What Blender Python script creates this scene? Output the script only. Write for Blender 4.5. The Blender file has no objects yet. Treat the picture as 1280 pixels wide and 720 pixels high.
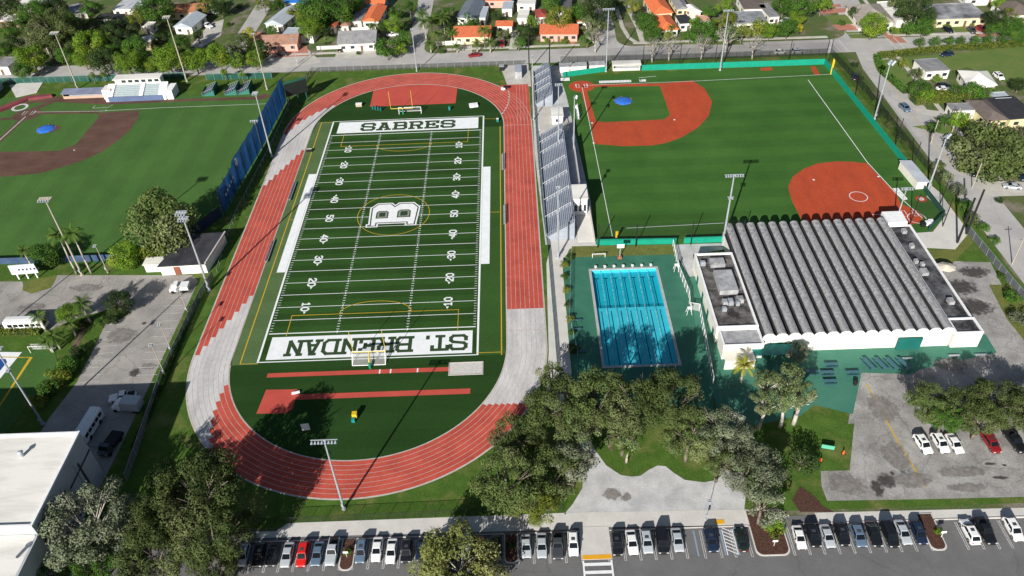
import bpy, math, random
from mathutils import Vector
C = bpy.context.scene.collection
SC = bpy.context.scene
R = math.radians
PI = math.pi

# ------------------------------------------------------------------ camera
CAMPOS = Vector((34.8786, -181.8020, 126.7471))
FPX = 1006.1027
PITCH, ROLL, YAW = 0.7032876, -0.0467003, -0.0156322
_f = Vector((math.sin(YAW)*math.cos(PITCH), math.cos(YAW)*math.cos(PITCH), -math.sin(PITCH)))
_r = Vector((math.cos(YAW), -math.sin(YAW), 0))
_u = _r.cross(_f)
CR = _r*math.cos(ROLL) + _u*math.sin(ROLL)
CU = -_r*math.sin(ROLL) + _u*math.cos(ROLL)
cam_d = bpy.data.cameras.new('camera')
cam = bpy.data.objects.new('camera', cam_d)
C.objects.link(cam)
from mathutils import Matrix
M3 = Matrix((CR, CU, -_f)).transposed()
cam.matrix_world = Matrix.Translation(CAMPOS) @ M3.to_4x4()
cam_d.sensor_width = 36.0
cam_d.lens = FPX/1280*36.0
cam_d.clip_end = 6000
SC.camera = cam
SC.render.resolution_x, SC.render.resolution_y = 1024, 576

# ------------------------------------------------------------------ light
SUN_AZ, SUN_EL = 202.8, 26.0          # compass azimuth (from +y, clockwise) of the sun
w = bpy.data.worlds.new('World'); SC.world = w; w.use_nodes = True
nt = w.node_tree
sky = nt.nodes.new('ShaderNodeTexSky'); sky.sky_type = 'NISHITA'; sky.sun_disc = False
sky.sun_elevation = R(SUN_EL); sky.sun_rotation = R(SUN_AZ)
bg = nt.nodes['Background']; bg.inputs[1].default_value = 0.05
nt.links.new(sky.outputs[0], bg.inputs[0])
sd = bpy.data.lights.new('sun', 'SUN'); sd.energy = 5.0; sd.angle = R(0.5); sd.color = (1.0, 0.965, 0.90)
so = bpy.data.objects.new('sun', sd); C.objects.link(so)
sdir = Vector((math.sin(R(SUN_AZ))*math.cos(R(SUN_EL)), math.cos(R(SUN_AZ))*math.cos(R(SUN_EL)), math.sin(R(SUN_EL))))
so.rotation_euler = sdir.to_track_quat('Z', 'Y').to_euler()
so.location = (0, -300, 300)
SC.view_settings.view_transform = 'Standard'
SC.view_settings.look = 'None'
SC.view_settings.gamma = 1
SC.view_settings.exposure = 0.58

# ------------------------------------------------------------------ helpers
def G(px, py, z=0.0):
    """point of the place at height z seen at photo pixel (1280x720 grid)"""
    d = _f*FPX + CR*(px-640) + CU*(360-py)
    t = (z-CAMPOS.z)/d.z
    return CAMPOS + d*t
def GP(flat, z=0.0):
    return [G(flat[i], flat[i+1], z) for i in range(0, len(flat), 2)]

class MB:
    def __init__(s): s.v = []; s.f = []; s.m = []
    def face(s, pts, m=0):
        n = len(s.v); s.v += [tuple(p) for p in pts]; s.f.append(tuple(range(n, n+len(pts)))); s.m.append(m)
    def grid(s, verts, faces, m=0):
        n = len(s.v); s.v += [tuple(p) for p in verts]
        for f in faces: s.f.append(tuple(i+n for i in f)); s.m.append(m)
    def prism(s, pts, z0, z1, m=0, mtop=None, bottom=True):
        a = sum(pts[i][0]*pts[(i+1) % len(pts)][1]-pts[(i+1) % len(pts)][0]*pts[i][1] for i in range(len(pts)))
        if a < 0: pts = pts[::-1]
        n = len(pts)
        lo = [(p[0], p[1], z0) for p in pts]; hi = [(p[0], p[1], z1) for p in pts]
        fs = [(i, (i+1) % n, n+(i+1) % n, n+i) for i in range(n)]
        s.grid(lo+hi, fs, m)
        b = len(s.v)-2*n
        s.f.append(tuple(range(b+n, b+2*n))); s.m.append(m if mtop is None else mtop)
        if bottom: s.f.append(tuple(range(b+n-1, b-1, -1))); s.m.append(m)
    def box(s, cx, cy, cz, sx, sy, sz, rz=0, m=0):
        c, q = math.cos(rz), math.sin(rz)
        v = []
        for dz in (-.5, .5):
            for dx, dy in ((-.5, -.5), (.5, -.5), (.5, .5), (-.5, .5)):
                x, y = dx*sx, dy*sy
                v.append((cx+x*c-y*q, cy+x*q+y*c, cz+dz*sz))
        s.grid(v, [(3, 2, 1, 0), (4, 5, 6, 7), (0, 1, 5, 4), (1, 2, 6, 5), (2, 3, 7, 6), (3, 0, 4, 7)], m)
    def tube(s, p0, p1, r0, r1=None, n=8, m=0, cap=True):
        r1 = r0 if r1 is None else r1
        p0, p1 = Vector(p0), Vector(p1); d = p1-p0
        if d.length < 1e-6: return
        q = d.to_track_quat('Z', 'Y'); ux = q @ Vector((1, 0, 0)); uy = q @ Vector((0, 1, 0))
        v = []
        for p, r in ((p0, r0), (p1, r1)):
            for i in range(n):
                a = 2*PI*i/n; v.append(p+ux*(r*math.cos(a))+uy*(r*math.sin(a)))
        fs = [(i, (i+1) % n, n+(i+1) % n, n+i) for i in range(n)]
        if cap: fs += [tuple(range(n-1, -1, -1)), tuple(range(n, 2*n))]
        s.grid(v, fs, m)
    def path(s, pts, rs, n=6, m=0):
        for i in range(len(pts)-1): s.tube(pts[i], pts[i+1], rs[i], rs[i+1], n, m, True)
    def strip(s, pts, wd, z, m=0):
        """flat ribbon along 2d points"""
        P = [Vector((p[0], p[1])) for p in pts]; n = len(P); L = []; Rr = []
        for i in range(n):
            a = P[max(i-1, 0)]; b = P[min(i+1, n-1)]
            d = (b-a).normalized(); nr = Vector((-d.y, d.x))
            k = 1.0
            if 0 < i < n-1:
                d1 = (P[i]-P[i-1]).normalized(); k = 1/max(.4, abs(d1.dot(d)))
            L.append(P[i]+nr*wd/2*k); Rr.append(P[i]-nr*wd/2*k)
        for i in range(n-1):
            s.face([(Rr[i].x, Rr[i].y, z), (Rr[i+1].x, Rr[i+1].y, z), (L[i+1].x, L[i+1].y, z), (L[i].x, L[i].y, z)], m)
    def mesh(s, name, smooth=False):
        me = bpy.data.meshes.new(name); me.from_pydata(s.v, [], s.f)
        if any(s.m): me.polygons.foreach_set('material_index', s.m)
        if smooth: me.polygons.foreach_set('use_smooth', [True]*len(s.f))
        me.update(); return me
    def build(s, name, mats, parent=None, smooth=False, loc=None):
        me = s.mesh(name, smooth)
        for mm in (mats if isinstance(mats, (list, tuple)) else [mats]): me.materials.append(mm)
        return link(name, me, parent, loc)
def link(name, me, parent=None, loc=None):
    o = bpy.data.objects.new(name, me); C.objects.link(o)
    if parent: o.parent = parent
    if loc is not None: o.location = loc
    return o
def tag(o, label=None, cat=None, group=None, kind=None):
    if label: o['label'] = label
    if cat: o['category'] = cat
    if group: o['group'] = group
    if kind: o['kind'] = kind
    return o
def thing(name, label, cat, loc=(0, 0, 0), rz=0.0, group=None):
    o = bpy.data.objects.new(name, None); C.objects.link(o); o.empty_display_size = .3
    o.location = (loc[0], loc[1], loc[2] if len(loc) > 2 else 0); o.rotation_euler = (0, 0, rz)
    return tag(o, label, cat, group)
def struct(name, mb, mats, smooth=False):
    return tag(mb.build(name, mats, None, smooth), kind='structure')
def copy_tree(root, loc, rz=0.0, label=None, group=None, scale=None, cat=None):
    r = root.copy(); C.objects.link(r); r.location = loc; r.rotation_euler = (0, 0, rz)
    if scale: r.scale = scale if isinstance(scale, (tuple, list)) else (scale,)*3
    if label: r['label'] = label
    if group: r['group'] = group
    if cat: r['category'] = cat
    for ch in root.children:
        c = ch.copy(); C.objects.link(c); c.parent = r
        for g in ch.children:
            d = g.copy(); C.objects.link(d); d.parent = c
    return r
def kill(root):
    for ch in list(root.children):
        for g in list(ch.children): bpy.data.objects.remove(g)
        bpy.data.objects.remove(ch)
    bpy.data.objects.remove(root)

# ------------------------------------------------------------------ materials
MC = {}
def mat(name, col, col2=None, scale=.3, rough=.85, metal=0.0, detail=6, fine=0.0, bump=0.0, rnd=0.0, spec=.3, lo=.35, hi=.65, stretch=None, col3=None, alpha=None, trans=0.0):
    """procedural material: two colours mixed by world noise, fine grain, optional per-object variation"""
    if name in MC: return MC[name]
    m = bpy.data.materials.new(name); m.use_nodes = True; MC[name] = m
    N = m.node_tree.nodes; Lk = m.node_tree.links
    b = N['Principled BSDF']; b.inputs['Roughness'].default_value = rough; b.inputs['Metallic'].default_value = metal
    b.inputs['Specular IOR Level'].default_value = spec
    tc = N.new('ShaderNodeTexCoord'); co = tc.outputs['Object']
    if stretch:
        mp = N.new('ShaderNodeMapping'); mp.inputs['Scale'].default_value = stretch; Lk.new(co, mp.inputs[0]); co = mp.outputs[0]
    if col2 is None: col2 = tuple(c*.82 for c in col)
    n1 = N.new('ShaderNodeTexNoise'); n1.inputs['Scale'].default_value = scale; n1.inputs['Detail'].default_value = detail; n1.inputs['Roughness'].default_value = .62
    Lk.new(co, n1.inputs['Vector'])
    rp = N.new('ShaderNodeValToRGB'); e = rp.color_ramp.elements
    e[0].position = lo; e[0].color = (*col, 1); e[1].position = hi; e[1].color = (*col2, 1)
    if col3: q = e.new((lo+hi)/2); q.color = (*col3, 1)
    Lk.new(n1.outputs[0], rp.inputs[0]); out = rp.outputs[0]
    if fine:
        n2 = N.new('ShaderNodeTexNoise'); n2.inputs['Scale'].default_value = 3.1; n2.inputs['Detail'].default_value = 5
        Lk.new(co, n2.inputs['Vector'])
        mr = N.new('ShaderNodeMapRange'); mr.inputs[1].default_value = .3; mr.inputs[2].default_value = .7; mr.inputs[3].default_value = 1-fine; mr.inputs[4].default_value = 1+fine
        Lk.new(n2.outputs[0], mr.inputs[0])
        mx = N.new('ShaderNodeVectorMath'); mx.operation = 'SCALE'; Lk.new(out, mx.inputs[0]); Lk.new(mr.outputs[0], mx.inputs['Scale']); out = mx.outputs[0]
    if rnd:
        oi = N.new('ShaderNodeObjectInfo'); mr = N.new('ShaderNodeMapRange'); mr.inputs[3].default_value = 1-rnd; mr.inputs[4].default_value = 1+rnd
        Lk.new(oi.outputs['Random'], mr.inputs[0])
        mx = N.new('ShaderNodeVectorMath'); mx.operation = 'SCALE'; Lk.new(out, mx.inputs[0]); Lk.new(mr.outputs[0], mx.inputs['Scale']); out = mx.outputs[0]
    Lk.new(out, b.inputs['Base Color'])
    if bump:
        bp = N.new('ShaderNodeBump'); bp.inputs['Strength'].default_value = bump; bp.inputs['Distance'].default_value = .05
        Lk.new(n1.outputs[0], bp.inputs['Height']); Lk.new(bp.outputs[0], b.inputs['Normal'])
    if trans:
        tr = N.new('ShaderNodeBsdfTranslucent'); Lk.new(out, tr.inputs[0])
        ms = N.new('ShaderNodeMixShader'); ms.inputs[0].default_value = trans
        Lk.new(b.outputs[0], ms.inputs[1]); Lk.new(tr.outputs[0], ms.inputs[2]); Lk.new(ms.outputs[0], N['Material Output'].inputs[0])
    if alpha is not None:
        tp = N.new('ShaderNodeBsdfTransparent'); ms = N.new('ShaderNodeMixShader'); ms.inputs[0].default_value = alpha
        Lk.new(tp.outputs[0], ms.inputs[1]); Lk.new(b.outputs[0], ms.inputs[2]); Lk.new(ms.outputs[0], N['Material Output'].inputs[0])
    return m
def turf(name, ca, cb, period, axis, noise=.25, cn=None):
    """artificial turf: broad rolls laid side by side with faint nap stripes and mottling"""
    m = mat(name, ca, cn or tuple(c*(1-noise) for c in ca), scale=.05, fine=.20, rough=.95, spec=.08, detail=11, lo=.32, hi=.68)
    N = m.node_tree.nodes; Lk = m.node_tree.links; b = N['Principled BSDF']
    src = b.inputs['Base Color'].links[0].from_socket
    tc = N.new('ShaderNodeTexCoord'); sp = N.new('ShaderNodeSeparateXYZ'); Lk.new(tc.outputs['Object'], sp.inputs[0])
    dv = N.new('ShaderNodeMath'); dv.operation = 'DIVIDE'; dv.inputs[1].default_value = period; Lk.new(sp.outputs[axis], dv.inputs[0])
    pp = N.new('ShaderNodeMath'); pp.operation = 'PINGPONG'; pp.inputs[1].default_value = 1; Lk.new(dv.outputs[0], pp.inputs[0])
    mr = N.new('ShaderNodeMapRange'); mr.inputs[1].default_value = .45; mr.inputs[2].default_value = .55; mr.inputs[3].default_value = 1; mr.inputs[4].default_value = cb
    Lk.new(pp.outputs[0], mr.inputs[0])
    mx = N.new('ShaderNodeVectorMath'); mx.operation = 'SCALE'; Lk.new(src, mx.inputs[0]); Lk.new(mr.outputs[0], mx.inputs['Scale'])
    Lk.new(mx.outputs[0], b.inputs['Base Color'])
    return m
def crack(m, sc=.13, dark=.72, wdt=.018):
    N = m.node_tree.nodes; Lk = m.node_tree.links; b = N['Principled BSDF']; src = b.inputs['Base Color'].links[0].from_socket
    tc = N.new('ShaderNodeTexCoord'); nz = N.new('ShaderNodeTexNoise'); nz.inputs['Scale'].default_value = .5; nz.inputs['Detail'].default_value = 4; Lk.new(tc.outputs['Object'], nz.inputs['Vector'])
    ad = N.new('ShaderNodeVectorMath'); ad.operation = 'MULTIPLY_ADD'; ad.inputs[1].default_value = (2.4, 2.4, 0); Lk.new(nz.outputs['Color'], ad.inputs[0]); Lk.new(tc.outputs['Object'], ad.inputs[2])
    vo = N.new('ShaderNodeTexVoronoi'); vo.feature = 'DISTANCE_TO_EDGE'; vo.inputs['Scale'].default_value = sc; Lk.new(ad.outputs[0], vo.inputs['Vector'])
    mr = N.new('ShaderNodeMapRange'); mr.inputs[1].default_value = 0; mr.inputs[2].default_value = wdt; mr.inputs[3].default_value = dark; mr.inputs[4].default_value = 1; Lk.new(vo.outputs['Distance'], mr.inputs[0])
    mx = N.new('ShaderNodeVectorMath'); mx.operation = 'SCALE'; Lk.new(src, mx.inputs[0]); Lk.new(mr.outputs[0], mx.inputs['Scale']); Lk.new(mx.outputs[0], b.inputs['Base Color'])
def flat(name, px, z, m, kind='structure'):
    mb = MB(); mb.face([(p.x, p.y, z) for p in ccw(GP(px))]); return tag(mb.build(name, m), kind=kind)
def ccw(P):
    a = sum(P[i][0]*P[(i+1) % len(P)][1]-P[(i+1) % len(P)][0]*P[i][1] for i in range(len(P)))
    return P if a > 0 else P[::-1]

white = mat('white_paint', (.80, .80, .80), (.70, .70, .71), scale=.8, rough=.6)
line_white = mat('line_paint', (.78, .79, .80), (.70, .72, .72), scale=.6, rough=.8)
track_line = mat('track_line_paint', (.56, .44, .41), (.38, .27, .25), scale=1.0, rough=.8)
worn_white = mat('worn_line_paint', (.62, .62, .60), (.34, .34, .34), scale=2.0, rough=.85)
field_green = turf('football_turf', (.032, .084, .017), .80, 4.572, 'Y', .30)
end_green = turf('end_turf', (.022, .060, .013), .90, 4.572, 'Y', .22)
side_green = turf('sideline_turf', (.040, .098, .022), .95, 4.572, 'Y', .2)
sheen_green = turf('left_sideline_turf', (.092, .150, .058), .93, 4.572, 'Y', .15)  # paler than the right sideline: turf sheen put into the colour
ball_green = turf('softball_turf', (.060, .142, .030), .90, 4.4, 'Y', .3, (.036, .102, .019))  # broad paler patches paint a sheen into the turf colour
ball_green2 = turf('baseball_turf', (.070, .148, .036), .94, 4.4, 'X', .2, (.048, .112, .027))
grass = mat('grass', (.078, .142, .024), (.125, .145, .040), scale=.16, fine=.25, rough=.95, spec=.1, col3=(.052, .105, .016), bump=.3)
dry_grass = mat('dry_grass', (.15, .16, .045), (.10, .12, .03), scale=.25, fine=.25, rough=.95, spec=.1)
yard_ground = mat('yard_ground', (.075, .115, .035), (.19, .17, .13), scale=.11, fine=.35, rough=.95, lo=.42, hi=.62, spec=.1, col3=(.10, .115, .045))
asphalt_road = mat('asphalt_road', (.43, .41, .395), (.34, .33, .32), scale=.12, fine=.06, rough=.9, stretch=(1, 1, 1))
asphalt_lot = mat('asphalt_lot', (.35, .325, .30), (.24, .225, .21), scale=.16, fine=.12, rough=.9)
asphalt_drive = mat('asphalt_drive', (.150, .148, .150), (.125, .122, .122), scale=.2, fine=.08, rough=.85)
asphalt_old = mat('asphalt_worn', (.36, .345, .33), (.20, .19, .18), scale=.2, fine=.2, rough=.9)
concrete = mat('concrete', (.50, .475, .43), (.40, .38, .345), scale=.25, fine=.08, rough=.85)
concrete_new = mat('concrete_pale', (.58, .56, .52), (.50, .48, .45), scale=.3, fine=.05, rough=.85)
concrete_grey = mat('concrete_grey', (.54, .535, .53), (.38, .38, .38), scale=.25, fine=.1, rough=.85)
mulch = mat('mulch', (.095, .045, .030), (.045, .022, .016), scale=3, fine=.3, rough=1)
soil = mat('soil', (.17, .12, .08), (.10, .075, .05), scale=.5, fine=.2, rough=1)
red_clay = mat('red_clay', (.42, .062, .020), (.34, .050, .018), scale=.35, fine=.12, stretch=(1, .35, 1), rough=.95)
brown_clay = mat('brown_clay', (.120, .064, .046), (.080, .040, .029), scale=.22, fine=.16, stretch=(.6, 1, 1), rough=.95)
track_red = mat('track_red', (.50, .086, .056), (.37, .058, .038), scale=.22, fine=.09, rough=.85)
pit_red = mat('apron_red', (.48, .075, .052), (.42, .062, .045), scale=.2, fine=.05, rough=.85)
track_grey = mat('track_grey', (.56, .545, .53), (.42, .41, .40), scale=.3, fine=.10, stretch=(1, .3, 1), rough=.85)
deck_green = mat('deck_green', (.045, .170, .110), (.028, .125, .082), scale=.16, fine=.08, rough=.8)
court_green = mat('court_green', (.060, .200, .135), (.040, .155, .110), scale=.13, fine=.1, rough=.8)
teal = mat('teal_pad', (.006, .270, .175), (.004, .225, .150), scale=.6, rough=.6)
steel = mat('galvanised_steel', (.44, .47, .51), (.34, .37, .41), scale=1, rough=.45, metal=.35)
aluminium = mat('aluminium_bench', (.38, .41, .46), (.30, .33, .38), scale=.7, rough=.45, metal=.2)
dark_metal = mat('black_metal', (.012, .013, .014), (.02, .02, .02), scale=1, rough=.5)
conc_pole = mat('concrete_pole', (.38, .345, .28), (.30, .27, .22), scale=1.5, rough=.8)
net_mat = mat('chain_link_mesh', (.10, .11, .12), (.08, .09, .10), rough=.7, alpha=.26)
net_dark = mat('dark_netting', (.006, .007, .008), (.01, .01, .01), rough=.8, alpha=.16)
screen_dark = mat('dark_windscreen', (.008, .012, .014), (.015, .02, .02), rough=.9, alpha=.85)
screen_green = mat('green_windscreen', (.02, .10, .075), (.015, .08, .06), rough=.9, alpha=.75)
screen_blue = mat('blue_windscreen', (.010, .060, .165), (.007, .040, .11), scale=.35, rough=.7)
glass_dark = mat('window_glass', (.03, .04, .05), (.02, .03, .04), rough=.12, spec=.6)
for q_ in (asphalt_lot, asphalt_old): crack(q_)
crack(asphalt_drive, .07, .82, .010); crack(asphalt_road, .07, .85, .012); crack(concrete_grey, .22, .86, .016)
yellow_paint = mat('yellow_line_paint', (.55, .36, .02), (.45, .30, .03), scale=2, rough=.8)
# ================================================================== THE SETTING
mb = MB(); S_ = 3000

PX0, PX1, PY0, PY1 = 52.3, 68.3, -59.8, -26.8      # the swimming pool's hole
def holed(mb, x0, y0, x1, y1, z, m=0):
    for a, b, c, d in ((x0, y0, x1, PY0), (x0, PY1, x1, y1), (x0, PY0, PX0, PY1), (PX1, PY0, x1, PY1)):
        mb.face([(a, b, z), (c, b, z), (c, d, z), (a, d, z)], m)
holed(mb, -S_, -S_, S_, S_, 0); struct('ground', mb, yard_ground)
# campus lawn
Z1, Z2, Z3, Z4, Z5 = .02, .04, .06, .08, .10
mb = MB(); holed(mb, -170, -97.5, 153, 93, .01); struct('lawn', mb, grass)
# --- streets
def road(name, pts, wd, m=asphalt_road, z=Z1):
    mb = MB(); mb.strip(pts, wd, z); return struct(name, mb, m)
road('street_north', [(-400, 103.5), (-160, 102), (-96, 100), (-28, 99.5), (100, 98), (165, 97.3), (400, 92)], 11.5)
road('street_east', [(176, 215), (170, 140), (164, 97), (161, 78), (159.6, 15), (159, -27), (158, -120)], 10.4, z=Z1+.006)
road('side_street', [(-2, 97), (-1.2, 160), (0, 300)], 6.6, z=Z1+.006)
road('side_street', [(70, 97), (71, 130), (72, 300)], 7.5, z=Z1+.006)
road('side_street', [(-72, 97), (-72, 104), (-71, 150), (-70, 300)], 7.0, z=Z1+.006)
# flared corners
for cx, hw in ((-2, 3.3), (70.5, 3.7), (-72, 3.5), (165, 5.2)):
    for s in (-1, 1):
        mb = MB(); P = [(cx+s*(hw-.3), 101, 0), (cx+s*(hw+7), 104.0, 0)]
        pts = [(cx+s*(hw-.3), 103.0)]
        for k in range(9):
            a = k/8*PI/2
            pts.append((cx+s*(hw+7-7*math.sin(a)), 103.6+7-7*math.cos(a)))
        mb.face([(x, y, Z1+.012) for x, y in ccw(pts)]); struct('street_corner', mb, asphalt_road)
# sidewalks beside the streets with small kerbs
def walk(pts, wd, z0=0, z1=.12, m=concrete, name='sidewalk'):
    mb = MB()
    for i in range(len(pts)-1):
        a, b = Vector(pts[i]), Vector(pts[i+1]); d = (b-a).normalized(); n = Vector((-d.y, d.x))*wd/2
        mb.prism([a-n, b-n, b+n, a+n], z0, z1)
    return struct(name, mb, m)
walk([(10, 107.8), (60, 107.2)], 1.5); walk([(80, 106.9), (152, 105.5)], 1.5); walk([(176, 104.5), (300, 101.5)], 1.5)
walk([(-66, 109), (-12, 108.8)], 1.5)
walk([(81, 107.7), (79, 112), (77.8, 122), (77.4, 180)], 1.5)
walk([(175, 105), (176.5, 120), (180, 180)], 1.4)
walk([(171, 90), (169, 30), (169, 5)], 1.4)
# road markings
mb = MB(); z = Z1+.03
mb.strip([(164.2, 92), (161.2, 78), (159.7, 40), (159.4, 15)], .14, z, 1)
mb.strip([(167, 112), (172.5, 170)], .14, z, 1)
for y in (89.5, 107.2):
    mb.strip([(159.5, y), (169.5, y-.4)], .35, z)
    mb.strip([(159.8, y-2.6 if y < 100 else y+2.6), (169.9, (y-2.6 if y < 100 else y+2.6)-.4)], .35, z)
for x in (155.5, 173):
    mb.strip([(x, 92.2), (x-.3, 102.9)], .35, z); s = -1 if x < 160 else 1
    mb.strip([(x+s*2.8, 92.2), (x+s*2.8-.3, 102.9)], .35, z)
mb.strip([(150.3, 92.3), (150, 97.4)], .6, z); mb.strip([(179, 97.8), (178.8, 102.4)], .6, z)
mb.strip([(159.7, 85), (163, 85)], .6, z); mb.strip([(165, 112), (168.5, 112)], .6, z)
struct('street_markings', mb, [worn_white, yellow_paint])
# --- left car park, front drive, right car park, plaza
flat('car_park_left', [-60,352, 28,352, 30,363, 62,360, 72,344, 240,344, 248,352, 150,560, 120,620, 60,720, -60,760, -60,560, 40,556, 62,522, 96,478, 118,434, 132,405, 100,396, 60,414, -60,414], Z1, asphalt_lot)
mb = MB(); mb.face([(-60, -125, Z1+.01), (175, -125, Z1+.01), (175, -98.6, Z1+.01), (-60, -98.6, Z1+.01)]); struct('front_drive', mb, asphalt_drive)
flat('car_park_right', [1081,462, 1150,455, 1262,445, 1400,452, 1400,618, 1160,624, 1034,626, 1027,608, 1026,589, 1062,588, 1068,528], Z1, asphalt_old)
flat('service_road', [1172,326, 1238,328, 1262,376, 1300,450, 1330,600, 1240,560, 1225,440, 1180,350], Z1+.005, asphalt_old)
flat('car_park_right_apron', [1224,400, 1400,470, 1400,500, 1060,530, 1070,470], Z1+.01, asphalt_old)
flat('service_verge', [1236,356, 1262,356, 1330,420, 1330,480, 1282,428, 1258,398], Z1+.02, dry_grass)
# concrete plaza (with wavy lawn edge)
flat('plaza', [736,540, 742,560, 758,582, 776,594, 790,596, 800,595, 812,587, 822,582, 832,583, 842,591, 856,600, 880,603, 896,600, 908,588, 935,592, 930,640, 941,643, 705,643, 716,630, 728,610, 730,575, 722,545], Z2, concrete_grey)
flat('plaza_walk', [708,641, 975,636, 975,656, 760,659, 700,661], Z3, concrete_new)
flat('sidewalk', [360,654, 712,641, 716,662, 600,665, 345,672, 300,673, 300,665, 345,664], Z2, concrete_new)
flat('sidewalk', [1018,641, 1400,632, 1400,645, 1022,654], Z2, concrete_new)
flat('soil_bed', [760,543, 760,560, 766,566, 766,548], Z3, soil)
# court, pool deck

D_ = [(p.x, p.y) for p in GP([704,322, 846,318, 862,330, 885,440, 893,520, 722,520, 712,430])]
mb = MB()   # deck as a ring round the pool: split along four diagonals
H_ = [(PX0, PY1), (PX1, PY1), (PX1, PY0), (PX0, PY0)]
mb.face([(x, y, Z2) for x, y in ccw([D_[0], D_[1], D_[2], H_[1], H_[0]])])
mb.face([(x, y, Z2) for x, y in ccw([D_[2], D_[3], D_[4], H_[2], H_[1]])])
mb.face([(x, y, Z2) for x, y in ccw([D_[4], D_[5], H_[3], H_[2]])])
mb.face([(x, y, Z2) for x, y in ccw([D_[5], D_[6], D_[0], H_[0], H_[3]])])
struct('pool_deck', mb, deck_green)
flat('green_court', [862,345, 880,345, 900,436, 960,440, 1232,418, 1246,441, 1230,444, 1150,462, 1140,468, 1077,466, 1066,518, 1018,506, 1000,520, 905,540, 893,500, 872,430], Z2+.004, court_green)
flat('service_yard', [838,306, 905,304, 905,312, 866,318, 870,345, 862,346], Z2+.008, concrete_grey)
flat('verge', [715,308, 842,306, 844,318, 712,322], Z3, dry_grass)
flat('corner_lot', [1128,300, 1160,312, 1188,312, 1205,293, 1178,262, 1190,250, 1185,240, 1208,285, 1222,298, 1190,330, 1150,330], Z1+.012, dry_grass)
flat('corner_plaza', [1134,304, 1155,310, 1194,312, 1212,290, 1196,270, 1174,240, 1164,232, 1158,246, 1183,268, 1166,290, 1134,292], Z2+.02, concrete_new)
# stadium walk between track and stands
flat('stadium_walk', [690,300, 746,302, 748,309, 712,311, 703,330, 712,440, 716,480, 700,520, 680,520, 686,440, 683,330], Z2, concrete_new)
flat('stadium_concourse', [664,82, 700,82, 712,120, 732,185, 746,250, 748,306, 682,306, 668,190], Z1+.01, concrete_grey)
flat('chute_apron', [624,80, 662,80, 664,108, 640,108, 634,106], Z1+.014, concrete)
# oval beds & stains
random.seed(4)
def soft(m):
    N = m.node_tree.nodes; Lk = m.node_tree.links; b = N['Principled BSDF']
    tc = N.new('ShaderNodeTexCoord'); nz = N.new('ShaderNodeTexNoise'); nz.inputs['Scale'].default_value = 1.1; nz.inputs['Detail'].default_value = 7; Lk.new(tc.outputs['Object'], nz.inputs['Vector'])
    ln = N.new('ShaderNodeVectorMath'); ln.operation = 'LENGTH'; Lk.new(tc.outputs['Generated'], ln.inputs[0])
    sb = N.new('ShaderNodeVectorMath'); sb.operation = 'SUBTRACT'; sb.inputs[1].default_value = (.5, .5, 0); Lk.new(tc.outputs['Generated'], sb.inputs[0])
    ml = N.new('ShaderNodeVectorMath'); ml.operation = 'MULTIPLY'; ml.inputs[1].default_value = (2, 2, 0); Lk.new(sb.outputs[0], ml.inputs[0]); Lk.new(ml.outputs[0], ln.inputs[0])
    ad = N.new('ShaderNodeMath'); ad.operation = 'MULTIPLY_ADD'; ad.inputs[1].default_value = 1.5; Lk.new(nz.outputs[0], ad.inputs[0]); Lk.new(ln.outputs['Value'], ad.inputs[2])
    mr = N.new('ShaderNodeMapRange'); mr.inputs[1].default_value = 1.15; mr.inputs[2].default_value = 1.65; mr.inputs[3].default_value = .9; mr.inputs[4].default_value = 0; Lk.new(ad.outputs[0], mr.inputs[0])
    tp = N.new('ShaderNodeBsdfTransparent'); ms = N.new('ShaderNodeMixShader'); Lk.new(mr.outputs[0], ms.inputs[0]); Lk.new(tp.outputs[0], ms.inputs[1]); Lk.new(b.outputs[0], ms.inputs[2]); Lk.new(ms.outputs[0], N['Material Output'].inputs[0])
def blot(px, py, rx, ry, z, m, name='stain'):
    rx *= 1.35; ry *= 1.35
    c = G(px, py); mb = MB(); n = 26; ph = [random.uniform(0, 6.28) for _ in range(4)]
    mb.face([(c.x+rx*math.cos(a)*(1+.16*math.sin(3*a+ph[0])+.10*math.sin(7*a+ph[1])), c.y+ry*math.sin(a)*(1+.16*math.sin(2*a+ph[2])+.10*math.sin(5*a+ph[3])), z) for a in [2*PI*k/n for k in range(n)]])
    return struct(name, mb, m)
oil = mat('oil_stain', (.045, .04, .038), (.08, .075, .07), scale=1.2, rough=.9)
damp = mat('damp_stain', (.17, .15, .135), (.27, .25, .24), scale=.8, rough=.9)
soft(oil); soft(damp)
for (a_, b_, c_, d_) in ((1100, 510, 2.5, 3.5), (1140, 600, 3, 1.5), (1060, 605, 3, 2), (1200, 590, 4, 1.2), (1190, 455, 3, 1.5), (150, 420, 3, 2), (110, 360, 3.5, 1.2), (40, 385, 3, 1.5), (1120, 570, 2, 3), (1210, 610, 3, .8)): blot(a_, b_, c_, d_, Z3+.03, damp)
blot(1108, 600, 1.5, 1.3, Z1+.03, oil); blot(1096, 611, .9, 1.6, Z1+.034, oil); blot(1115, 592, .35, .5, Z1+.03, oil)
blot(1237, 580, 1.0, .3, Z1+.03, oil); blot(1250, 597, 1.2, .3, Z1+.03, oil); blot(1213, 611, .5, .3, Z1+.03, oil); blot(1256, 582, .4, .3, Z1+.03, oil)
blot(768, 618, 1.5, 1.3, Z3+.01, damp); blot(783, 621, .8, .8, Z3+.015, damp)
blot(1202, 360, 3.2, 2.2, Z1+.03, oil); blot(1218, 340, 3.0, 1.8, Z1+.03, oil); blot(1218, 384, 3.4, 2.4, Z1+.03, oil)
blot(185, 458, 1.4, 1.0, Z1+.03, damp); blot(168, 466, 1.2, 1.2, Z1+.03, oil); blot(180, 404, .5, .4, Z1+.03, oil)
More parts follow.
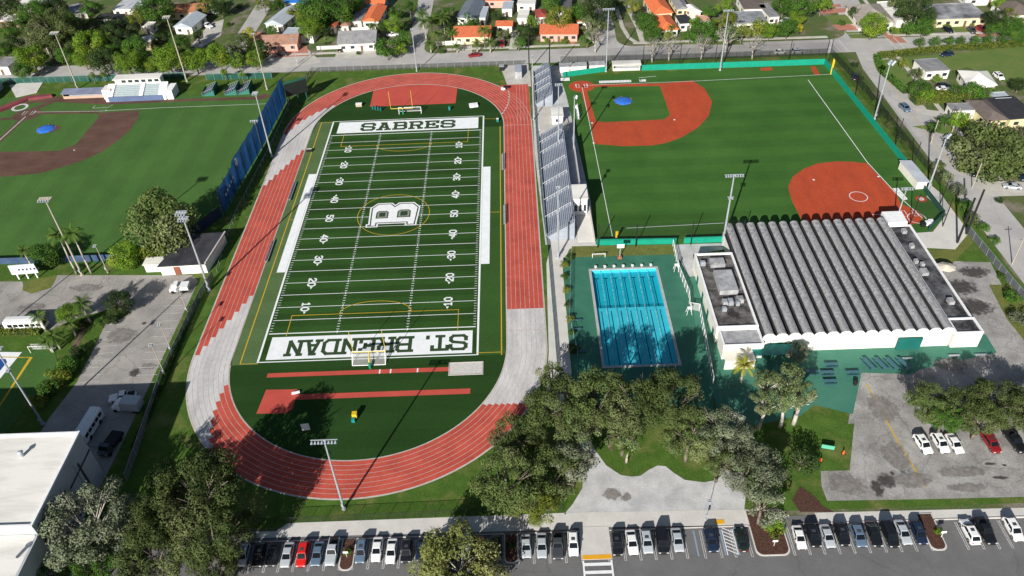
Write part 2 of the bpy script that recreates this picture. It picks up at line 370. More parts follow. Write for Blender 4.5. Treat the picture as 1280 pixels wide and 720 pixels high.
# ================================================================== ATHLETIC TRACK AND FOOTBALL FIELD
YD = .9144
RI, CT, CB, CXT = 31.0, 48.7, -52.0, .2
LW = 1.09; NL = 8
def tp(side, s):
    """centre line position: returns (cx, cy, dirx, diry) of the normal for a track coordinate"""
def oval(r, n=40):
    P = []
    for k in range(n+1):
        a = PI*k/n; P.append((CXT+r*math.cos(a), CT+r*math.sin(a)))
    for k in range(n+1):
        a = PI+PI*k/n; P.append((CXT+r*math.cos(a), CB+r*math.sin(a)))
    return P
# s runs anticlockwise from (x=+r, y=CB): right straight up, top bend, left straight down, bottom bend
L1 = CT-CB
RREF = 35.4
LT = 2*L1+2*PI*RREF
def tpos(r, s):
    s = s % LT
    if s < L1: return (CXT+r, CB+s)
    s -= L1
    if s < PI*RREF: a = s/RREF; return (CXT+r*math.cos(a), CT+r*math.sin(a))
    s -= PI*RREF
    if s < L1: return (CXT-r, CT-s)
    s -= L1; a = PI+s/RREF
    return (CXT+r*math.cos(a), CB+r*math.sin(a))
def sleft(y):            # station on the left side of a given (equivalent) y
    return L1+PI*RREF+(CT-y)
def sright(y): return (y-CB)
mb = MB()
for k in range(NL):
    r0 = RI+k*LW; r1 = r0+LW; t = (k+.5)/NL
    cuts = []            # (start, end) of grey stretches
    a = sleft(71-(71-46)*t); b = sleft(38.8-(38.8-16.7)*t); cuts.append((a, b))
    a = sleft(-30.3-(53.3-30.3)*t); b = sleft(-61.7-(79.5-61.7)*t); cuts.append((a, b))
    th = math.asin(min(1, 17.6/(r0+.5))); a = LT-th*RREF; cuts.append((a, LT)); cuts.append((0, sright(-40.1)))
    st = sorted(set([0, L1, L1+PI*RREF, 2*L1+PI*RREF, LT]+[c for ab in cuts for c in ab]))
    fine = []
    for i in range(len(st)-1):
        n = max(1, int((st[i+1]-st[i])/2.2)) if not (st[i+1] <= L1+.01 or (st[i] >= L1+PI*RREF-.01 and st[i+1] <= 2*L1+PI*RREF+.01)) else 1
        for j in range(n): fine.append((st[i]+(st[i+1]-st[i])*j/n, st[i]+(st[i+1]-st[i])*(j+1)/n))
    for s0, s1 in fine:
        sm = (s0+s1)/2; g = any(c0 <= sm <= c1 for c0, c1 in cuts)
        a, b, c, d = tpos(r0, s0), tpos(r1, s0), tpos(r1, s1), tpos(r0, s1)
        mb.face([(p[0], p[1], Z3) for p in (a, b, c, d)], 1 if g else 0)
struct('running_track', mb, [track_red, track_grey])
mb = MB()
ro = RI+NL*LW
# chute at the top right
mb.face([(CXT+RI+.4, CT-.1, Z3-.005), (CXT+ro, CT-.1, Z3-.005), (CXT+ro-.3, 76.5, Z3-.005), (CXT+RI-1, 76.5, Z3-.005)])
struct('track_chute', mb, track_red)
mb = MB()
for k in range(NL+1):
    r = RI+k*LW; P = [tpos(r, s) for s in [LT*i/220 for i in range(221)]]
    # exact corners
    mb.strip(P, .13 if k in (0, NL) else .09, Z3+.012)
for k in range(4, NL+1): mb.strip([(CXT+RI+k*LW, CT), (CXT+RI+k*LW, 76.3)], .09, Z3+.016)
for y in (48, -47.5): mb.strip([(CXT+RI, y), (CXT+ro, y)], .16, Z3+.02)
random.seed(9)
for k in range(9): mb.strip([tpos(RI+k*LW*.95+.2, L1+8+k*1.6), tpos(RI+k*LW*.95+.8, L1+9.2+k*1.6)], .5, Z3+.024)
struct('track_lane_lines', mb, track_line)
mb = MB(); mb.strip([tpos(ro+.16, LT*i/220) for i in range(221)], .28, Z3-.012); mb.strip([tpos(RI-.12, LT*i/220) for i in range(221)], .22, Z3-.012)
struct('track_kerb', mb, concrete)
# infield
def bandpoly(y0, y1, xm, ins=0):
    return None
P = [tpos(RI-.1, LT*i/220) for i in range(220)]
mb = MB(); mb.face([(x, y, Z2-.005) for x, y in P]); struct('infield_turf', mb, end_green)
W = 26.667*YD; LF = 60*YD
def rect(x0, y0, x1, y1, z, m=0, b=None):
    (b or mb).face([(x0, y0, z), (x1, y0, z), (x1, y1, z), (x0, y1, z)], m)
mb = MB(); rect(-W, -LF, W, LF, Z2+.01); struct('football_field', mb, field_green)
mb = MB(); mb.face([(-30.6, -55.5, Z2+.008), (-W, -55.5, Z2+.008), (-W, 55, Z2+.008), (-29.6, 55, Z2+.008), (-30.6, 46, Z2+.008)]); struct('left_sideline_turf', mb, sheen_green)
mb = MB(); rect(W, -55, 30.8, 47.5, Z2+.008); struct('right_sideline_turf', mb, side_green)
# high-jump apron
P2 = [(-14, 63.0), (14.9, 64.8), (14.6, 76.2)]
ap = [(-13.8, 64.3), (15.0, 64.4), (15.2, 75.0)]+[(CXT+(RI-.3)*math.cos(a), CT+(RI-.3)*math.sin(a)) for a in [math.acos(15/RI)+(PI-2*math.acos(15/RI)-.02)*k/12 for k in range(13)]]+[(-13.9, 75.0)]
mb = MB(); mb.face([(x, y, Z3-.006) for x, y in ccw(ap)]); struct('high_jump_apron', mb, pit_red)
# runways and pits
mb = MB()
rect(-21.5, -59.6, 18.3, -58.35, Z3-.008); rect(-19.0, -66.3, -11.4, -64.9+.2, Z3-.02) if False else None
struct('jump_runway', mb, pit_red)
mb = MB(); rect(-16.5, -66.4, 23.2, -64.9, Z3-.008); struct('jump_runway', mb, pit_red)
mb = MB(); mb.face([(-21.4, -69.9, Z3-.004), (-15.2, -70.1, Z3-.004), (-14.0, -69.0, Z3-.004), (-14.0, -63.4, Z3-.004), (-20.8, -63.2, Z3-.004)]); struct('throwing_pad', mb, pit_red)
for q in ((3.2, -58.97), (5.6, -58.97), (11.5, -58.97)):
    mb = MB(); mb.box(q[0], q[1], Z3+.004, .3, 1.2, .012); struct('takeoff_board', mb, white)
sand = mat('sand', (.55, .53, .50), (.48, .46, .43), scale=1.2, fine=.1, rough=1)
t = thing('sand_pit', 'pale rectangular long jump sand pit at the right end of the upper runway', 'sand pit', (22.1, -59.0, 0))
mb = MB(); mb.box(0, 0, .08, 7.2, 3.6, .04); mb.build('sand', sand, t)
mb = MB()
for a, b, c, d in ((0, 1.85, 7.6, .14), (0, -1.85, 7.6, .14)): mb.box(a, b, .09, c, d, .16)
for s in (-1, 1): mb.box(s*3.73, 0, .09, .14, 3.56, .16)
mb.build('kerb', concrete, t)
# --- markings
mb = MB(); z = Z3
def seg(x0, y0, x1, y1, wd, m=0, zz=None): mb.strip([(x0, y0), (x1, y1)], wd, zz if zz else z, m)
seg(-W-.15, -LF-.1, -W-.15, LF+.1, .45); seg(W+.15, -LF-.1, W+.15, LF+.1, .45)
seg(-W, -LF, W, -LF, .28); seg(-W, LF, W, LF, .28)
for i in range(-10, 11):
    y = i*5*YD
    seg(-W+.4, y, W-.4, y, .16 if abs(i) < 10 else .3, zz=z+.004)
hx = 53.33*YD*(1/2-1/3)
for i in range(-50, 51):
    y = i*YD
    if i % 5:
        for s in (-1, 1):
            seg(s*hx-.33, y, s*hx+.33, y, .16); seg(s*(W-.35), y, s*(W-1.0), y, .12)
    else:
        for s in (-1, 1): seg(s*hx, y-.45, s*hx, y+.45, .16, zz=z+.012)
rect(-W-2.6, -23.0, -W-.42, 23.2, z+.008); rect(W+.42, -22.6, W+2.6, 23.6, z+.008)
# end-zone panels
rect(-20.9-1.5, 47.0, 22.9, 54.1, z+.008); rect(-22.9, -54.2, 23.3, -46.9, z+.008)
# soccer lines (yellow)
def ysegs(pts, wd=.17, zz=z+.016): mb.strip(pts, wd, zz, 1)
for xx in (-28.4, 29.9): ysegs([(xx, -55.2), (xx, 54.6 if xx < 0 else 47.5)], .26)
ysegs([(-28.4, -55.2), (-W, -55.2)]); ysegs([(W, -54.3), (29.9, -54.3)]); ysegs([(W, 53), (29.9, 47.4+5)])
ysegs([(-28.4, 54.6), (-W, 54.6)]); ysegs([(-28.4, 0), (-W-2.7, 0)]); ysegs([(W+2.7, 0), (29.9, 0)])
for s in (-1, 1):
    yb = s*38.7 if s > 0 else -39.6
    e = s*46.6
    ysegs([(-19.8, e), (-19.8, yb), (-10, yb), (10, yb), (19.8, yb), (19.8, e)])
    ysegs([(9.0*math.cos(a)*.95, yb-s*4.2*math.sin(a)) for a in [PI*k/20 for k in range(21)]], .17, z+.02)
ysegs([(.4+9.9*math.cos(a), .8+9.6*math.sin(a)) for a in [2*PI*k/48 for k in range(49)]], .17, z+.012)
struct('field_markings', mb, [line_white, yellow_paint])
# --- lettering: slab block letters made of strokes
GL = {
'S': [[(.98, .70), (.98, .88), (.82, 1), (.18, 1), (.02, .86), (.02, .66), (.16, .55), (.84, .46), (.98, .34), (.98, .14), (.82, 0), (.18, 0), (.02, .12), (.02, .30)]],
'A': [[(.16, 0), (.46, 1), (.56, 1), (.86, 0)], [(.28, .34), (.74, .34)], [(0, 0), (.32, 0)], [(.68, 0), (1, 0)], [(.30, 1), (.60, 1)]],
'B': [[(.14, 0), (.14, 1)], [(0, 1), (.80, 1), (.93, .88), (.93, .64), (.80, .52), (.14, .52)], [(.80, .52), (.97, .38), (.97, .14), (.82, 0), (0, 0)]],
'R': [[(.14, 0), (.14, 1)], [(0, 1), (.80, 1), (.94, .88), (.94, .62), (.80, .48), (.14, .48)], [(.60, .48), (.88, 0)], [(0, 0), (.32, 0)], [(.74, 0), (1, 0)]],
'E': [[(.14, 0), (.14, 1)], [(0, 1), (.96, 1), (.96, .76)], [(.14, .52), (.66, .52)], [(.66, .38), (.66, .66)], [(0, 0), (.96, 0), (.96, .26)]],
'T': [[(.5, 0), (.5, 1)], [(.02, .74), (.02, 1), (.98, 1), (.98, .74)], [(.28, 0), (.72, 0)]],
'N': [[(.14, 0), (.14, 1)], [(.14, 1), (.84, 0)], [(.84, 0), (.84, 1)], [(0, 0), (.30, 0)], [(0, 1), (.22, 1)], [(.70, 1), (1, 1)]],
'D': [[(.14, 0), (.14, 1)], [(0, 1), (.74, 1), (.96, .80), (.96, .20), (.74, 0), (0, 0)]],
'.': [[(.4, 0), (.4, .13)]],
'0': [[(.3, 0), (.7, 0), (.95, .25), (.95, .75), (.7, 1), (.3, 1), (.05, .75), (.05, .25), (.3, 0)]],
'1': [[(.2, .82), (.5, 1), (.5, 0)], [(.2, 0), (.8, 0)]],
'2': [[(.05, .75), (.25, 1), (.75, 1), (.95, .78), (.95, .62), (.05, .12), (.05, 0), (.95, 0)]],
'3': [[(.05, .85), (.25, 1), (.75, 1), (.95, .8), (.80, .54), (.4, .54)], [(.80, .54), (.95, .25), (.75, 0), (.25, 0), (.05, .15)]],
'4': [[(.72, 0), (.72, 1), (.05, .34), (.05, .28), (.98, .28)]],
'5': [[(.92, 1), (.1, 1), (.1, .58), (.72, .58), (.95, .4), (.95, .2), (.72, 0), (.25, 0), (.05, .15)]],
'L': [[(.14, 1), (.14, 0)], [(0, 1), (.3, 1)], [(0, 0), (.95, 0), (.95, .3)]],
'H': [[(.14, 0), (.14, 1)], [(.86, 0), (.86, 1)], [(.14, .5), (.86, .5)], [(0, 0), (.3, 0)], [(0, 1), (.3, 1)], [(.7, 0), (1, 0)], [(.7, 1), (1, 1)]],
'O': [[(.3, 0), (.7, 0), (.95, .25), (.95, .75), (.7, 1), (.3, 1), (.05, .75), (.05, .25), (.3, 0)]],
'W': [[(0, 1), (.28, 0)], [(.28, 0), (.5, .7)], [(.5, .7), (.72, 0)], [(.72, 0), (1, 1)]],
'G': [[(.95, .8), (.7, 1), (.3, 1), (.05, .75), (.05, .25), (.3, 0), (.7, 0), (.95, .2), (.95, .45), (.6, .45)]],
'M': [[(.08, 0), (.08, 1)], [(.08, 1), (.5, .4)], [(.5, .4), (.92, 1)], [(.92, 1), (.92, 0)]],
'I': [[(.5, 0), (.5, 1)], [(.25, 0), (.75, 0)], [(.25, 1), (.75, 1)]],
}
class Txt:
    def __init__(s, mb): s.mb = mb; s.k = 0
    def put(s, text, org, right, up, w, h, gap, st, z, m=0):
        """org = lower left corner, right/up unit 2d vectors"""
        x = 0; rv, uv = Vector(right), Vector(up); o = Vector(org)
        for ch in text:
            if ch == ' ': x += w*.5; continue
            cw = w if ch != '.' else w*.42
            for pl in GL[ch]:
                pts = [o+rv*(x+p[0]*cw if ch != '.' else x+.3*cw)+uv*(p[1]*(h-st)+st/2) for p in pl]
                for i in range(len(pts)-1):
                    a, b = pts[i], pts[i+1]; d = (b-a)
                    if d.length < 1e-6: continue
                    d = d.normalized()*st*.42
                    s.mb.strip([a-d, b+d], st, z+.0006*(s.k % 14), m); s.k += 1
            x += cw+gap
mb = MB(); T = Txt(mb)
T.put('SABRES', (-14.6, 47.9), (1, 0), (0, 1), 3.9, 5.2, 1.25, 1.05, z+.02)
T.put('ST. BRENDAN', (21.9, -48.1), (-1, 0), (0, -1), 3.55, 5.2, .62, .86, z+.02)
struct('end_zone_lettering', mb, mat('letter_green', (.022, .050, .018), (.03, .06, .02), rough=.9))
mb = MB(); T = Txt(mb)
for i, d in enumerate(('1', '2', '3', '4', '5', '4', '3', '2', '1')):
    y = (i-4)*10*YD
    # right-hand numbers read from the right stand, left-hand ones from the left
    h, wd, g = 2.1, 1.25, .5
    T.put(d, (18.2, y-g/2-wd), (0, 1), (-1, 0), wd, h, 0, .37, z+.022)
    T.put('0', (18.2, y+g/2), (0, 1), (-1, 0), wd, h, 0, .37, z+.022)
    T.put(d, (-18.2, y+g/2+wd), (0, -1), (1, 0), wd, h, 0, .37, z+.022)
    T.put('0', (-18.2, y-g/2), (0, -1), (1, 0), wd, h, 0, .37, z+.022)
    if i != 4:
        s = -1 if i < 4 else 1
        for xx in (17.05, -17.05):
            q = y+s*(g/2+wd+.25)
            mb.face(ccw([(xx-.35, q), (xx+.35, q), (xx, q+s*.9)]) and [(p[0], p[1], z+.022) for p in ccw([(xx-.35, q), (xx+.35, q), (xx, q+s*.9)])])
struct('yard_numbers', mb, line_white)
# --- centre block-letter emblem
def offset(P, d):
    P = ccw([Vector((p[0], p[1])) for p in P]); n = len(P); out = []
    for i in range(n):
        a, b, c = P[i-1], P[i], P[(i+1) % n]
        d1 = (b-a).normalized(); d2 = (c-b).normalized(); n1 = Vector((-d1.y, d1.x)); n2 = Vector((-d2.y, d2.x))
        k = n1+n2; k = k/max(.3, k.length_squared)*2
        out.append(b+k*d)
    return out
OB = [(-6.9, -5.5), (-3.6, -5.5), (-3.6, -4.0), (3.7, -4.0), (3.7, -5.2), (6.9, -5.2), (6.9, -3.9), (7.4, 4.2), (5.5, 6.8), (1.2, 6.8), (.3, 5.6), (-.6, 6.8), (-4.7, 6.8), (-6.6, 4.3), (-6.3, -3.9), (-6.9, -3.9)]
c1 = [(-4.6, -1.2), (-1.2, -1.2), (-1.2, 1.9), (-1.8, 2.6), (-4.0, 2.6), (-4.6, 1.9)]
c2 = [(1.2, -1.0), (4.9, -1.0), (4.9, 2.2), (4.2, 3.0), (1.9, 3.0), (1.2, 2.2)]
mb = MB(); zz = z+.026
def lay(P, k, m): mb.face([(p.x+.2, p.y*.93+.1, zz+.003*k) for p in P], m)
lay(offset(OB, 0), 0, 0); lay(offset(OB, .42), 1, 1); lay(offset(OB, .78), 2, 0)
for c in (c1, c2): lay(offset(c, 0), 3, 1); lay(offset(c, .36), 4, 2); lay(offset(c, .85), 5, 1)
struct('centre_emblem', mb, [white, mat('emblem_green', (.03, .045, .03), rough=.9), mat('emblem_grey_green', (.25, .30, .22), rough=.9)])
# ================================================================== BALL FIELDS
def fp(mb, px, z, m=0, zz=0):
    mb.face([(p.x, p.y, z) for p in ccw(GP(px, zz))], m)
def W2(px, py): p = G(px, py); return (p.x, p.y)
flat('softball_turf', [700,96, 1030,80.5, 1181,272, 1160,291, 1120,310, 745,306, 738,250, 722,180, 708,120], Z2, ball_green)
mb = MB()
fp(mb, [825,104.5, 865,101, 880,110, 890,127, 886,145, 872,160, 852,172, 832,179, 815,182, 780,183, 742,180, 739,151, 757,153, 830,149.5, 837.5,144, 825,107.5], Z3)
fp(mb, [991,221, 1005,211, 1022,204.5, 1045,202, 1067,202.5, 1084,204.5, 1100,222, 1120,242, 1126,255, 1147,264, 1154,271, 1150,278, 1135,282, 1090,290, 1010,290, 990,252, 985,234], Z3)
c = G(727, 108)
mb.face([(c.x+4.4*math.cos(a), c.y+4.2*math.sin(a), Z3+.004) for a in [2*PI*k/28 for k in range(28)]])
mb.strip([W2(727, 107.5), W2(826, 106)], 1.9, Z3+.008); mb.strip([W2(728, 108), W2(741, 152)], 2.0, Z3+.008)
for a in ((950,85, 965,84.5, 966,88, 951,88.5), (1013,83.5, 1019,83, 1025,93.5, 1018,94)): fp(mb, a, Z3)
c2_ = G(1151.5, 249)
mb.face([(c2_.x+1.5*math.cos(a), c2_.y+1.5*math.sin(a), Z3) for a in [2*PI*k/20 for k in range(20)]])
struct('clay_infield', mb, red_clay)
mb = MB()
c3_ = G(837, 148)
def ring(mb, cx, cy, r, wd, z, m=0, n=36):
    mb.strip([(cx+r*math.cos(2*PI*k/n), cy+r*math.sin(2*PI*k/n)) for k in range(n+1)], wd, z, m)
mb.strip([W2(727.5, 109), W2(742, 179), W2(765.5, 296)], .15, Z4)
mb.strip([W2(729, 107), W2(870, 101.5), W2(1040, 93)], .15, Z4+.004)
cc = G(1073, 246); ring(mb, cc.x, cc.y, 2.35, .18, Z4)
mb.strip([W2(1153, 273), W2(1120, 242), W2(1084, 203), W2(1010, 100)], .2, Z4+.004)
mb.strip([W2(783, 285.5), W2(905, 279)], .16, Z4)
mb.strip([W2(1090, 268.5), W2(1122, 269.5)], .16, Z4)
cc = G(1146, 273); ring(mb, cc.x, cc.y, 2.3, .15, Z4+.008)
ring(mb, c2_.x, c2_.y, .5, .5, Z4)
cc = G(727, 107.5)
for s in (-1, 1): mb.strip([(cc.x+s*.9, cc.y-1.3), (cc.x+s*.9, cc.y+1.3), (cc.x+s*1.9, cc.y+1.3), (cc.x+s*1.9, cc.y-1.3), (cc.x+s*.9, cc.y-1.3)], .14, Z4+.006)
cc = G(1137, 267)
for s in (-1, 1): mb.strip([(cc.x+s*.9, cc.y-1.3), (cc.x+s*.9, cc.y+1.3), (cc.x+s*1.9, cc.y+1.3), (cc.x+s*1.9, cc.y-1.3), (cc.x+s*.9, cc.y-1.3)], .14, Z4+.006)
for px_, py_ in ((843, 150), (742, 179), (1017, 225), (1098, 221), (740, 154)):
    q = G(px_, py_); mb.box(q.x, q.y, Z4+.03, .5, .5, .05, .3)
struct('softball_markings', mb, line_white)
# the lettering painted behind the first-base line is a close row of small block capitals, too small to read
random.seed(5)
mb = MB(); T = Txt(mb)
a, b = Vector(W2(749.5, 104.2)), Vector(W2(792, 102.8)); d = (b-a).normalized(); up = (-d.y, d.x)
T.put('EHNBEHNRHEB', a, d, up, .78, 1.7, .22, .36, Z4)
a = Vector(W2(800, 102.3)); T.put('LHN', a, d, up, .55, 1.6, .2, .3, Z4)
a, b = Vector(W2(798, 97.6)), Vector(W2(820, 95.4)); mb.strip([a, b], .16, Z4+.02)
a = Vector(W2(1116, 236)); b = Vector(W2(1131, 254)); d = (b-a).normalized(); up = (-d.y, d.x)
T.put('ENHRB', a, d, up, .9, 1.6, .25, .4, Z4)
struct('turf_lettering', mb, line_white)
# left (baseball) field
flat('baseball_turf', [-90,124, 60,121, 330,118, 352,128, 345,172, 300,238, 283,268, 232,296, 214,330, -90,332], Z2, ball_green2)
mb = MB()
fp(mb, [120,141.5, 174,138, 172.5,147.5, 163,162.5, 148,175.6, 127.5,190, 101,202, 75,210, 49,217, 0,221.5, -45,222, -45,191, 0,190, 75,188.6, 81,186, 94,181, 99,176, 111,161, 124,146], Z3)
c = G(34, 143.5); mb.face([(c.x+4.6*math.cos(a), c.y+4.4*math.sin(a), Z3+.004) for a in [2*PI*k/28 for k in range(28)]])
mb.strip([W2(36, 141.5), W2(124, 140)], 1.9, Z3+.008); mb.strip([W2(33, 144), W2(0, 175.6), W2(-20, 192)], 2.0, Z3+.008)
mb.strip([W2(38, 138), W2(66, 127)], 2.4, Z3+.008); mb.strip([W2(30, 147), W2(-30, 152)], 1.6, Z3+.006)
fp(mb, [-60,150, 0,136, 44,125.5, 64,121, 130,121.5, 135,127.5, 240,123.5, 320,121, 330,117, 340,120, 330,124.5, 240,126.5, 135,131, 66,127.5, 40,129, 0,140, -60,156], Z3)
c = G(66, 161); mb.face([(c.x+2.6*math.cos(a), c.y+2.2*math.sin(a), Z3+.004) for a in [2*PI*k/20 for k in range(20)]])
struct('brown_clay_infield', mb, brown_clay)
mb = MB()
cc = G(25, 134.5); ring(mb, cc.x, cc.y, 2.3, .95, Z4)
mb.strip([W2(42, 140.3), W2(122, 139.2), W2(200, 135), W2(345, 129.5)], .22, Z4)
mb.strip([W2(32, 146), W2(0, 175), W2(-20, 192)], .35, Z4)
mb.strip([W2(116, 135.5), W2(135, 134.5), W2(141, 131)], .2, Z4); mb.strip([W2(116, 135.5), W2(119, 132)], .2, Z4+.004)
cc = G(36, 141.5)
for s in (-1, 1): mb.strip([(cc.x+s*.9, cc.y-1.3), (cc.x+s*.9, cc.y+1.3), (cc.x+s*1.9, cc.y+1.3), (cc.x+s*1.9, cc.y-1.3), (cc.x+s*.9, cc.y-1.3)], .14, Z4+.006)
for px_, py_ in ((93, 188), (133, 138.3)):
    q = G(px_, py_); mb.box(q.x, q.y, Z4+.03, .5, .5, .05, .3)
struct('baseball_markings', mb, worn_white)
# small bottom-left practice pitch
flat('practice_pitch', [-80,440, 68,438, 72,452, 60,478, 40,500, 24,522, -10,560, -80,580], Z3, ball_green2)
flat('practice_lawn', [-80,415, 58,416, 68,438, -80,440], Z2, grass)
flat('practice_pitch_zone', [-60,439.5, 27.5,440.5, -30,510, -60,520], Z3+.01, line_white)
flat('practice_pitch_mark', [-40,448, 7,449, 9,453, 0,464, -20,484, -50,490], Z3+.02, mat('turf_blue', (.015, .07, .28), rough=.9))
mb = MB(); mb.strip([W2(25, 447), W2(39, 447), W2(0, 507), W2(-20, 540)], .3, Z4); mb.strip([W2(-30, 446), W2(25, 447)], .3, Z4+.004); mb.strip([W2(-30, 516), W2(-4, 470)], .2, Z4+.008)
struct('practice_pitch_lines', mb, yellow_paint)
tarp_blue = mat('tarp_blue', (.035, .17, .62), (.03, .13, .50), scale=.8, rough=.45)
def tarp(px, py, r, label):
    c = G(px, py); mb = MB(); n = 26
    rim = [(r*(1+.05*math.sin(3*k+px))*math.cos(2*PI*k/n), r*(1+.05*math.sin(5*k))*math.sin(2*PI*k/n)) for k in range(n)]
    P = [(x, y, 0) for x, y in rim]+[(x*.96, y*.96, .09) for x, y in rim]+[(x*.5, y*.5, .26+.02*math.sin(9*k)) for k, (x, y) in enumerate(rim)]+[(0, 0, .3)]
    fs = [(i, (i+1) % n, n+(i+1) % n, n+i) for i in range(n)]+[(n+i, n+(i+1) % n, 2*n+(i+1) % n, 2*n+i) for i in range(n)]+[(2*n+i, 2*n+(i+1) % n, 3*n) for i in range(n)]
    mb.grid(P, fs); t = thing('mound_tarp', label, 'tarp', (c.x, c.y, Z4)); mb.build('cover', tarp_blue, t, smooth=True)
    for k in range(5):
        a = 2*PI*k/5+.4; mb = MB(); mb.box(r*1.04*math.cos(a), r*1.04*math.sin(a), .1, .35, .25, .2, a)
        mb.build('sandbag', mat('sandbag_red', (.35, .12, .06), rough=.9), t)
tarp(779, 126.3, 2.9, 'bright blue round cover over the pitching mound between red clay baselines')
tarp(57.5, 161.5, 2.9, 'blue round mound cover on the field with brown clay')

# ================================================================== WALLS, FENCES, NETTING
def wallrun(name, pts, h, th, m, label, cat='wall', z0=0, group=None, cap=None, post=None):
    """low wall through world points, one thing"""
    t = thing(name, label, cat, (pts[0][0], pts[0][1], 0), 0, group); mb = MB(); ox, oy = pts[0]
    for i in range(len(pts)-1):
        a, b = Vector(pts[i])-Vector(pts[0]), Vector(pts[i+1])-Vector(pts[0]); d = (b-a).normalized(); n = Vector((-d.y, d.x))*th/2
        mb.prism([a-n, b-n, b+n, a+n], z0, h)
    mb.build('panel', m, t)
    if cap:
        mb = MB()
        for i in range(len(pts)-1):
            a, b = Vector(pts[i])-Vector(pts[0]), Vector(pts[i+1])-Vector(pts[0]); d = (b-a).normalized(); n = Vector((-d.y, d.x))*(th/2+.05)
            mb.prism([a-n, b-n, b+n, a+n], h+.003, h+.09)
        mb.build('cap', cap, t)
    return t
def fence(pts, h, label, cat='fence', m_net=None, step=3.0, m_post=None, r=.045, group=None, name='chain_link_fence', z0=.0, mid=False):
    m_net = m_net or net_mat; m_post = m_post or steel
    t = thing(name, label, cat, (pts[0][0], pts[0][1], 0), 0, group); net = MB(); post = MB(); rail = MB(); o = Vector(pts[0])
    post.tube((0, 0, 0), (0, 0, h+.05), r, r, 6); pm = post.mesh('post'); pm.materials.append(m_post)
    tot = sum((Vector(pts[i+1])-Vector(pts[i])).length for i in range(len(pts)-1))
    if tot/step > 90: step = tot/90
    for i in range(len(pts)-1):
        a, b = Vector(pts[i])-o, Vector(pts[i+1])-o; L = (b-a).length; n = max(1, round(L/step))
        net.face([(a.x, a.y, z0), (b.x, b.y, z0), (b.x, b.y, h), (a.x, a.y, h)])
        for k in range(n+(1 if i == len(pts)-2 else 0)):
            p = a+(b-a)*(k/n); link('post', pm, t, (p.x, p.y, 0))
        rail.tube((a.x, a.y, h), (b.x, b.y, h), r*.7, r*.7, 5)
        if mid: rail.tube((a.x, a.y, h*.5), (b.x, b.y, h*.5), r*.7, r*.7, 5)
    net.build('mesh_panel', m_net, t)
    rail.build('rail', m_post, t); return t
wallrun('padded_wall', [W2(704, 96.5), W2(757, 89.3)], 1.9, .16, teal, 'teal padded wall on the street side, left of the white dugout', cap=None)
wallrun('padded_wall', [W2(802, 88.2), W2(1030, 80.5), W2(1134, 211)], 2.1, .16, teal, 'long teal padded wall wrapping the far corner of the red-clay softball field')
wallrun('padded_wall', [W2(1154, 238), W2(1179, 270), W2(1160, 290)], 1.7, .16, screen_green, 'short teal wall around the field corner beside the pale concrete forecourt')
wallrun('padded_wall', [W2(745.5, 306.5), (75.0, -17.2)], 1.9, .16, teal, 'teal padded wall behind the grass strip above the pool deck')
wallrun('padded_wall', [(76.9, -17.1), (128, -17.4)], 1.9, .16, teal, 'teal padded wall running behind the ribbed gym roof')
# tall backstop nettings on black poles
def poles_net(P, h, label, name='netting', r=.13, net=True, mm=None):
    t = thing(name, label, 'netting', (P[0][0], P[0][1], 0)); o = Vector(P[0])
    for p in P:
        mb = MB(); q = Vector(p)-o; mb.tube((q.x, q.y, 0), (q.x, q.y, h), r, r*.8, 8); mb.build('pole', dark_metal, t)
    mb = MB()
    for i in range(len(P)-1):
        a, b = Vector(P[i])-o, Vector(P[i+1])-o
        mb.face([(a.x, a.y, 2.0), (b.x, b.y, 2.0), (b.x, b.y, h-.1), (a.x, a.y, h-.1)])
    if net: mb.build('net', mm or net_dark, t)
    return t
poles_net([(54.8, -17.6), (64.5, -17.9), (78.6, -17.9), (91.5, -17.9)], 7.5, 'dark netting on tall black poles above the teal wall near the pool')
poles_net([(50.3, 2), (49.8, 30), (49.2, 57), (50, 80)][::-1][:2]+[(51.2, 60)], 11, 'tall black pole netting behind the upper bleachers') if False else None
poles_net([W2(687, 96), W2(661.5, 88)], 13.5, 'pair of tall black net poles at the head of the bleachers', net=False, r=.22)
poles_net([W2(757, 89), W2(803, 86.5), W2(849, 84.5), W2(893, 82.6), W2(985, 78.5), W2(1031, 77)], 8.5, 'street-side netting on black poles above the far teal wall', r=.14)
poles_net([W2(1035, 80), W2(1069, 119), W2(1095, 152), W2(1119, 182), W2(1140, 212)], 9, 'netting on black poles along the east teal wall', r=.14)
poles_net([(137.0, -12.0), (144.5, -14.0), (148.0, -4.0)], 9.0, 'backstop netting on black poles around the lower right home plate', r=.14)
poles_net([(145.2, -21.0), (149.0, -17.6)], 13.5, 'two heavy leaning-looking black poles at the corner of the pale forecourt', net=False, r=.3)
# blue wind screen
t = thing('wind_screen', 'tall blue fabric wind screen between the ball field and the running track', 'wind screen', (-47.3, 3.5, 0))
pts = [(-47.3, 3.5), (-46.3, 18), (-45.0, 34), (-43.9, 50), (-43.0, 70)]
mb = MB(); N_ = 60; V = []; F_ = []
random.seed(3)
def lerp_path(P, u):
    n = len(P)-1; k = min(n-1, int(u*n)); f = u*n-k
    return P[k][0]+(P[k+1][0]-P[k][0])*f, P[k][1]+(P[k+1][1]-P[k][1])*f
for i in range(N_+1):
    u = i/N_; x, y = lerp_path(pts, u); x += 47.3; y -= 3.5
    for j in range(9):
        zz = .4+j/8*(8.8 if u > .22 else 7.6); V.append((x+.32*math.sin(u*70)*math.sin(j/8*PI)+random.uniform(-.05, .05), y, zz-(.25 if j == 8 else 0)*abs(math.sin(u*33))))
for i in range(N_):
    for j in range(8): a = i*9+j; F_.append((a, a+9, a+10, a+1))
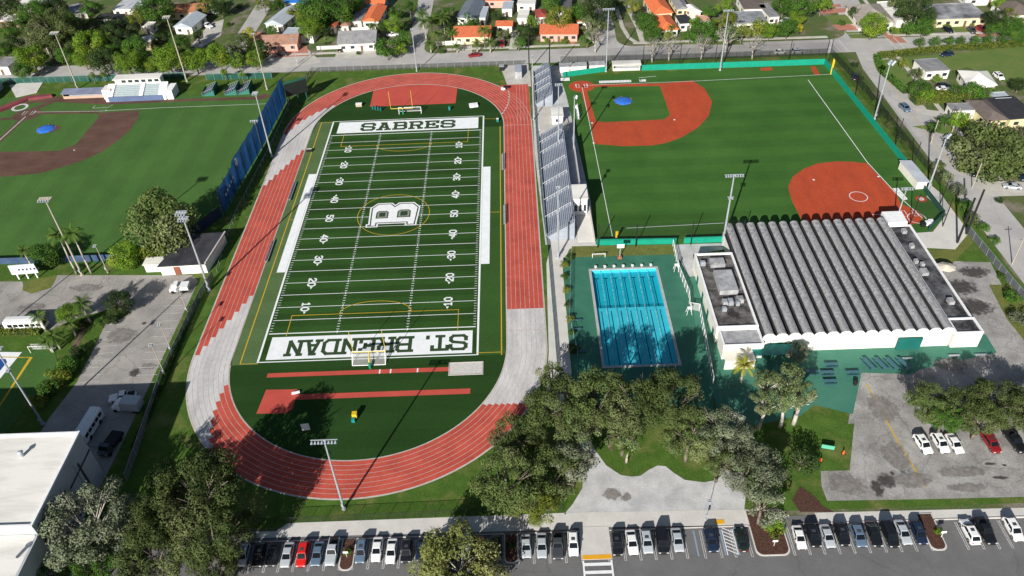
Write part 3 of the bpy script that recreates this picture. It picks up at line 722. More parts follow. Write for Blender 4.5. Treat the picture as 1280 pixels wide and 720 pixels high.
mb.grid(V, F_); sm_ = mat('wind_screen_fabric', (.022, .110, .30), (.014, .070, .20), scale=.5, rough=.6, trans=.45)
mb.build('fabric', sm_, t, smooth=True)
for i in range(13):
    x, y = lerp_path(pts, i/12); mb = MB(); mb.tube((x+47.75, y-3.5, 0), (x+47.75, y-3.5, 9.4), .12, .1, 8); mb.build('post', dark_metal, t)
lg = MB()   # pale round mark and small white lettering on the screen are vertical on the fabric
for (u, v, s_) in ((.07, .50, .5), (.10, .55, .5), (.13, .58, .5), (.16, .62, .5), (.19, .66, .5)):
    x, y = lerp_path(pts, u); lg = MB(); lg.box(x+47.75, y-3.5, .4+v*7.6, .04, .9, .7); lg.build('lettering', mat('screen_print', (.45, .55, .65), rough=.7), t)
x, y = lerp_path(pts, .27); lg = MB(); lg.tube((x+47.72, y-3.5, 7.6), (x+47.78, y-3.5, 7.6), 1.2, 1.2, 20)
lg.build('round_emblem', mat('screen_print', (.45, .55, .65), rough=.7), t)
# dark low fence from the screen to the sheds
wallrun('windscreen_fence', [(-47.6, 3.0), (-53.0, -7.0), (-58.2, -13.6)], 3.4, .08, mat('navy_screen', (.012, .02, .05), (.02, .03, .06), rough=.8), 'low dark navy screened fence from the blue wind screen to the big round tree', 'fence')
wallrun('windscreen_fence', [(-68, -15.4), (-96, -15.2), (-118, -15.0)], 2.0, .08, mat('blue_grey_screen', (.05, .09, .17), (.03, .055, .11), scale=.4, rough=.7), 'blue grey screened fence along the bottom of the left ball field', 'fence')
# chain link round the track
fence([W2(232, 385), W2(240, 372), W2(285, 290)], 1.8, 'short fence above the lot beside the left straight of the track') if False else None
fence([(-42.8, -86), (-44.6, -58), (-43.8, -32), (-42.6, -24)], 2.2, 'grey screened fence between the left car park and the track', m_net=mat('grey_screen', (.16, .17, .18), (.10, .11, .12), rough=.8, alpha=.8), name='screened_fence')
fence([(-42.3, -22), (-43.8, 2), (-41.8, 40), (-41.2, 64), (-41.8, 72)], 1.3, 'low grey chain link fence along the upper left straight of the track')
fence([(-41, 75), (-38, 92.8), (-20, 92.4), (38, 91.8)], 2.0, 'dark chain link fence between the top bend of the track and the street', m_net=mat('mesh_grey', (.06, .065, .06), (.1, .1, .09), rough=.8, alpha=.5))
fence([(41.3, 76), (41.2, 30), (41.4, 0), (42.0, -20), (42.0, -60)], 1.2, 'low green fence along the right straight between track and bleachers', m_net=mat('mesh_green', (.02, .16, .11), rough=.8, alpha=.8), m_post=mat('green_post', (.02, .12, .09)))
fence([(-29, -96.8), (0, -96.5), (41, -95.8)], 1.8, 'black chain link fence on the lawn above the parked cars', m_net=mat('mesh_black', (.02, .02, .02), rough=.8, alpha=.22), m_post=dark_metal)
fence([(52, 92.4), (100, 90.6), (147, 90.2)], 2.4, 'dark chain link fence between the far teal wall and the street', m_net=mat('mesh_black2', (.03, .035, .03), rough=.8, alpha=.42), m_post=dark_metal)
fence([(148.5, 90), (150.6, 60), (151.0, 30), (151.5, 5)], 2.4, 'dark hedge-lined fence between the softball field and the east street', m_net=mat('mesh_black2', (.03, .035, .03), rough=.8, alpha=.42), m_post=dark_metal)
fence([W2(1208, 290), W2(1241, 330), W2(1262, 356), W2(1300, 400)], 2.2, 'grey screened fence from the forecourt corner down the service road', m_net=mat('grey_screen', (.16, .17, .18), (.10, .11, .12), rough=.8, alpha=.8), name='screened_fence')
fence([W2(714, 318), W2(712, 400), W2(722, 445)], 1.6, 'planted fence along the left edge of the pool deck', m_net=net_mat)
fence([W2(841, 308), W2(848, 340), W2(861, 372), W2(862, 387)], 2.2, 'upper white fence between the pool deck and the gym', m_net=mat('mesh_white', (.55, .55, .55), rough=.8, alpha=.45), m_post=white, r=.07, step=2)
fence([W2(862, 387), W2(874, 389), W2(891, 480)], 2.2, 'lower white fence between the pool deck and the green court', m_net=mat('mesh_white', (.55, .55, .55), rough=.8, alpha=.45), m_post=white, r=.07, step=2)
fence([(-170, 93.6), (-120, 92.6), (-84, 91.8)], 2.4, 'dark green mesh fence behind the baseball grandstand on the left', m_net=screen_green)
fence([(-76, 90), (-52, 89)], 2.4, 'dark green mesh fence on the street side left of the scoreboard', m_net=screen_green)

# ================================================================== LIGHT MASTS
def mast(px, py, h, label, arms=((-.2, 4.4),), col=None, r=.24, face=0.0, lamps=8, cluster=False, name='floodlight_mast', cat='floodlight', group=None, xy=None):
    c = G(px, py) if xy is None else Vector((xy[0], xy[1], 0))
    t = thing(name, label, cat, (c.x, c.y, 0), face, group); col = col or steel
    mb = MB(); mb.tube((0, 0, 0), (0, 0, h), r, r*.55, 12); mb.tube((0, 0, 0), (0, 0, .35), r*1.8, r*1.6, 12); mb.build('pole', col, t)
    for (dz, wd) in arms:
        mb = MB()
        for dy in ((0,) if not cluster else (-.55, 0, .55)): mb.box(0, dy, h+dz, wd, .14, .14)
        mb.box(0, 0, h+dz-.25, .5, .5, .3)
        a = mb.build('crossarm', col, t)
        n = max(2, int(lamps*wd/4.4)); lm = MB()
        lm.tube((0, 0, .02), (0, -.4, -.32), .12, .27, 8); lme = lm.mesh('lamp_head'); lme.materials.append(mat('lamp_housing', (.48, .52, .56), (.36, .40, .44), rough=.35, metal=.3))
        for k in range(n):
            x = -wd/2+wd*(k+.5)/n
            for dy in ((-.3,) if not cluster else (-.75, .3)):
                link('lamp_head', lme, a, (x, dy, h+dz))
    mb = MB(); mb.box(0, -r-.14, 1.7, .4, .25, .8); mb.build('control_box', steel, t)
    return t
mast(430, 636, 20, 'grey light mast standing between the bottom bend of the track and the parked cars', ((0, 4.6),))
mast(903, 307, 21.3, 'tall grey twin-arm light mast at the upper left corner of the ribbed gym roof', ((0, 4.6), (-6.4, 1.6)), r=.3)
mast(262, 363, 23.5, 'pale light mast with bulky lamp head at the top corner of the left lot', ((0, 2.6), (-1.6, 2.4)), cluster=True, r=.3)
mast(54, 530, 22.5, 'tall light mast at the edge of the small practice pitch, bottom left', ((0, 3.4), (-6, .9)), r=.24)
mast(103, 344, 23.5, 'concrete light mast standing among tall palms below the left ball field', ((0, 3.0),), col=conc_pole, cluster=True, r=.28)
mast(97.5, 111, 21, 'concrete light mast behind the dugout of the left ball field', ((0, 3.0),), col=conc_pole, cluster=True, r=.26)
mast(234, 102, 24, 'concrete light mast to the right of the white press box', ((0, 2.6),), col=conc_pole, cluster=True, r=.28)
mast(521, 89, 15.8, 'thin pale light mast above the top bend of the track', ((0, 1.2),), r=.2)
mast(1093, 149, 19, 'pale light mast beside the east street with a flat square head', ((0, 3.4),), r=.27, face=.9, cluster=True)
mast(757.5, 89.5, 22.6, 'grey light mast at the left end of the white street-side dugout', ((0, 4.2),), r=.24)
mast(900, 88, 21.5, 'grey light mast rising from the middle of the far teal wall', ((0, 3.6),), r=.27)
mast(340, 196, 21.5, 'tall light mast between the blue wind screen and the upper left straight', ((0, 1.7),), r=.26, cluster=True)
mast(327.5, 187, 10.2, 'shorter light mast just left of the tall one by the blue wind screen', ((0, 2.6),), r=.18)
mast(334, 112, 20.5, 'concrete street-side light mast above the blue wind screen', ((0, 1.6),), col=conc_pole, r=.22)
mast(697.5, 322, 21.5, 'pale light mast at the lower end of the bleachers', ((0, 1.4), (-1.5, .9)), r=.27)
mast(698, 193, 23, 'light mast halfway up the bleachers beside a white lamp cluster', ((0, 2.2), (-6, 2.0)), r=.25)
mast(717, 197, 20, 'light mast behind the bleachers with its head over the softball field', ((0, 2.0), (-3.0, 2.0)), r=.25, face=1.4)
mast(667, 150, 22, 'thin light mast at the upper end of the bleachers', ((0, 1.0),), r=.2)
mast(1117, 285, 12.4, 'small pale T-shaped light mast behind the right end of the gym', ((0, 3.2),), r=.2)
mast(1160, 237, 17, 'pale leaning-looking light mast beside the right-hand dugout', ((0, 3.0),), r=.27, face=.8)
mast(418, 96, 9.5, 'short lamp mast by the bend of the street above the scoreboard', ((0, .8),), r=.12, lamps=4) if False else None
mast(372, 80, 9.8, 'grey street light mast in front of the pink house', ((0, .9),), r=.13, name='street_light', cat='street light')
mast(0, 0, 24, 'light mast standing beyond the left edge of the practice pitch', ((0, 3.0),), r=.26, xy=(-98, -62), cluster=True)
for i, (px_, py_, h, lb) in enumerate(((207, 470, 10, 'lower of the thin wooden lamp posts along the screened fence of the left car park'), (215, 440, 9, 'middle thin wooden lamp post along the screened fence of the left car park'), (235, 391, 8, 'upper thin wooden lamp post along the screened fence, near the white utility truck'),
        (135, 341, 9, 'thin concrete lamp post just right of the tall palms below the ball field'))):
    mast(px_, py_, h, lb, ((0, .9),), col=conc_pole, r=.12, lamps=6, name='lamp_post', cat='lamp post')
mast(145.8, 700, 8, 'small grey lamp post under the silvery trees at bottom left', ((0, .8),), r=.1, lamps=6, name='lamp_post', cat='lamp post')
mast(882, 650, 6, 'slim black-topped lamp post on the pale plaza kerb by the navy car', ((0, .5),), r=.07, lamps=6, name='lamp_post', cat='lamp post')
# ================================================================== POOL
pool_wall = mat('pool_plaster', (.12, .55, .64), (.10, .48, .58), scale=.5, rough=.6)
pool_deep = mat('pool_plaster_deep', (.025, .42, .52), (.02, .36, .46), scale=.5, rough=.6)
navy = mat('pool_lane_tile', (.01, .03, .08), rough=.5)
wm = bpy.data.materials.new('pool_water'); wm.use_nodes = True
N = wm.node_tree.nodes; Lk = wm.node_tree.links; N.remove(N['Principled BSDF'])
tp_ = N.new('ShaderNodeBsdfTransparent'); tp_.inputs[0].default_value = (.62, .95, .97, 1)
gl = N.new('ShaderNodeBsdfGlossy'); gl.inputs['Roughness'].default_value = .04
lw_ = N.new('ShaderNodeLayerWeight'); lw_.inputs[0].default_value = .5; fr = N.new('ShaderNodeMath'); fr.operation = 'POWER'; fr.inputs[1].default_value = 4.0; Lk.new(lw_.outputs['Facing'], fr.inputs[0])
nz = N.new('ShaderNodeTexNoise'); nz.inputs['Scale'].default_value = 1.3; nz.inputs['Detail'].default_value = 3
bp = N.new('ShaderNodeBump'); bp.inputs['Strength'].default_value = .25; bp.inputs['Distance'].default_value = .1
tc = N.new('ShaderNodeTexCoord'); Lk.new(tc.outputs['Object'], nz.inputs[0]); Lk.new(nz.outputs[0], bp.inputs['Height'])
for q in (gl, lw_): Lk.new(bp.outputs[0], q.inputs['Normal'])
ms = N.new('ShaderNodeMixShader'); Lk.new(fr.outputs[0], ms.inputs[0]); Lk.new(tp_.outputs[0], ms.inputs[1]); Lk.new(gl.outputs[0], ms.inputs[2]); Lk.new(ms.outputs[0], N['Material Output'].inputs[0])
t = thing('swimming_pool', 'rectangular turquoise lap pool with dark lane lines set in the green deck', 'swimming pool', ((PX0+PX1)/2, (PY0+PY1)/2, 0))
hw, hl = (PX1-PX0)/2, (PY1-PY0)/2
mb = MB(); ym = 4.5
for (ya, yb, d, m) in ((-hl, ym-1.5, -.55, 0), (ym, hl, -.95, 1)): mb.face([(-hw, ya, d), (hw, ya, d), (hw, yb, d), (-hw, yb, d)], m)
mb.face([(-hw, ym-1.5, -.55), (hw, ym-1.5, -.55), (hw, ym, -.95), (-hw, ym, -.95)], 1)
for s in (-1, 1):
    mb.face([(s*hw, -hl, -.96), (s*hw, hl, -.96), (s*hw, hl, .03), (s*hw, -hl, .03)], 0)
    mb.face([(-hw, s*hl, -.96), (hw, s*hl, -.96), (hw, s*hl, .03), (-hw, s*hl, .03)], 0)
mb.build('basin', [pool_wall, pool_deep], t)
mb = MB(); e = .3
for s in (-1, 1):
    mb.box(s*(hw+e), 0, .07, .6, 2*hl+1.2, .14); mb.box(0, s*(hl+e), .07, 2*hw-.002, .6, .14)
mb.build('coping', mat('pool_coping', (.42, .42, .41), (.34, .34, .33), scale=.6, rough=.8), t)
mb = MB(); mb.face([(-hw, -hl, -.12), (hw, -hl, -.12), (hw, hl, -.12), (-hw, hl, -.12)]); mb.build('water', wm, t)
for k in range(7):
    x = -hw+2*hw*(k+.5)/7; mb = MB()
    mb.box(x, -hl/2+ym/2-.9, -.54, .19, hl+ym-3.4, .012); mb.face([(x-.12, ym-1.5, -.536), (x+.12, ym-1.5, -.536), (x+.12, ym, -.936), (x-.12, ym, -.936)])
    mb.box(x, (ym+hl-2)/2, -.94, .19, hl-2-ym, .012); mb.box(x, hl-2.1, -.936, 1.1, .3, .014)
    mb.build('lane_line', navy, t)
rope = mat('lane_rope', (.10, .16, .24), (.45, .5, .55), scale=2.2, rough=.5, lo=.48, hi=.52)
for k in range(1, 7):
    x = -hw+2*hw*k/7; mb = MB(); mb.tube((x, -hl, -.09), (x, hl, -.09), .05, .05, 6); mb.build('lane_rope', rope, t)
for k in range(7):
    x = (PX0+PX1)/2-hw+2*hw*(k+.5)/7; s = thing('starting_block', ('leftmost', 'second', 'third', 'middle', 'third from right', 'second from right', 'rightmost')[k]+' of the seven small starting blocks along the far pool edge', 'starting block', (x, PY1+.75, .14), 0, 'starting blocks along the far pool edge')
    mb = MB(); mb.box(0, 0, .25, .3, .4, .5); mb.build('post', steel, s); mb = MB(); mb.box(0, -.05, .55, .65, .75, .08); mb.build('platform', white, s)

# ================================================================== GYMNASIUM
wall_white = mat('painted_wall', (.77, .75, .67), (.62, .60, .53), scale=.35, rough=.8, fine=.04)
wall_cream = mat('cream_wall', (.78, .74, .62), (.68, .64, .54), scale=.4, rough=.8)
vault_m = mat('vault_roofing', (.33, .325, .335), (.19, .19, .195), scale=1.6, fine=.28, rough=.9, detail=9, stretch=(1, .6, 1))
bitumen = mat('bitumen_roof', (.030, .027, .026), (.19, .18, .175), scale=.42, fine=.3, rough=.9, detail=9, lo=.38, hi=.68)
bitumen_dark = mat('dark_bitumen_roof', (.022, .022, .025), (.17, .17, .18), scale=.3, fine=.25, rough=.8, detail=8, lo=.4, hi=.7)
grey_roof = mat('grey_membrane_roof', (.40, .40, .41), (.22, .22, .23), scale=.6, rough=.8)
white_roof = mat('white_membrane_roof', (.73, .71, .66), (.54, .52, .48), scale=.22, fine=.03, rough=.7, stretch=(.4, 2.2, 1), lo=.42, hi=.72)
GZ = 4.6
ax = G(908, 283, GZ); bx = G(1110, 276, GZ); cx_ = G(950, 425, GZ); dx_ = G(1188, 410, GZ)
GX0 = (ax.x+cx_.x)/2; GX1 = (bx.x+dx_.x)/2; GY1 = (ax.y+bx.y)/2; GY0 = (cx_.y+dx_.y)/2
t = thing('gymnasium', 'large gymnasium with grey ribbed barrel-vault roof and white walls beside the pool', 'gymnasium', (GX0, GY0, 0))
GW = GX1-GX0; GD = GY1-GY0; NV = 15; vw = GW/NV
mb = MB(); mb.prism([(.15, .5), (GW-.15, .5), (GW-.15, GD-.3), (.15, GD-.3)], 0, GZ-.93); mb.build('wall', wall_white, t)
def vault_strip(x0):
    mb = MB(); n = 14; r = vw*.355; V = []; xs = x0+vw/2
    for y in (0, GD):
        for k in range(n+1):
            a = PI*k/n; V.append((xs-r*math.cos(a), y, GZ+.02+1.1*math.sin(a)**.5 if 0 < k < n else GZ-.9))
    V2 = [(v[0], v[1], v[2]) for v in V]
    F = [(k, n+1+k, n+2+k, k+1) for k in range(n)]+[tuple(range(n+1)), tuple(range(2*n+1, n, -1))]
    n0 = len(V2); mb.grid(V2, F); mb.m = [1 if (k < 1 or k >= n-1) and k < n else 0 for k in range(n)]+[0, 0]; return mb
v0 = vault_strip(0).mesh('roof_vault', False); v0.materials.append(vault_m); v0.materials.append(mat('valley_shade', (.020, .020, .022), (.05, .05, .052), scale=1.2, rough=.9))  # vault skirts blackened: the shadow in the gaps is put into the colour
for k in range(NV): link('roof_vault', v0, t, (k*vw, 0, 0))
mb = MB(); mb.box(GW/2, GD/2, GZ-.85, GW+.02, GD-.3, .12); mb.build('valley_gutter', mat('valley_black', (.012, .012, .014), rough=.9), t)  # floor of the gaps, its black deepens the shade painted between vaults
# scalloped fascia at the near end
mb = MB()
for k in range(NV):
    n = 10; r = vw*.5; xs = k*vw+vw/2; P = [(xs-r, -.12, GZ-.9)]
    for j in range(n+1):
        a = PI*j/n; P.append((xs-(r-.002)*math.cos(a), -.12, GZ-.35+1.25*math.sin(a)**.7))
    P.append((xs+r, -.12, GZ-.9))
    mb.face(P[::-1]); mb.face([(p[0], p[1]+.16, p[2]) for p in P])
    for j in range(len(P)-1): a, b = P[j], P[j+1]; mb.face([a, b, (b[0], b[1]+.16, b[2]), (a[0], a[1]+.16, a[2])])
mb.build('fascia', white, t)
mb = MB(); mb.box(GW/2, .26, (GZ-.9)/2, GW-.4, .44, GZ-.9); mb.build('front_wall', wall_white, t)
dkgreen = mat('dark_green_panel', (.01, .13, .11), (.008, .10, .085), rough=.6)
for x0_, x1_ in ((3.2, 7.0), (7.6, 9.4)): 
    mb = MB(); mb.box((x0_+x1_)/2-1.5, -.02, 1.5, x1_-x0_, .1, 2.6); mb.build('door', dkgreen, t)
# left flat wing
def flatblock(name, parent, x0, y0, x1, y1, h, roofm, wallm=wall_white, par=.5, th=.3, z0=0):
    mb = MB(); mb.prism([(x0, y0), (x1, y0), (x1, y1), (x0, y1)], z0, h); mb.build('wall', wallm, parent)
    mb = MB(); mb.face([(x0+th, y0+th, h+.012), (x1-th, y0+th, h+.012), (x1-th, y1-th, h+.012), (x0+th, y1-th, h+.012)]); mb.build('roof', roofm, parent)
    mb = MB()
    mb.box((x0+x1)/2, y0+th/2, h+par/2+.002, x1-x0+.1, th, par); mb.box((x0+x1)/2, y1-th/2, h+par/2+.002, x1-x0+.1, th, par)
    mb.box(x0+th/2, (y0+y1)/2, h+par/2+.002, th+.1, y1-y0-2*th-.002, par); mb.box(x1-th/2, (y0+y1)/2, h+par/2+.002, th+.1, y1-y0-2*th-.002, par)
    mb.build('parapet', white, parent)
def rect_from_px(px, z):
    P = GP(px, z); return min(p.x for p in P), min(p.y for p in P), max(p.x for p in P), max(p.y for p in P)
t2 = thing('pool_house', 'white flat-roofed wing with dark stained roof between the pool and the ribbed gym', 'building', (GX0, GY0, 0))
q0 = G(870, 318, 4.4); q1 = G(900, 430, 4.4)
xl = (q0.x+q1.x)/2-GX0; yb = q1.y-GY0; yt = q0.y-GY0
flatblock('wing', t2, xl, yb+5, -.1, yt, 4.2, bitumen)
flatblock('wing', t2, xl+.4, yb-.3, -.1, yb+4.9, 3.9, grey_roof, par=.35)
mb = MB(); mb.box(xl+5.0, yt-11.5, 5.0, 4.2, 7.5, 1.3); mb.build('plant_room', grey_roof, t2)
for i, (x, y, sx, sy) in enumerate(((4.6, 4, 3.4, 2.6), (6.3, 12.7, 1.1, 1.1), (1.2, 4, 1.2, 1), (3.4, 18.4, 1.1, 1.6), (4.7, 18.2, 1.1, 1.6), (6.2, 18.8, .8, .8), (7.0, 17.5, 1.4, 1.6), (2.8, 20.6, 1.0, .8))):
    mb = MB(); mb.box(xl+x, yt-y, 4.8, sx, sy, 1.0); mb.box(xl+x, yt-y, 5.35, sx*.7, sy*.7, .1); mb.build('rooftop_unit', steel if i % 3 else grey_roof, t2)
mb = MB(); mb.box(xl+3.5, yb-1.9, 2.6, 6.5, 3.2, .18); mb.box(xl+3.5, yb-3.3, 1.25, 6.4, .2, 2.5); mb.build('porch', wall_cream, t2)
for k in range(4): mb = MB(); mb.box(xl-.03, yt-6-6*k, 1.2, .1, 1.2, 2.2); mb.build('door', dkgreen, t2)
mb = MB(); mb.box(-5+7.5, -2.0, 2.7, 10.0, 3.2, .12); mb.build('awning', mat('awning_teal', (.006, .19, .16), (.005, .14, .12), rough=.6), t2)
t3 = thing('gym_side_wing', 'low dark flat-roofed wing along the right side of the ribbed gym', 'building', (GX1, GY0, 0))
r1 = G(1225, 411, 4.2)
xr = r1.x-GX1
flatblock('wing', t3, .1, 4.2, xr, GD-1.5, 3.9, bitumen_dark, par=.35)
flatblock('wing', t3, .1, -.6, xr+.2, 4.1, 4.1, bitumen_dark, wallm=wall_white, par=.4)
mb = MB(); mb.box(.1+2.5, GD+1.0, 2.5, 4.8, 4.8, 5.0); mb.build('stair_tower', white, t3)
for (x, y, s_) in ((2.6, 30, .9), (3.2, 9.5, 1.2), (1.2, 24, .8), (2.2, 22.7, .8), (1.5, 20, 1.5), (3, 36, 1)):
    mb = MB(); mb.box(x, y, 4.5, s_, s_*1.3, .9); mb.build('rooftop_unit', grey_roof, t3)
mb = MB()
mb.box(-9.5+.3, -.55, 1.7, 5.2, .3, 3.2); mb.build('door', dkgreen, t3)
# ================================================================== GRANDSTANDS
def grandstand(name, label, x0, x1, y0, y1, z0, z1, rows, aisles, backm, bm=aluminium, tall=0):
    t = thing(name, label, 'bleachers', (x0, y0, 0)); W_ = x1-x0; D_ = y1-y0
    V = []; mb = MB()
    for k in range(rows):
        xa = W_*k/rows; xb = W_*(k+1)/rows; z = z0+(z1-z0)*k/(rows-1)
        mb.box((xa+xb)/2, D_/2, z/2, xb-xa-.002, D_, z)
    mb.build('deck', bm, t)
    for k in range(rows):
        xa = W_*k/rows; z = z0+(z1-z0)*k/(rows-1); mb = MB()
        ys = [0]+sorted(aisles)+[D_]
        for i in range(len(ys)-1):
            a = ys[i]+(.7 if i else .1); b = ys[i+1]-(.7 if i < len(ys)-2 else .1)
            mb.box(xa+.18, (a+b)/2, z+.42, .28, b-a, .06); mb.box(xa+.18, (a+b)/2, z+.2, .08, b-a-.3, .38)
        mb.build('bench', mat('bench_silver', (.30, .335, .40), (.22, .25, .31), rough=.5), t)
    for a in aisles:
        mb = MB(); dz = z1-z0
        mb.tube((0, a, z0+1), (W_-.3, a, z1+1), .04, .04, 5)
        for k in range(0, rows, 2): x = W_*k/rows+.1; mb.tube((x, a, z0+dz*k/rows), (x, a, z0+dz*k/rows+1), .035, .035, 5)
        mb.build('handrail', white, t)
    mb = MB(); mb.box(W_+.1, D_/2, (z1+1.2)/2, .14, D_, z1+1.2); mb.build('back_panel', backm, t)
    mb = MB(); mb.box(-.06, D_/2, (z0+1)/2, .08, D_, z0+1); mb.build('front_rail', backm, t)
    for s in (0, 1):
        mb = MB()
        for k in range(rows): z = z0+(z1-z0)*k/(rows-1); mb.tube((W_*k/rows, s*D_, z), (W_*k/rows, s*D_, z+1.0), .035, .035, 5)
        mb.tube((0, s*D_, z0+1), (W_, s*D_, z1+1.05), .04, .04, 5); mb.build('side_rail', steel, t)
    return t
grandstand('bleachers', 'long silver bleachers along the right straight of the track, below the white hut', 41.9, 49.0, -13.5, 38.5, .9, 5.2, 15, [8, 16, 24, 32, 41, 47], mat('back_panel', (.30, .33, .40), (.24, .27, .33), scale=.4))
grandstand('bleachers', 'shorter bleachers at the far end of the stadium walk, by the street', 41.8, 47.2, 60, 84, .9, 4.0, 11, [7, 12, 18], mat('back_panel', (.30, .33, .40), (.24, .27, .33), scale=.4))
t = thing('rear_walkway', 'raised blue grey concrete walkway behind the long bleachers', 'walkway', (49.1, 5, 0))
mb = MB(); mb.box(1.6, 14.5, 1.5, 3.0, 29, 3.0); mb.build('deck', mat('walkway_concrete', (.34, .36, .42), (.28, .30, .35), scale=.3), t)
mb = MB(); mb.box(3.05, 14.5, 3.5, .08, 29, 1.0); mb.build('parapet', concrete_new, t)
t = thing('ramp', 'long pale concrete ramp running down behind the lower end of the bleachers', 'ramp', (50, -15, 0))
mb = MB(); mb.grid([(0, 0, .1), (4.2, 0, .1), (3.6, 21, 2.9), (0.2, 21, 2.9), (0, 0, 0), (4.2, 0, 0), (3.6, 21, 0), (.2, 21, 0)], [(0, 1, 2, 3), (0, 4, 5, 1), (1, 5, 6, 2), (2, 6, 7, 3), (3, 7, 4, 0)]); mb.build('slab', concrete_new, t)
mb = MB(); mb.grid([(4.25, 0, 0), (4.35, 0, 0), (3.75, 21, 0), (3.65, 21, 0), (4.25, 0, 1.1), (4.35, 0, 1.1), (3.75, 21, 4.0), (3.65, 21, 4.0)], [(0, 1, 5, 4), (1, 2, 6, 5), (2, 3, 7, 6), (3, 0, 4, 7), (4, 5, 6, 7)]); mb.build('parapet', concrete_new, t)
def hut(name, label, cat, x, y, sx, sy, h, wm_, rm, rz=0, roof='flat', over=.25, win=1):
    t = thing(name, label, cat, (x, y, 0), rz)
    mb = MB(); mb.box(0, 0, h/2, sx, sy, h); mb.build('wall', wm_, t)
    mb = MB(); mb.box(0, 0, h+.09, sx+2*over, sy+2*over, .16); mb.build('roof', rm, t)
    for k in range(win):
        mb = MB(); xx = -sx/2+sx*(k+.5)/win; mb.box(xx, -sy/2-.01, h*.55, min(1.2, sx/win*.6), .06, h*.3); mb.build('window', glass_dark, t)
    mb = MB(); mb.box(sx*.2, sy/2+.01, 1.05, .9, .06, 2.1); mb.build('door', mat('door_grey', (.3, .32, .33), rough=.6), t)
    return t
c = G(718, 262, 0); hut('press_box', 'small white press box standing on the walkway behind the bleachers', 'press box', 51.3, -1.5, 3.6, 6.5, 6.6, white, white_roof, win=3)
c = G(714, 147, 0); hut('hut', 'white block hut at the top end of the long bleachers', 'hut', 48.2, 49.5, 3.4, 5.5, 3.2, white, white_roof, win=1)
t = thing('entry_plaza', 'tan concrete entry landing between the two bleachers', 'landing', (44.5, 47, 0))
mb = MB(); mb.prism([(-2, -9), (4.5, -9), (7.5, -3), (6.5, 9), (2.5, 12), (-2, 12)], 0, .5); mb.build('slab', concrete, t)
mb = MB()
for k in range(4): mb.box(-2.15-.3*k, 0, .2-.05*k, .3, 6, .4-.1*k)
mb.build('step', concrete_grey, t)
# equipment at the chute: storage container & golf cart-like carts
t = thing('storage_container', 'grey metal storage container at the far end of the sprint chute', 'container', (36.5, 84, 0))
mb = MB(); mb.box(0, 0, 1.3, 2.4, 6, 2.5); mb.build('body', mat('container_grey', (.34, .37, .44), (.28, .3, .36), rough=.6), t); mb = MB(); mb.box(0, -3.02, 1.3, 2.2, .05, 2.3); mb.build('door', grey_roof, t)
t = thing('equipment_shed', 'black equipment crate stacked beside the sprint chute', 'crate', (30.6, 88.5, 0))
mb = MB(); mb.box(0, 0, .8, 1.6, 1.8, 1.6); mb.build('body', dark_metal, t); mb = MB(); mb.box(0, 0, 1.65, 1.8, 2.0, .1); mb.build('lid', grey_roof, t)

# ================================================================== DUGOUTS AND LEFT GRANDSTAND
def dugout(name, label, a, b, depth, h, wallm, roofm, cat='dugout', back=None):
    """open-fronted dugout, a->b is the front edge"""
    a, b = Vector(a), Vector(b); d = b-a; L = d.length; rz = math.atan2(d.y, d.x)
    t = thing(name, label, cat, (a.x, a.y, 0), rz)
    mb = MB(); mb.box(L/2, depth, h/2, L, .2, h); mb.box(.1, depth/2, h/2, .2, depth-.21, h); mb.box(L-.1, depth/2, h/2, .2, depth-.21, h); mb.build('wall', wallm, t)
    mb = MB(); mb.grid([(-.3, -.5, h+.15), (L+.3, -.5, h+.15), (L+.3, depth+.3, h+.5), (-.3, depth+.3, h+.5), (-.3, -.5, h+.02), (L+.3, -.5, h+.02), (L+.3, depth+.3, h+.3), (-.3, depth+.3, h+.3)], [(0, 1, 2, 3), (7, 6, 5, 4), (0, 4, 5, 1), (1, 5, 6, 2), (2, 6, 7, 3), (3, 7, 4, 0)]); mb.build('roof', roofm, t)
    mb = MB(); mb.box(L/2, .05, .5, L, .1, 1.0); mb.build('front_rail', back or wallm, t)
    mb = MB(); mb.box(L/2, depth-.6, .5, L-.8, .4, .08); mb.box(L/2, depth-.6, .23, L-1.5, .1, .44); mb.build('bench', aluminium, t)
    return t
dugout('dugout', 'white roofed dugout set into the far teal wall by the street', W2(766, 89), W2(800, 88), 2.6, 2.1, wall_white, white_roof, back=concrete_new)
dugout('dugout', 'pale roofed dugout at an angle in the right-hand teal wall', W2(1157, 236), W2(1135, 210), 2.8, 2.2, wall_white, mat('blue_grey_roof', (.52, .55, .60), rough=.6), back=wall_cream)
dugout('dugout', 'dugout with blue grey roof and tan front beside the white grandstand', W2(80, 124), W2(130, 122), 2.8, 2.0, mat('tan_wall', (.50, .34, .26), rough=.8), mat('slate_blue_roof', (.22, .24, .34), (.16, .18, .26), rough=.7))
for i, (px0, py0, px1, py1) in enumerate(((700, 92, 733, 90), (737, 90, 756, 89))):
    p, q = Vector(W2(px0, py0)), Vector(W2(px1, py1)); m_ = (p+q)/2
    t = thing('storage_shed', ('long' if i == 0 else 'short')+' low pale shed roof behind the teal wall near the bleachers', 'shed', (m_.x, m_.y+1.8, 0))
    L = (q-p).length; mb = MB(); mb.box(0, 0, 1.1, L, 3, 2.2); mb.build('wall', wall_white, t); mb = MB(); mb.box(0, 0, 2.28, L+.4, 3.4, .14); mb.build('roof', grey_roof, t)
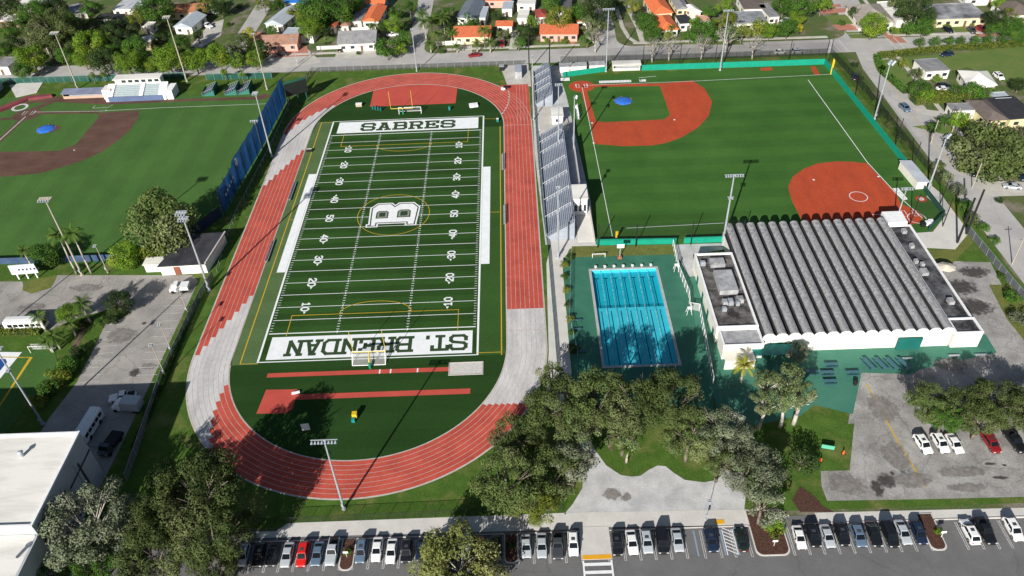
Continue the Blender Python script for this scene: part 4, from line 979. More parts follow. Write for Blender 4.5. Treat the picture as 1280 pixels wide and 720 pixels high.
# white press box grandstand
a = Vector(W2(139, 127.5)); b = Vector(W2(221, 124))
t = thing('ballpark_grandstand', 'white grandstand with grey seating and flat white press box roof', 'grandstand', (a.x, a.y, 0), math.atan2((b-a).y, (b-a).x)); L = (b-a).length
mb = MB(); mb.grid([(0, 0, 1.2), (L-5, 0, 1.2), (L-5, 5.6, 3.6), (0, 5.6, 3.6), (0, 0, 0), (L-5, 0, 0), (L-5, 5.6, 0), (0, 5.6, 0)], [(0, 1, 2, 3), (0, 4, 5, 1), (1, 5, 6, 2), (2, 6, 7, 3), (3, 7, 4, 0)]); mb.build('seating_slope', mat('seating_grey', (.33, .38, .40), (.27, .32, .34), scale=1.2, rough=.7), t)
for k in range(7): mb = MB(); y = .4+k*.75; mb.box((L-5)/2, y, 1.35+y*.43, L-6.2, .28, .3); mb.build('bench', mat('seating_grey', (.3, .3, .3)), t)
mb = MB(); mb.box((L-5)/2, -.12, .95, L-4, .2, 1.9); mb.build('front_wall', mat('slate_blue_wall', (.10, .14, .26), (.08, .11, .2), rough=.7), t)
for x in (-.3, 10.8, L-4.8):
    mb = MB(); w_ = 1.3 if x == 10.8 else 2.6; mb.grid([(x-w_/2, 0, 1.75), (x+w_/2, 0, 1.75), (x+w_/2, 5.6, 4.1), (x-w_/2, 5.6, 4.1), (x-w_/2, 0, 0), (x+w_/2, 0, 0), (x+w_/2, 5.6, 0), (x-w_/2, 5.6, 0)], [(0, 1, 2, 3), (0, 4, 5, 1), (1, 5, 6, 2), (2, 6, 7, 3), (3, 7, 4, 0)]); mb.build('stair_wall', white, t)
mb = MB(); mb.box(L/2-2.6, 7.2, 2.8, L-7, 3.0, 5.6); mb.build('press_box_wall', wall_white, t)
mb = MB(); mb.box(L/2-2.6, 6.9, 5.72, L-6.4, 4.2, .2); mb.build('roof', white_roof, t)
for k in range(6): mb = MB(); mb.box(2.8+k*(L-10)/5.6+1.2, 5.66, 4.7, 1.5, .06, .9); mb.build('window', glass_dark, t)
mb = MB(); mb.box(L-2.0, 3.0, 1.6, 2.2, 6.0, 3.2); mb.build('block_wall', white, t)
mb = MB(); mb.box(1.2-2.8, 4.2, 1.7, 3.0, 4.0, 3.4); mb.build('left_block', wall_white, t)
for k in range(2): mb = MB(); mb.box(-3.13, 3.4+1.5*k, 2.4, .06, .9, .9); mb.build('window', glass_dark, t)
# far-left infield stands and red pads
def slope(name, label, px, m, h=1.2, cat='stand'):
    P = ccw(GP(px)); o = P[0]; t = thing(name, label, cat, (o.x, o.y, 0)); mb = MB(); mb.prism([(p.x-o.x, p.y-o.y) for p in P], 0, h); mb.build('panel', m, t); return t
slope('padded_backstop', 'dull red padded backstop wall behind the baseball home plate', [-40,152, 0,137, 34,123, 64,120, 66,122, 36,126, 2,140, -38,156], mat('red_pad', (.24, .05, .06), (.16, .04, .05), rough=.8), .9, 'backstop')
grandstand('bleachers', 'grey bleachers behind the baseball backstop at the left edge of the photo', -158, -150, 74, 90, .6, 3.2, 8, [8], mat('back_panel', (.30, .33, .40), (.24, .27, .33), scale=.4)) 
for (px_, m_, lb) in (([12,107, 57,98, 46,116, 20,122], concrete_new, 'pale triangular concrete terrace behind the baseball backstop'), ):
    P = ccw(GP(px_)); mb = MB(); mb.prism([(p.x, p.y) for p in P], 0, .15); struct('terrace', mb, m_)
for i, (px_, py_) in enumerate(((262, 121), (290, 120), (306, 119))):
    c = G(px_, py_); grandstand('bleachers', ['small green bleachers nearest the white grandstand', 'middle small green bleachers beside the left ball field', 'small green bleachers nearest the blue wind screen'][i], c.x-2.6, c.x+1.6, c.y+.5, c.y+6, .4, 1.8, 5, [], screen_green, mat('bleacher_green', (.04, .17, .14), rough=.6))
# scoreboard by the top left bend
c = G(369.5, 108, 6.4)
t = thing('scoreboard', 'large dark rectangular scoreboard on posts between the wind screen and track', 'scoreboard', (c.x, c.y, 0), R(32))
mb = MB(); mb.box(0, 0, 6.0, 7.6, .5, 4.6); mb.build('board', mat('board_black', (.010, .014, .014), (.015, .022, .02), rough=.5), t)
mb = MB()
mb.box(0, -.02, 8.5, 7.9, .6, .5); mb.build('top_trim', mat('trim_green', (.02, .10, .07), rough=.6), t)
for s in (-1, 0, 1): mb = MB(); mb.box(s*3, .2, 3.9, .35, .3, 7.8); mb.build('post', mat('post_green', (.02, .08, .06), rough=.6), t)
# white billboard on three posts, left
c = G(36, 348); t = thing('ballpark_scoreboard', 'white scoreboard on slanting white posts beside the left car park', 'scoreboard', (c.x, c.y, 0), R(4))
for s in (-1, 0, 1): mb = MB(); mb.box(s*2.3, 0, 2.2, .3, .3, 4.4); mb.build('post', white, t)
for k in range(3): mb = MB(); mb.box(0, -.2, 2.2+k*1.0, 6.6-.1*k, .3, .85); mb.build('panel', mat('panel_white', (.62, .66, .72), (.5, .54, .6), scale=.9), t)
mb = MB()
for k in range(6): mb.box(-.96+k*.95, -.36, 3.2, .45, .04, .5)
mb.build('number_slot', dark_metal, t)
# sheds by the round trees
c = G(193, 340); hut('shed', 'white shed to the left in the pair under the round trees', 'shed', c.x, c.y+1.4, 4.0, 2.8, 2.4, white, white_roof, win=0)
c = G(212, 341); hut('shed', 'white shed between its twin and the dark flat-roofed store', 'shed', c.x, c.y+1.2, 3.2, 2.6, 2.4, white, white_roof, win=0)
t = thing('field_house', 'dark flat-roofed field house with white doors beside the track', 'building', (-56.2, -22.4, 0), R(2))
mb = MB(); mb.prism([(0, 0), (11.5, 0), (13.6, 12.5), (4.0, 12.5)], 0, 3.0); mb.build('wall', wall_white, t)
mb = MB(); mb.prism([(-.3, -.4), (11.8, -.4), (13.9, 12.8), (3.8, 12.8)], 3.0, 3.3); mb.build('roof', mat('black_flat_roof', (.022, .022, .028), (.05, .05, .06), scale=.3, fine=.2), t)
mb = MB(); mb.grid([(11.62, -.4, 3.3), (12.0, -.4, 3.3), (14.1, 12.8, 3.3), (13.72, 12.8, 3.3), (11.62, -.4, 3.6), (12.0, -.4, 3.6), (14.1, 12.8, 3.6), (13.72, 12.8, 3.6)], [(0, 1, 5, 4), (1, 2, 6, 5), (2, 3, 7, 6), (3, 0, 4, 7), (4, 5, 6, 7)]); mb.build('parapet', concrete_grey, t)
for x, w_, m_ in ((1.3, 2.2, white), (4.2, 1.6, mat('door_brown', (.25, .08, .05))), (8.2, 3.0, white)): mb = MB(); mb.box(x, -.05, 1.3, w_, .08, 2.4); mb.build('door', m_, t)

# ================================================================== LARGE WHITE-ROOFED HALL, bottom left
BH = 12.3
p_ = G(100, 541, BH); q_ = G(37, 659, BH)
BX, BY = p_.x, p_.y
t = thing('school_hall', 'large white flat-roofed hall with blank grey walls at bottom left', 'building', (BX, BY, 0))
LW_ = BY-q_.y
hallw = mat('hall_wall', (.42, .44, .47), (.36, .38, .41), scale=.2, rough=.85)
mb = MB(); mb.prism([(-50, -LW_), (0, -LW_), (0, 0), (-50, 0)], 0, BH); mb.build('wall', hallw, t)
mb = MB(); mb.face([(-49.6, -LW_+.4, BH+.012), (-.4, -LW_+.4, BH+.012), (-.4, -.4, BH+.012), (-49.6, -.4, BH+.012)]); mb.build('roof', white_roof, t)
mb = MB(); mb.box(-.15, -LW_/2, BH+.2, .4, LW_+.3, .4); mb.box(-25.2, -.15, BH+.2, 49.6, .4, .4); mb.box(-25.2, -LW_+.15, BH+.2, 49.6, .4, .4); mb.build('parapet', white, t)
mb = MB(); mb.prism([(-50, -LW_-22), (.2, -LW_-22), (.2, -LW_-.01), (-50, -LW_-.01)], 0, BH-2); mb.build('lower_wall', hallw, t)
mb = MB(); mb.face([(-49.6, -LW_-21.6, BH-1.98), (-.2, -LW_-21.6, BH-1.98), (-.2, -LW_-.1, BH-1.98), (-49.6, -LW_-.1, BH-1.98)]); mb.build('lower_roof', white_roof, t)
for y in (-5.5, -11, -16, -24, -32):
    mb = MB(); mb.box(.06, y, BH/2-1, .12, .35, BH-2.5); mb.build('pilaster', hallw, t)
mb = MB(); mb.box(.08, -LW_/2, BH*.62, .16, LW_-.4, .32); mb.build('wall_stripe', mat('stripe_dark', (.05, .06, .08), rough=.8), t)
for y in (-4.5, -10.5, -16.5):
    mb = MB(); mb.box(.10, y, BH*.42, .18, .28, BH*.62); mb.build('downpipe', mat('stripe_dark', (.05, .06, .08)), t)
for (x, y) in ((-8.5, -5), (-11.5, -15.5), (-3, -28)):
    mb = MB(); mb.tube((x, y, BH), (x, y, BH+1.1), .35, .35, 10); mb.tube((x, y, BH+1.1), (x, y, BH+1.35), .55, .3, 10); mb.build('roof_vent', steel, t)
# ================================================================== VEHICLES
def paint(name, c, rough=.28):
    if name in MC: return MC[name]
    m = bpy.data.materials.new(name); m.use_nodes = True; b = m.node_tree.nodes['Principled BSDF']; MC[name] = m
    n = m.node_tree.nodes.new('ShaderNodeTexNoise'); n.inputs['Scale'].default_value = 2.2
    tc = m.node_tree.nodes.new('ShaderNodeTexCoord'); m.node_tree.links.new(tc.outputs['Object'], n.inputs[0])
    r = m.node_tree.nodes.new('ShaderNodeValToRGB'); r.color_ramp.elements[0].color = (*[x*.88 for x in c], 1); r.color_ramp.elements[1].color = (*c, 1)
    m.node_tree.links.new(n.outputs[0], r.inputs[0]); m.node_tree.links.new(r.outputs[0], b.inputs['Base Color'])
    b.inputs['Roughness'].default_value = rough; b.inputs['Coat Weight'].default_value = .5; b.inputs['Coat Roughness'].default_value = .06
    return m
PA = {'white': (.80, .80, .79), 'silver': (.42, .45, .48), 'grey blue': (.17, .22, .28), 'black': (.010, .011, .013), 'navy': (.012, .022, .05), 'dark grey': (.05, .055, .06),
      'red': (.62, .015, .012), 'dark red': (.22, .012, .015), 'steel blue': (.10, .15, .22), 'green black': (.012, .022, .02)}
PAM = {k: paint('paint_'+k.replace(' ', '_'), v) for k, v in PA.items()}
car_glass = mat('car_glass', (.006, .008, .012), (.01, .013, .016), rough=.2, spec=.12)
tyre_m = mat('tyre', (.012, .012, .012), rough=.9)
rim_m = mat('rim', (.35, .36, .38), rough=.35, metal=.6)
headl = mat('headlight_lens', (.65, .68, .7), rough=.15); taill = mat('tail_light', (.35, .008, .006), rough=.25)
black_trim = mat('black_trim', (.015, .015, .016), rough=.7)
def car_proto(kind):
    """front faces -y, origin on the ground at the centre"""
    P = dict(sedan=(4.75, .91, .95, 1.42, -1.15, -.30, .95, 1.80), suv=(4.75, .95, 1.05, 1.70, -1.25, -.50, 1.55, 2.15),
             van=(5.0, .98, 1.10, 1.78, -1.55, -.85, 2.1, 2.38), pickup=(5.6, .99, 1.12, 1.86, -.95, -.40, .75, 1.0))[kind]
    L, hw, hb, ht, wy0, wy1, ry1, ry0 = P; hl = L/2
    t = thing(kind, 'x', 'car')
    # stations (y, half width, top z, bottom z)
    S = [(-hl, hw*.72, hb*.62, .34), (-hl+.12, hw*.90, hb*.80, .26), (-hl+.45, hw*.97, hb*.88, .22), (wy0, hw, hb, .2), (0, hw, hb+.02, .2), (ry0 if ry0 < hl-.3 else hl-.3, hw, hb+.03, .2), (hl-.22, hw*.96, hb-.02, .25), (hl, hw*.84, hb*.86, .36)]
    V = []; F = []; n = 10
    for (y, w_, z, zb) in S:
        V += [(-w_*.92, y, zb), (-w_, y, zb+.12), (-w_, y, z*.62+.08), (-w_*.95, y, z-.06), (-w_*.80, y, z+.0), (w_*.80, y, z), (w_*.95, y, z-.06), (w_, y, z*.62+.08), (w_, y, zb+.12), (w_*.92, y, zb)]
    for i in range(len(S)-1):
        for k in range(n): a = i*n+k; b = i*n+(k+1) % n; F.append((a, b, b+n, a+n))
    F.append(tuple(range(n))[::-1]); F.append(tuple(range((len(S)-1)*n, len(S)*n)))
    mb = MB(); mb.grid(V, F)
    # greenhouse
    iw = hw*.90; rw = hw*.76
    gb = [(-iw, wy0, hb-.01), (iw, wy0, hb-.01), (iw, ry0, hb), (-iw, ry0, hb)]
    gt = [(-rw, wy1, ht-.05), (rw, wy1, ht-.05), (rw, ry1, ht-.05), (-rw, ry1, ht-.05)]
    gc = [(-rw*.82, wy1+.12, ht), (rw*.82, wy1+.12, ht), (rw*.82, ry1-.12, ht), (-rw*.82, ry1-.12, ht)]
    mb.grid(gb+gt+gc, [(0, 1, 5, 4), (1, 2, 6, 5), (2, 3, 7, 6), (3, 0, 4, 7), (4, 5, 9, 8), (5, 6, 10, 9), (6, 7, 11, 10), (7, 4, 8, 11), (8, 9, 10, 11)])
    body = mb.build('body', PAM['white'], t)
    body.material_slots[0].link = 'OBJECT'
    def panel(name, a, b, c, d, u0, u1, v0, v1, m, off=.012):
        """quad inset on the face a b c d (b->a bottom, c->d top)"""
        a, b, c, d = map(Vector, (a, b, c, d))
        def q(u, v): return (a*(1-u)+b*u)*(1-v)+(d*(1-u)+c*u)*v
        nn = (b-a).cross(d-a).normalized()*off
        P4 = [q(u0, v0)+nn, q(u1, v0)+nn, q(u1, v1)+nn, q(u0, v1)+nn]
        if nn.z < -.001: P4 = [p-2*nn for p in P4]
        mb = MB(); mb.face(P4); mb.build(name, m, t)
    panel('windshield', gb[0], gb[1], gt[1], gt[0], .05, .95, .04, .95, car_glass)
    panel('rear_window', gb[2], gb[3], gt[3], gt[2], .07, .93, .10, .92, car_glass)
    panel('side_window', gb[1], gb[2], gt[2], gt[1], .07, .50, .10, .90, car_glass); panel('side_window', gb[1], gb[2], gt[2], gt[1], .53, .93, .10, .90, car_glass)
    panel('side_window', gb[3], gb[0], gt[0], gt[3], .07, .47, .10, .90, car_glass); panel('side_window', gb[3], gb[0], gt[0], gt[3], .50, .93, .10, .90, car_glass)
    if kind == 'suv':
        mb = MB(); mb.box(0, (wy1+ry1)/2-.25, ht+.008, rw*.95, .6, .012); mb.build('sunroof', PAM['dark grey'], t)
    if kind == 'pickup':
        mb = MB(); mb.box(0, (ry0+hl)/2, hb+.035, hw*1.55, hl-ry0-.25, .03); mb.build('bed_cover', black_trim, t)
    wr = .34 if kind == 'sedan' else .38
    for sx in (-1, 1):
        for y in (-hl*.62, hl*.60):
            mb = MB(); mb.tube((sx*(hw-.22), y, wr), (sx*(hw+.01), y, wr), wr, wr, 14); wl = mb.build('wheel', tyre_m, t)
            mb = MB(); mb.tube((sx*(hw+.005), y, wr), (sx*(hw+.02), y, wr), wr*.6, wr*.6, 10); mb.build('rim', rim_m, wl)
        mb = MB(); mb.box(sx*hw*.68, -hl+.07, hb*.68, .36, .16, .14); mb.build('headlight', headl, t)
        mb = MB(); mb.box(sx*hw*.66, hl-.05, hb*.80, .34, .14, .16); mb.build('tail_light', taill, t)
        mb = MB(); mb.box(sx*(hw+.05), wy0+.45, hb+.02, .2, .14, .14); mb.build('mirror', black_trim, t)
    mb = MB(); mb.box(0, -hl+.02, .42, hw*1.1, .08, .18); mb.build('grille', black_trim, t)
    mb = MB(); mb.box(0, hl-.01, .5, .5, .04, .14); mb.build('number_plate', white, t)
    return t
PROTO = {k: car_proto(k) for k in ('sedan', 'suv', 'van', 'pickup')}
NAMES = dict(sedan='car', suv='suv', van='minivan', pickup='pickup_truck')
def car(kind, col, x, y, rz, label, group=None, sc=1.0):
    r = copy_tree(PROTO[kind], (x, y, .03), rz, label, group, sc, 'pickup truck' if kind == 'pickup' else ('minivan' if kind == 'van' else 'car'))
    r.name = NAMES[kind]
    for ch in r.children:
        if ch.name.startswith('body'): ch.material_slots[0].material = PAM[col]
    return r
GR = 'cars parked in the long row along the front drive'
row = [(305.5, 'suv', 'silver', 'silver SUV at the far left end of the front parking row'),
 (325, 'suv', 'black', 'black SUV second from the left end of the front row'),
 (342.5, 'sedan', 'black', 'black car third from the left end of the front row'),
 (360, 'sedan', 'silver', 'bright silver sedan just left of the red car'),
 (379, 'suv', 'red', 'bright red car with black roof in the front row'),
 (398, 'sedan', 'steel blue', 'grey blue sedan just right of the red car'),
 (416.5, 'pickup', 'silver', 'silver pickup beside the left mulch island'),
 (452, 'suv', 'steel blue', 'blue silver SUV just right of the left mulch island'),
 (471, 'sedan', 'white', 'left one of the two bright white sedans side by side'),
 (490, 'sedan', 'white', 'right one of the two bright white sedans side by side'),
 (508, 'suv', 'black', 'black SUV just right of the two white sedans'),
 (526.5, 'sedan', 'navy', 'dark navy car half under the yellow green foreground tree'),
 (545, 'sedan', 'silver', 'pale silver sedan behind the yellow green foreground tree'),
 (564, 'pickup', 'dark grey', 'dark grey pickup behind the middle of the foreground tree'),
 (583, 'van', 'silver', 'silver minivan near the right edge of the foreground tree'),
 (602, 'suv', 'dark red', 'dark red SUV right of the silver minivan behind the tree'),
 (620, 'suv', 'black', 'black SUV beside the planted black kerb island'),
 (657.5, 'sedan', 'silver', 'silver sedan right of the planted kerb island'),
 (677.5, 'sedan', 'silver', 'silver sedan left of the dark pickup near the crosswalk'),
 (697, 'pickup', 'dark grey', 'dark grey pickup second to the left of the crosswalk'),
 (717, 'suv', 'white', 'white car with dark sunroof directly left of the crosswalk'),
 (770, 'suv', 'black', 'black SUV directly right of the crosswalk'),
 (790, 'sedan', 'white', 'white sedan second to the right of the crosswalk'),
 (808, 'suv', 'silver', 'silver SUV third to the right of the crosswalk'),
 (828, 'van', 'black', 'tall black van fourth to the right of the crosswalk'),
 (847, 'sedan', 'silver', 'silver sedan beside the empty stall'),
 (889.5, 'suv', 'navy', 'navy SUV between the blue-lined disabled stalls'),
 (927.5, 'sedan', 'green black', 'green black car with red tail lights beside the big mulch island'),
 (1001, 'sedan', 'white', 'white sedan directly right of the big mulch island'),
 (1019, 'suv', 'black', 'black SUV second from the big mulch island'),
 (1038, 'sedan', 'silver', 'silver sedan between two black cars right of the mulch island'),
 (1057, 'suv', 'black', 'black SUV fourth from the big mulch island'),
 (1075.5, 'suv', 'steel blue', 'blue grey SUV fifth from the big mulch island'),
 (1096, 'sedan', 'black', 'black sedan sixth from the big mulch island'),
 (1116, 'van', 'black', 'black minivan seventh from the big mulch island'),
 (1134.5, 'sedan', 'silver', 'silver hatchback eighth from the big mulch island'),
 (1154, 'suv', 'navy', 'dark blue SUV directly left of the small right mulch island'),
 (1220, 'suv', 'white', 'white SUV with red tail lights right of the small mulch island'),
 (1238.5, 'pickup', 'black', 'black and white pickup second right of the small mulch island'),
 (1276, 'suv', 'white', 'white SUV near the right edge of the photo')]
random.seed(12)
for (px_, kd, cl, lb) in row:
    c = G(px_, 695 if px_ < 700 else 684)
    yy = -103.2+random.uniform(-.25, .25)
    rear = px_ in (927.5, 1220)
    car(kd, cl, c.x+random.uniform(-.12, .12), yy, (PI if rear else 0)+random.uniform(-.035, .035), lb, GR, sc=(random.uniform(.95, 1.02), random.uniform(.93, 1.05), random.uniform(.95, 1.06)))
def carpx(kd, cl, x0, y0, x1, y1, lb, group=None, sc=1.0):
    """rear at (x0,y0), front at (x1,y1), both ground points"""
    a, b = G(x0, y0), G(x1, y1); d = b-a; m_ = (a+b)/2
    return car(kd, cl, m_.x, m_.y, math.atan2(d.x, -d.y), lb, group, sc)
g2 = 'cars parked in the right lot under the trees'
carpx('suv', 'white', 1144, 545, 1161, 570, 'white SUV at the left of the three white cars in the right lot', g2)
carpx('suv', 'white', 1167, 545, 1181, 567, 'white car with black roof glass, middle of three in the right lot', g2)
carpx('sedan', 'white', 1184, 545, 1200, 569, 'white sedan at the right of the three white cars in the right lot', g2)
carpx('suv', 'dark red', 1228, 543, 1247, 570, 'dark red SUV in the right lot near an orange cone', g2)
carpx('pickup', 'black', 1256, 540, 1278, 568, 'black pickup in the right lot beside the dark red SUV', g2)
g3 = 'cars along the streets behind the campus'
carpx('sedan', 'dark red', 600, 70, 586, 71.5, 'crimson car driving on the street left of the bleachers', g3)
carpx('suv', 'dark red', 628, 54, 628, 60, 'dark red SUV parked in the drive above the street, centre', g3)
carpx('suv', 'navy', 519, 30, 518, 23, 'dark blue car waiting at the mouth of the upper side street', g3)
carpx('suv', 'white', 497, 44, 485, 46, 'white SUV in the drive left of the upper side street', g3)
carpx('sedan', 'black', 360, 69, 348, 69, 'black car in front of the pink house', g3)
carpx('sedan', 'black', 425, 66, 430, 60, 'black car beside the low front wall of the grey-roofed house', g3)
carpx('pickup', 'white', 255, 32, 265, 36, 'white pickup in the drive of the solar-panelled house', g3)
carpx('van', 'white', 262, 17, 274, 17, 'white minivan below the house with orange gable, top left', g3)
carpx('suv', 'black', 1207, 211, 1219, 222, 'black SUV on the east street beside the huge round tree', g3)
carpx('sedan', 'silver', 1275, 236, 1254, 234, 'silver and black car in the drive off the east street', g3)
carpx('suv', 'navy', 1068, 102, 1067, 93, 'small blue pickup parked behind the teal outfield wall', g3)
carpx('suv', 'navy', 1190, 69, 1176, 71, 'navy SUV parked on the big lawn above the square house', g3)
carpx('sedan', 'white', 968, 67, 982, 66, 'white sedan on the street left of the crossroads', g3)
carpx('suv', 'silver', 989, 66.5, 1004, 65.5, 'silver blue SUV on the street nearest the crossroads', g3)
carpx('suv', 'black', 1180, 37, 1189, 42, 'black car on the grass before the long grey-roofed house', g3)
carpx('suv', 'dark grey', 1212, 38, 1216, 42, 'grey car on the brick drive, left of the maroon one', g3)
carpx('suv', 'dark red', 1222, 36, 1229, 40, 'maroon car on the brick drive before the long house', g3)
carpx('suv', 'white', 1250, 33, 1256, 40, 'white and black car at the hedge, top right', g3)
carpx('sedan', 'white', 1170, 113, 1188, 113, 'white sedan in the drive between the two white houses', g3)
carpx('suv', 'black', 1170, 110.5, 1186, 108, 'black SUV just above the white sedan between the white houses', g3)
carpx('suv', 'white', 1243, 94, 1252, 101, 'white SUV parked by the white hip-roofed house', g3)
carpx('sedan', 'black', 1256, 166, 1270, 165, 'black car in front of the cream house, right edge', g3)
carpx('sedan', 'silver', 985, 26, 978, 28, 'silver car left of the side street, top right', g3)
carpx('suv', 'steel blue', 1127, 134, 1134, 140, 'blue grey car parked by the east street sidewalk', g3)
carpx('suv', 'navy', 1272, 218, 1279, 226, 'dark car at the right edge near the flowering hedge', g3)
# --- trucks and buses bottom left
def truck(label, cat, name, a, b, cab, box, boxh, col, boxm, wd=2.4, extra=None):
    a, b = G(*a), G(*b); d = b-a; L = d.length; m_ = (a+b)/2; t = thing(name, label, cat, (m_.x, m_.y, .03), math.atan2(d.x, -d.y))
    hl = L/2; mb = MB()
    mb.prism([(-wd/2+.1, -hl+.3), (wd/2-.1, -hl+.3), (wd/2-.02, -hl+cab), (-wd/2+.02, -hl+cab)], .5, 1.35); 
    mb.grid([(-wd/2+.1, -hl+.9, 1.36), (wd/2-.1, -hl+.9, 1.36), (wd/2-.05, -hl+cab, 1.36), (-wd/2+.05, -hl+cab, 1.36), (-wd/2+.25, -hl+1.35, 2.3), (wd/2-.25, -hl+1.35, 2.3), (wd/2-.2, -hl+cab, 2.35), (-wd/2+.2, -hl+cab, 2.35)], [(0, 1, 5, 4), (1, 2, 6, 5), (2, 3, 7, 6), (3, 0, 4, 7), (4, 5, 6, 7)])
    mb.build('cab', col, t)
    mb = MB(); mb.face([(-wd/2+.22, -hl+.93, 1.42), (wd/2-.22, -hl+.93, 1.42), (wd/2-.33, -hl+1.30, 2.22), (-wd/2+.33, -hl+1.30, 2.22)]); mb.build('windshield', car_glass, t)
    mb = MB(); mb.box(0, (-hl+cab+hl)/2+.15, .7+boxh/2, wd, L-cab-.3, boxh); mb.build('box' if box else 'flatbed', boxm, t)
    mb = MB(); mb.box(0, 0, .55, .9, L-.8, .3); mb.build('chassis', black_trim, t)
    for sx in (-1, 1):
        for y in (-hl+1.0, hl-1.3): mb = MB(); mb.tube((sx*(wd/2-.3), y, .45), (sx*(wd/2-.02), y, .45), .45, .45, 14); mb.build('wheel', tyre_m, t)
        mb = MB(); mb.box(sx*wd*.32, -hl+.28, .95, .4, .06, .2); mb.build('headlight', headl, t)
    return t
truck('white utility truck with equipment on its bed at the top of the left car park', 'truck', 'utility_truck', (238, 362), (213, 364), 2.4, True, 1.1, PAM['white'], PAM['white'])
truck('white box truck shaded by the hall, red trim along its side', 'truck', 'box_truck', (179, 512), (143, 510), 2.3, True, 2.3, PAM['white'], PAM['silver'], 2.5)
truck('grey flatbed truck carrying dark racks close to the white-roofed hall', 'truck', 'flatbed_truck', (150, 544), (129, 574), 2.2, False, .7, PAM['dark grey'], black_trim, 2.5)
carpx('pickup', 'white', 163, 497, 146, 500, 'white pickup in shade just above the box truck')
def bus(label, a, b, wd=2.5, h=3.0, name='bus'):
    a, b = G(*a), G(*b); d = b-a; L = d.length; m_ = (a+b)/2; t = thing(name, label, 'bus', (m_.x, m_.y, .03), math.atan2(d.x, -d.y)); hl = L/2
    mb = MB(); hw_ = wd/2
    S_2 = [(-hw_, .4), (-hw_, h-.35), (-hw_+.25, h-.08), (0, h), (hw_-.25, h-.08), (hw_, h-.35), (hw_, .4)]
    V = [(x, y, z) for y in (-hl, hl) for x, z in S_2]; n = 7
    mb.grid(V, [(k, (k+1) % n, n+(k+1) % n, n+k) for k in range(n)]+[tuple(range(n))[::-1], tuple(range(n, 2*n))]); mb.build('body', PAM['white'], t)
    nw = int(L/1.4)
    for s in (-1, 1):
        for k in range(nw): mb = MB(); mb.box(s*(hw_+.01), -hl+1.0+k*1.35, 1.9, .03, 1.1, .8); mb.build('window', car_glass, t)
        for y in (-hl+1.6, hl-2): mb = MB(); mb.tube((s*(hw_-.3), y, .48), (s*(hw_+.02), y, .48), .48, .48, 14); mb.build('wheel', tyre_m, t)
    mb = MB(); mb.box(0, -hl-.01, 1.9, wd*.85, .03, 1.2); mb.build('windshield', car_glass, t)
    return t
bus('white bus parked in the hall shadow beside the grey flatbed truck', (125, 520), (103, 556))
bus('white bus parked beside the hedge at the left edge of the photo', (12, 411), (60, 409))
for k in PROTO: kill(PROTO[k])
# --- parking lines, islands, crossing along the drive
mb = MB(); z = Z1+.035
xs_l = []
def stall_lines(x, y0=-106.4, y1=-100.9):
    for s in (-.16, .16): mb.strip([(x+s, y0), (x+s, y1)], .10, z)
    mb.strip([(x-.16, y0), (x+.16, y0)], .10, z+.004)
prev = None
pxs = [r[0] for r in row]
for i in range(len(pxs)-1):
    c0 = G(pxs[i], 695 if pxs[i] < 700 else 684); c1 = G(pxs[i+1], 695 if pxs[i+1] < 700 else 684)
    if c1.x-c0.x < 3.6: stall_lines((c0.x+c1.x)/2)
    else: stall_lines(c0.x+1.4); stall_lines(c1.x-1.4)
p = G(862, 690).x
struct('stall_lines', mb, worn_white)
# disabled bays
mb = MB()
for px_ in (871, 905, 922): x = G(px_, 684).x; mb.strip([(x, -106.0), (x, -100.9)], .3, z+.006, 0)
x0 = G(906, 684).x
for k in range(7): y = -105.8+k*.72; mb.strip([(x0+.3, y+.9), (x0+1.9, y)], .16, z+.008, 1)
for xx in (x0+.2, x0+2.0): mb.strip([(xx, -106.0), (xx, -100.9)], .14, z+.01, 1)
x1 = G(728, 690).x; x2 = G(763, 690).x
for xx in (x1, x2): mb.strip([(xx, -112), (xx, -106.2)], .3, z+.006, 1)
for k in range(4): mb.strip([(x1, -106.9-k*1.5), (x2, -106.9-k*1.5)], .6, z+.01, 1)
struct('crossing_markings', mb, [mat('blue_line_paint', (.18, .26, .36), (.25, .3, .36), rough=.8), line_white])
for k, (sx, sy, wx, wy) in enumerate(((-0, 0, 0, 0),)):
    mb = MB(); mb.prism([(x1-.2, -106.0), (x2+.2, -106.0), (x2+.2, -99.5), (x1-.2, -99.5)], 0, .10); struct('kerb_ramp', mb, concrete_new)
    mb = MB(); mb.prism([(x1-.1, -105.95), (x2+.1, -105.95), (x2+.1, -105.1), (x1-.1, -105.1)], .10, .115); struct('tactile_paving', mb, mat('tactile_yellow', (.72, .36, .015), (.62, .30, .01), scale=4, rough=.8))
c = G(899.5, 652.5); mb = MB(); mb.box(c.x, c.y, Z3+.03, 1.6, .9, .03); struct('tactile_paving', mb, mat('tactile_yellow', (.72, .36, .015)))
# kerb between stalls and walk
for a, b, n_ in ((-16.5, x1-.3, 0), (x2+.3, 74.2, 0), (82.5, 150, 0)):
    mb = MB(); mb.box((a+b)/2, -100.35, .075, b-a, .18, .15); struct('kerb', mb, concrete_new)
def island(x0, x1, y0, y1, rr=1.0):
    P = [(x0, y1), (x0, y0+rr)]+[(x0+rr-rr*math.cos(a), y0+rr-rr*math.sin(a)) for a in [PI/2*k/6 for k in range(1, 7)]]+[(x1-rr+rr*math.sin(a), y0+rr-rr*math.cos(a)) for a in [PI/2*k/6 for k in range(7)]]+[(x1, y1)]
    mb = MB(); mb.prism(P, 0, .15); struct('island_kerb', mb, concrete_new)
    cx = (x0+x1)/2; cy = (y0+y1)/2
    Q = [(x+(.22 if x < cx else -.22), y+(.22 if y < cy else -.22)) for x, y in P]
    mb = MB(); mb.prism(Q, .14, .19); struct('mulch_bed', mb, mulch)
xi = G(433.5, 700).x; island(xi-1.3, xi+1.3, -106.6, -100.3)
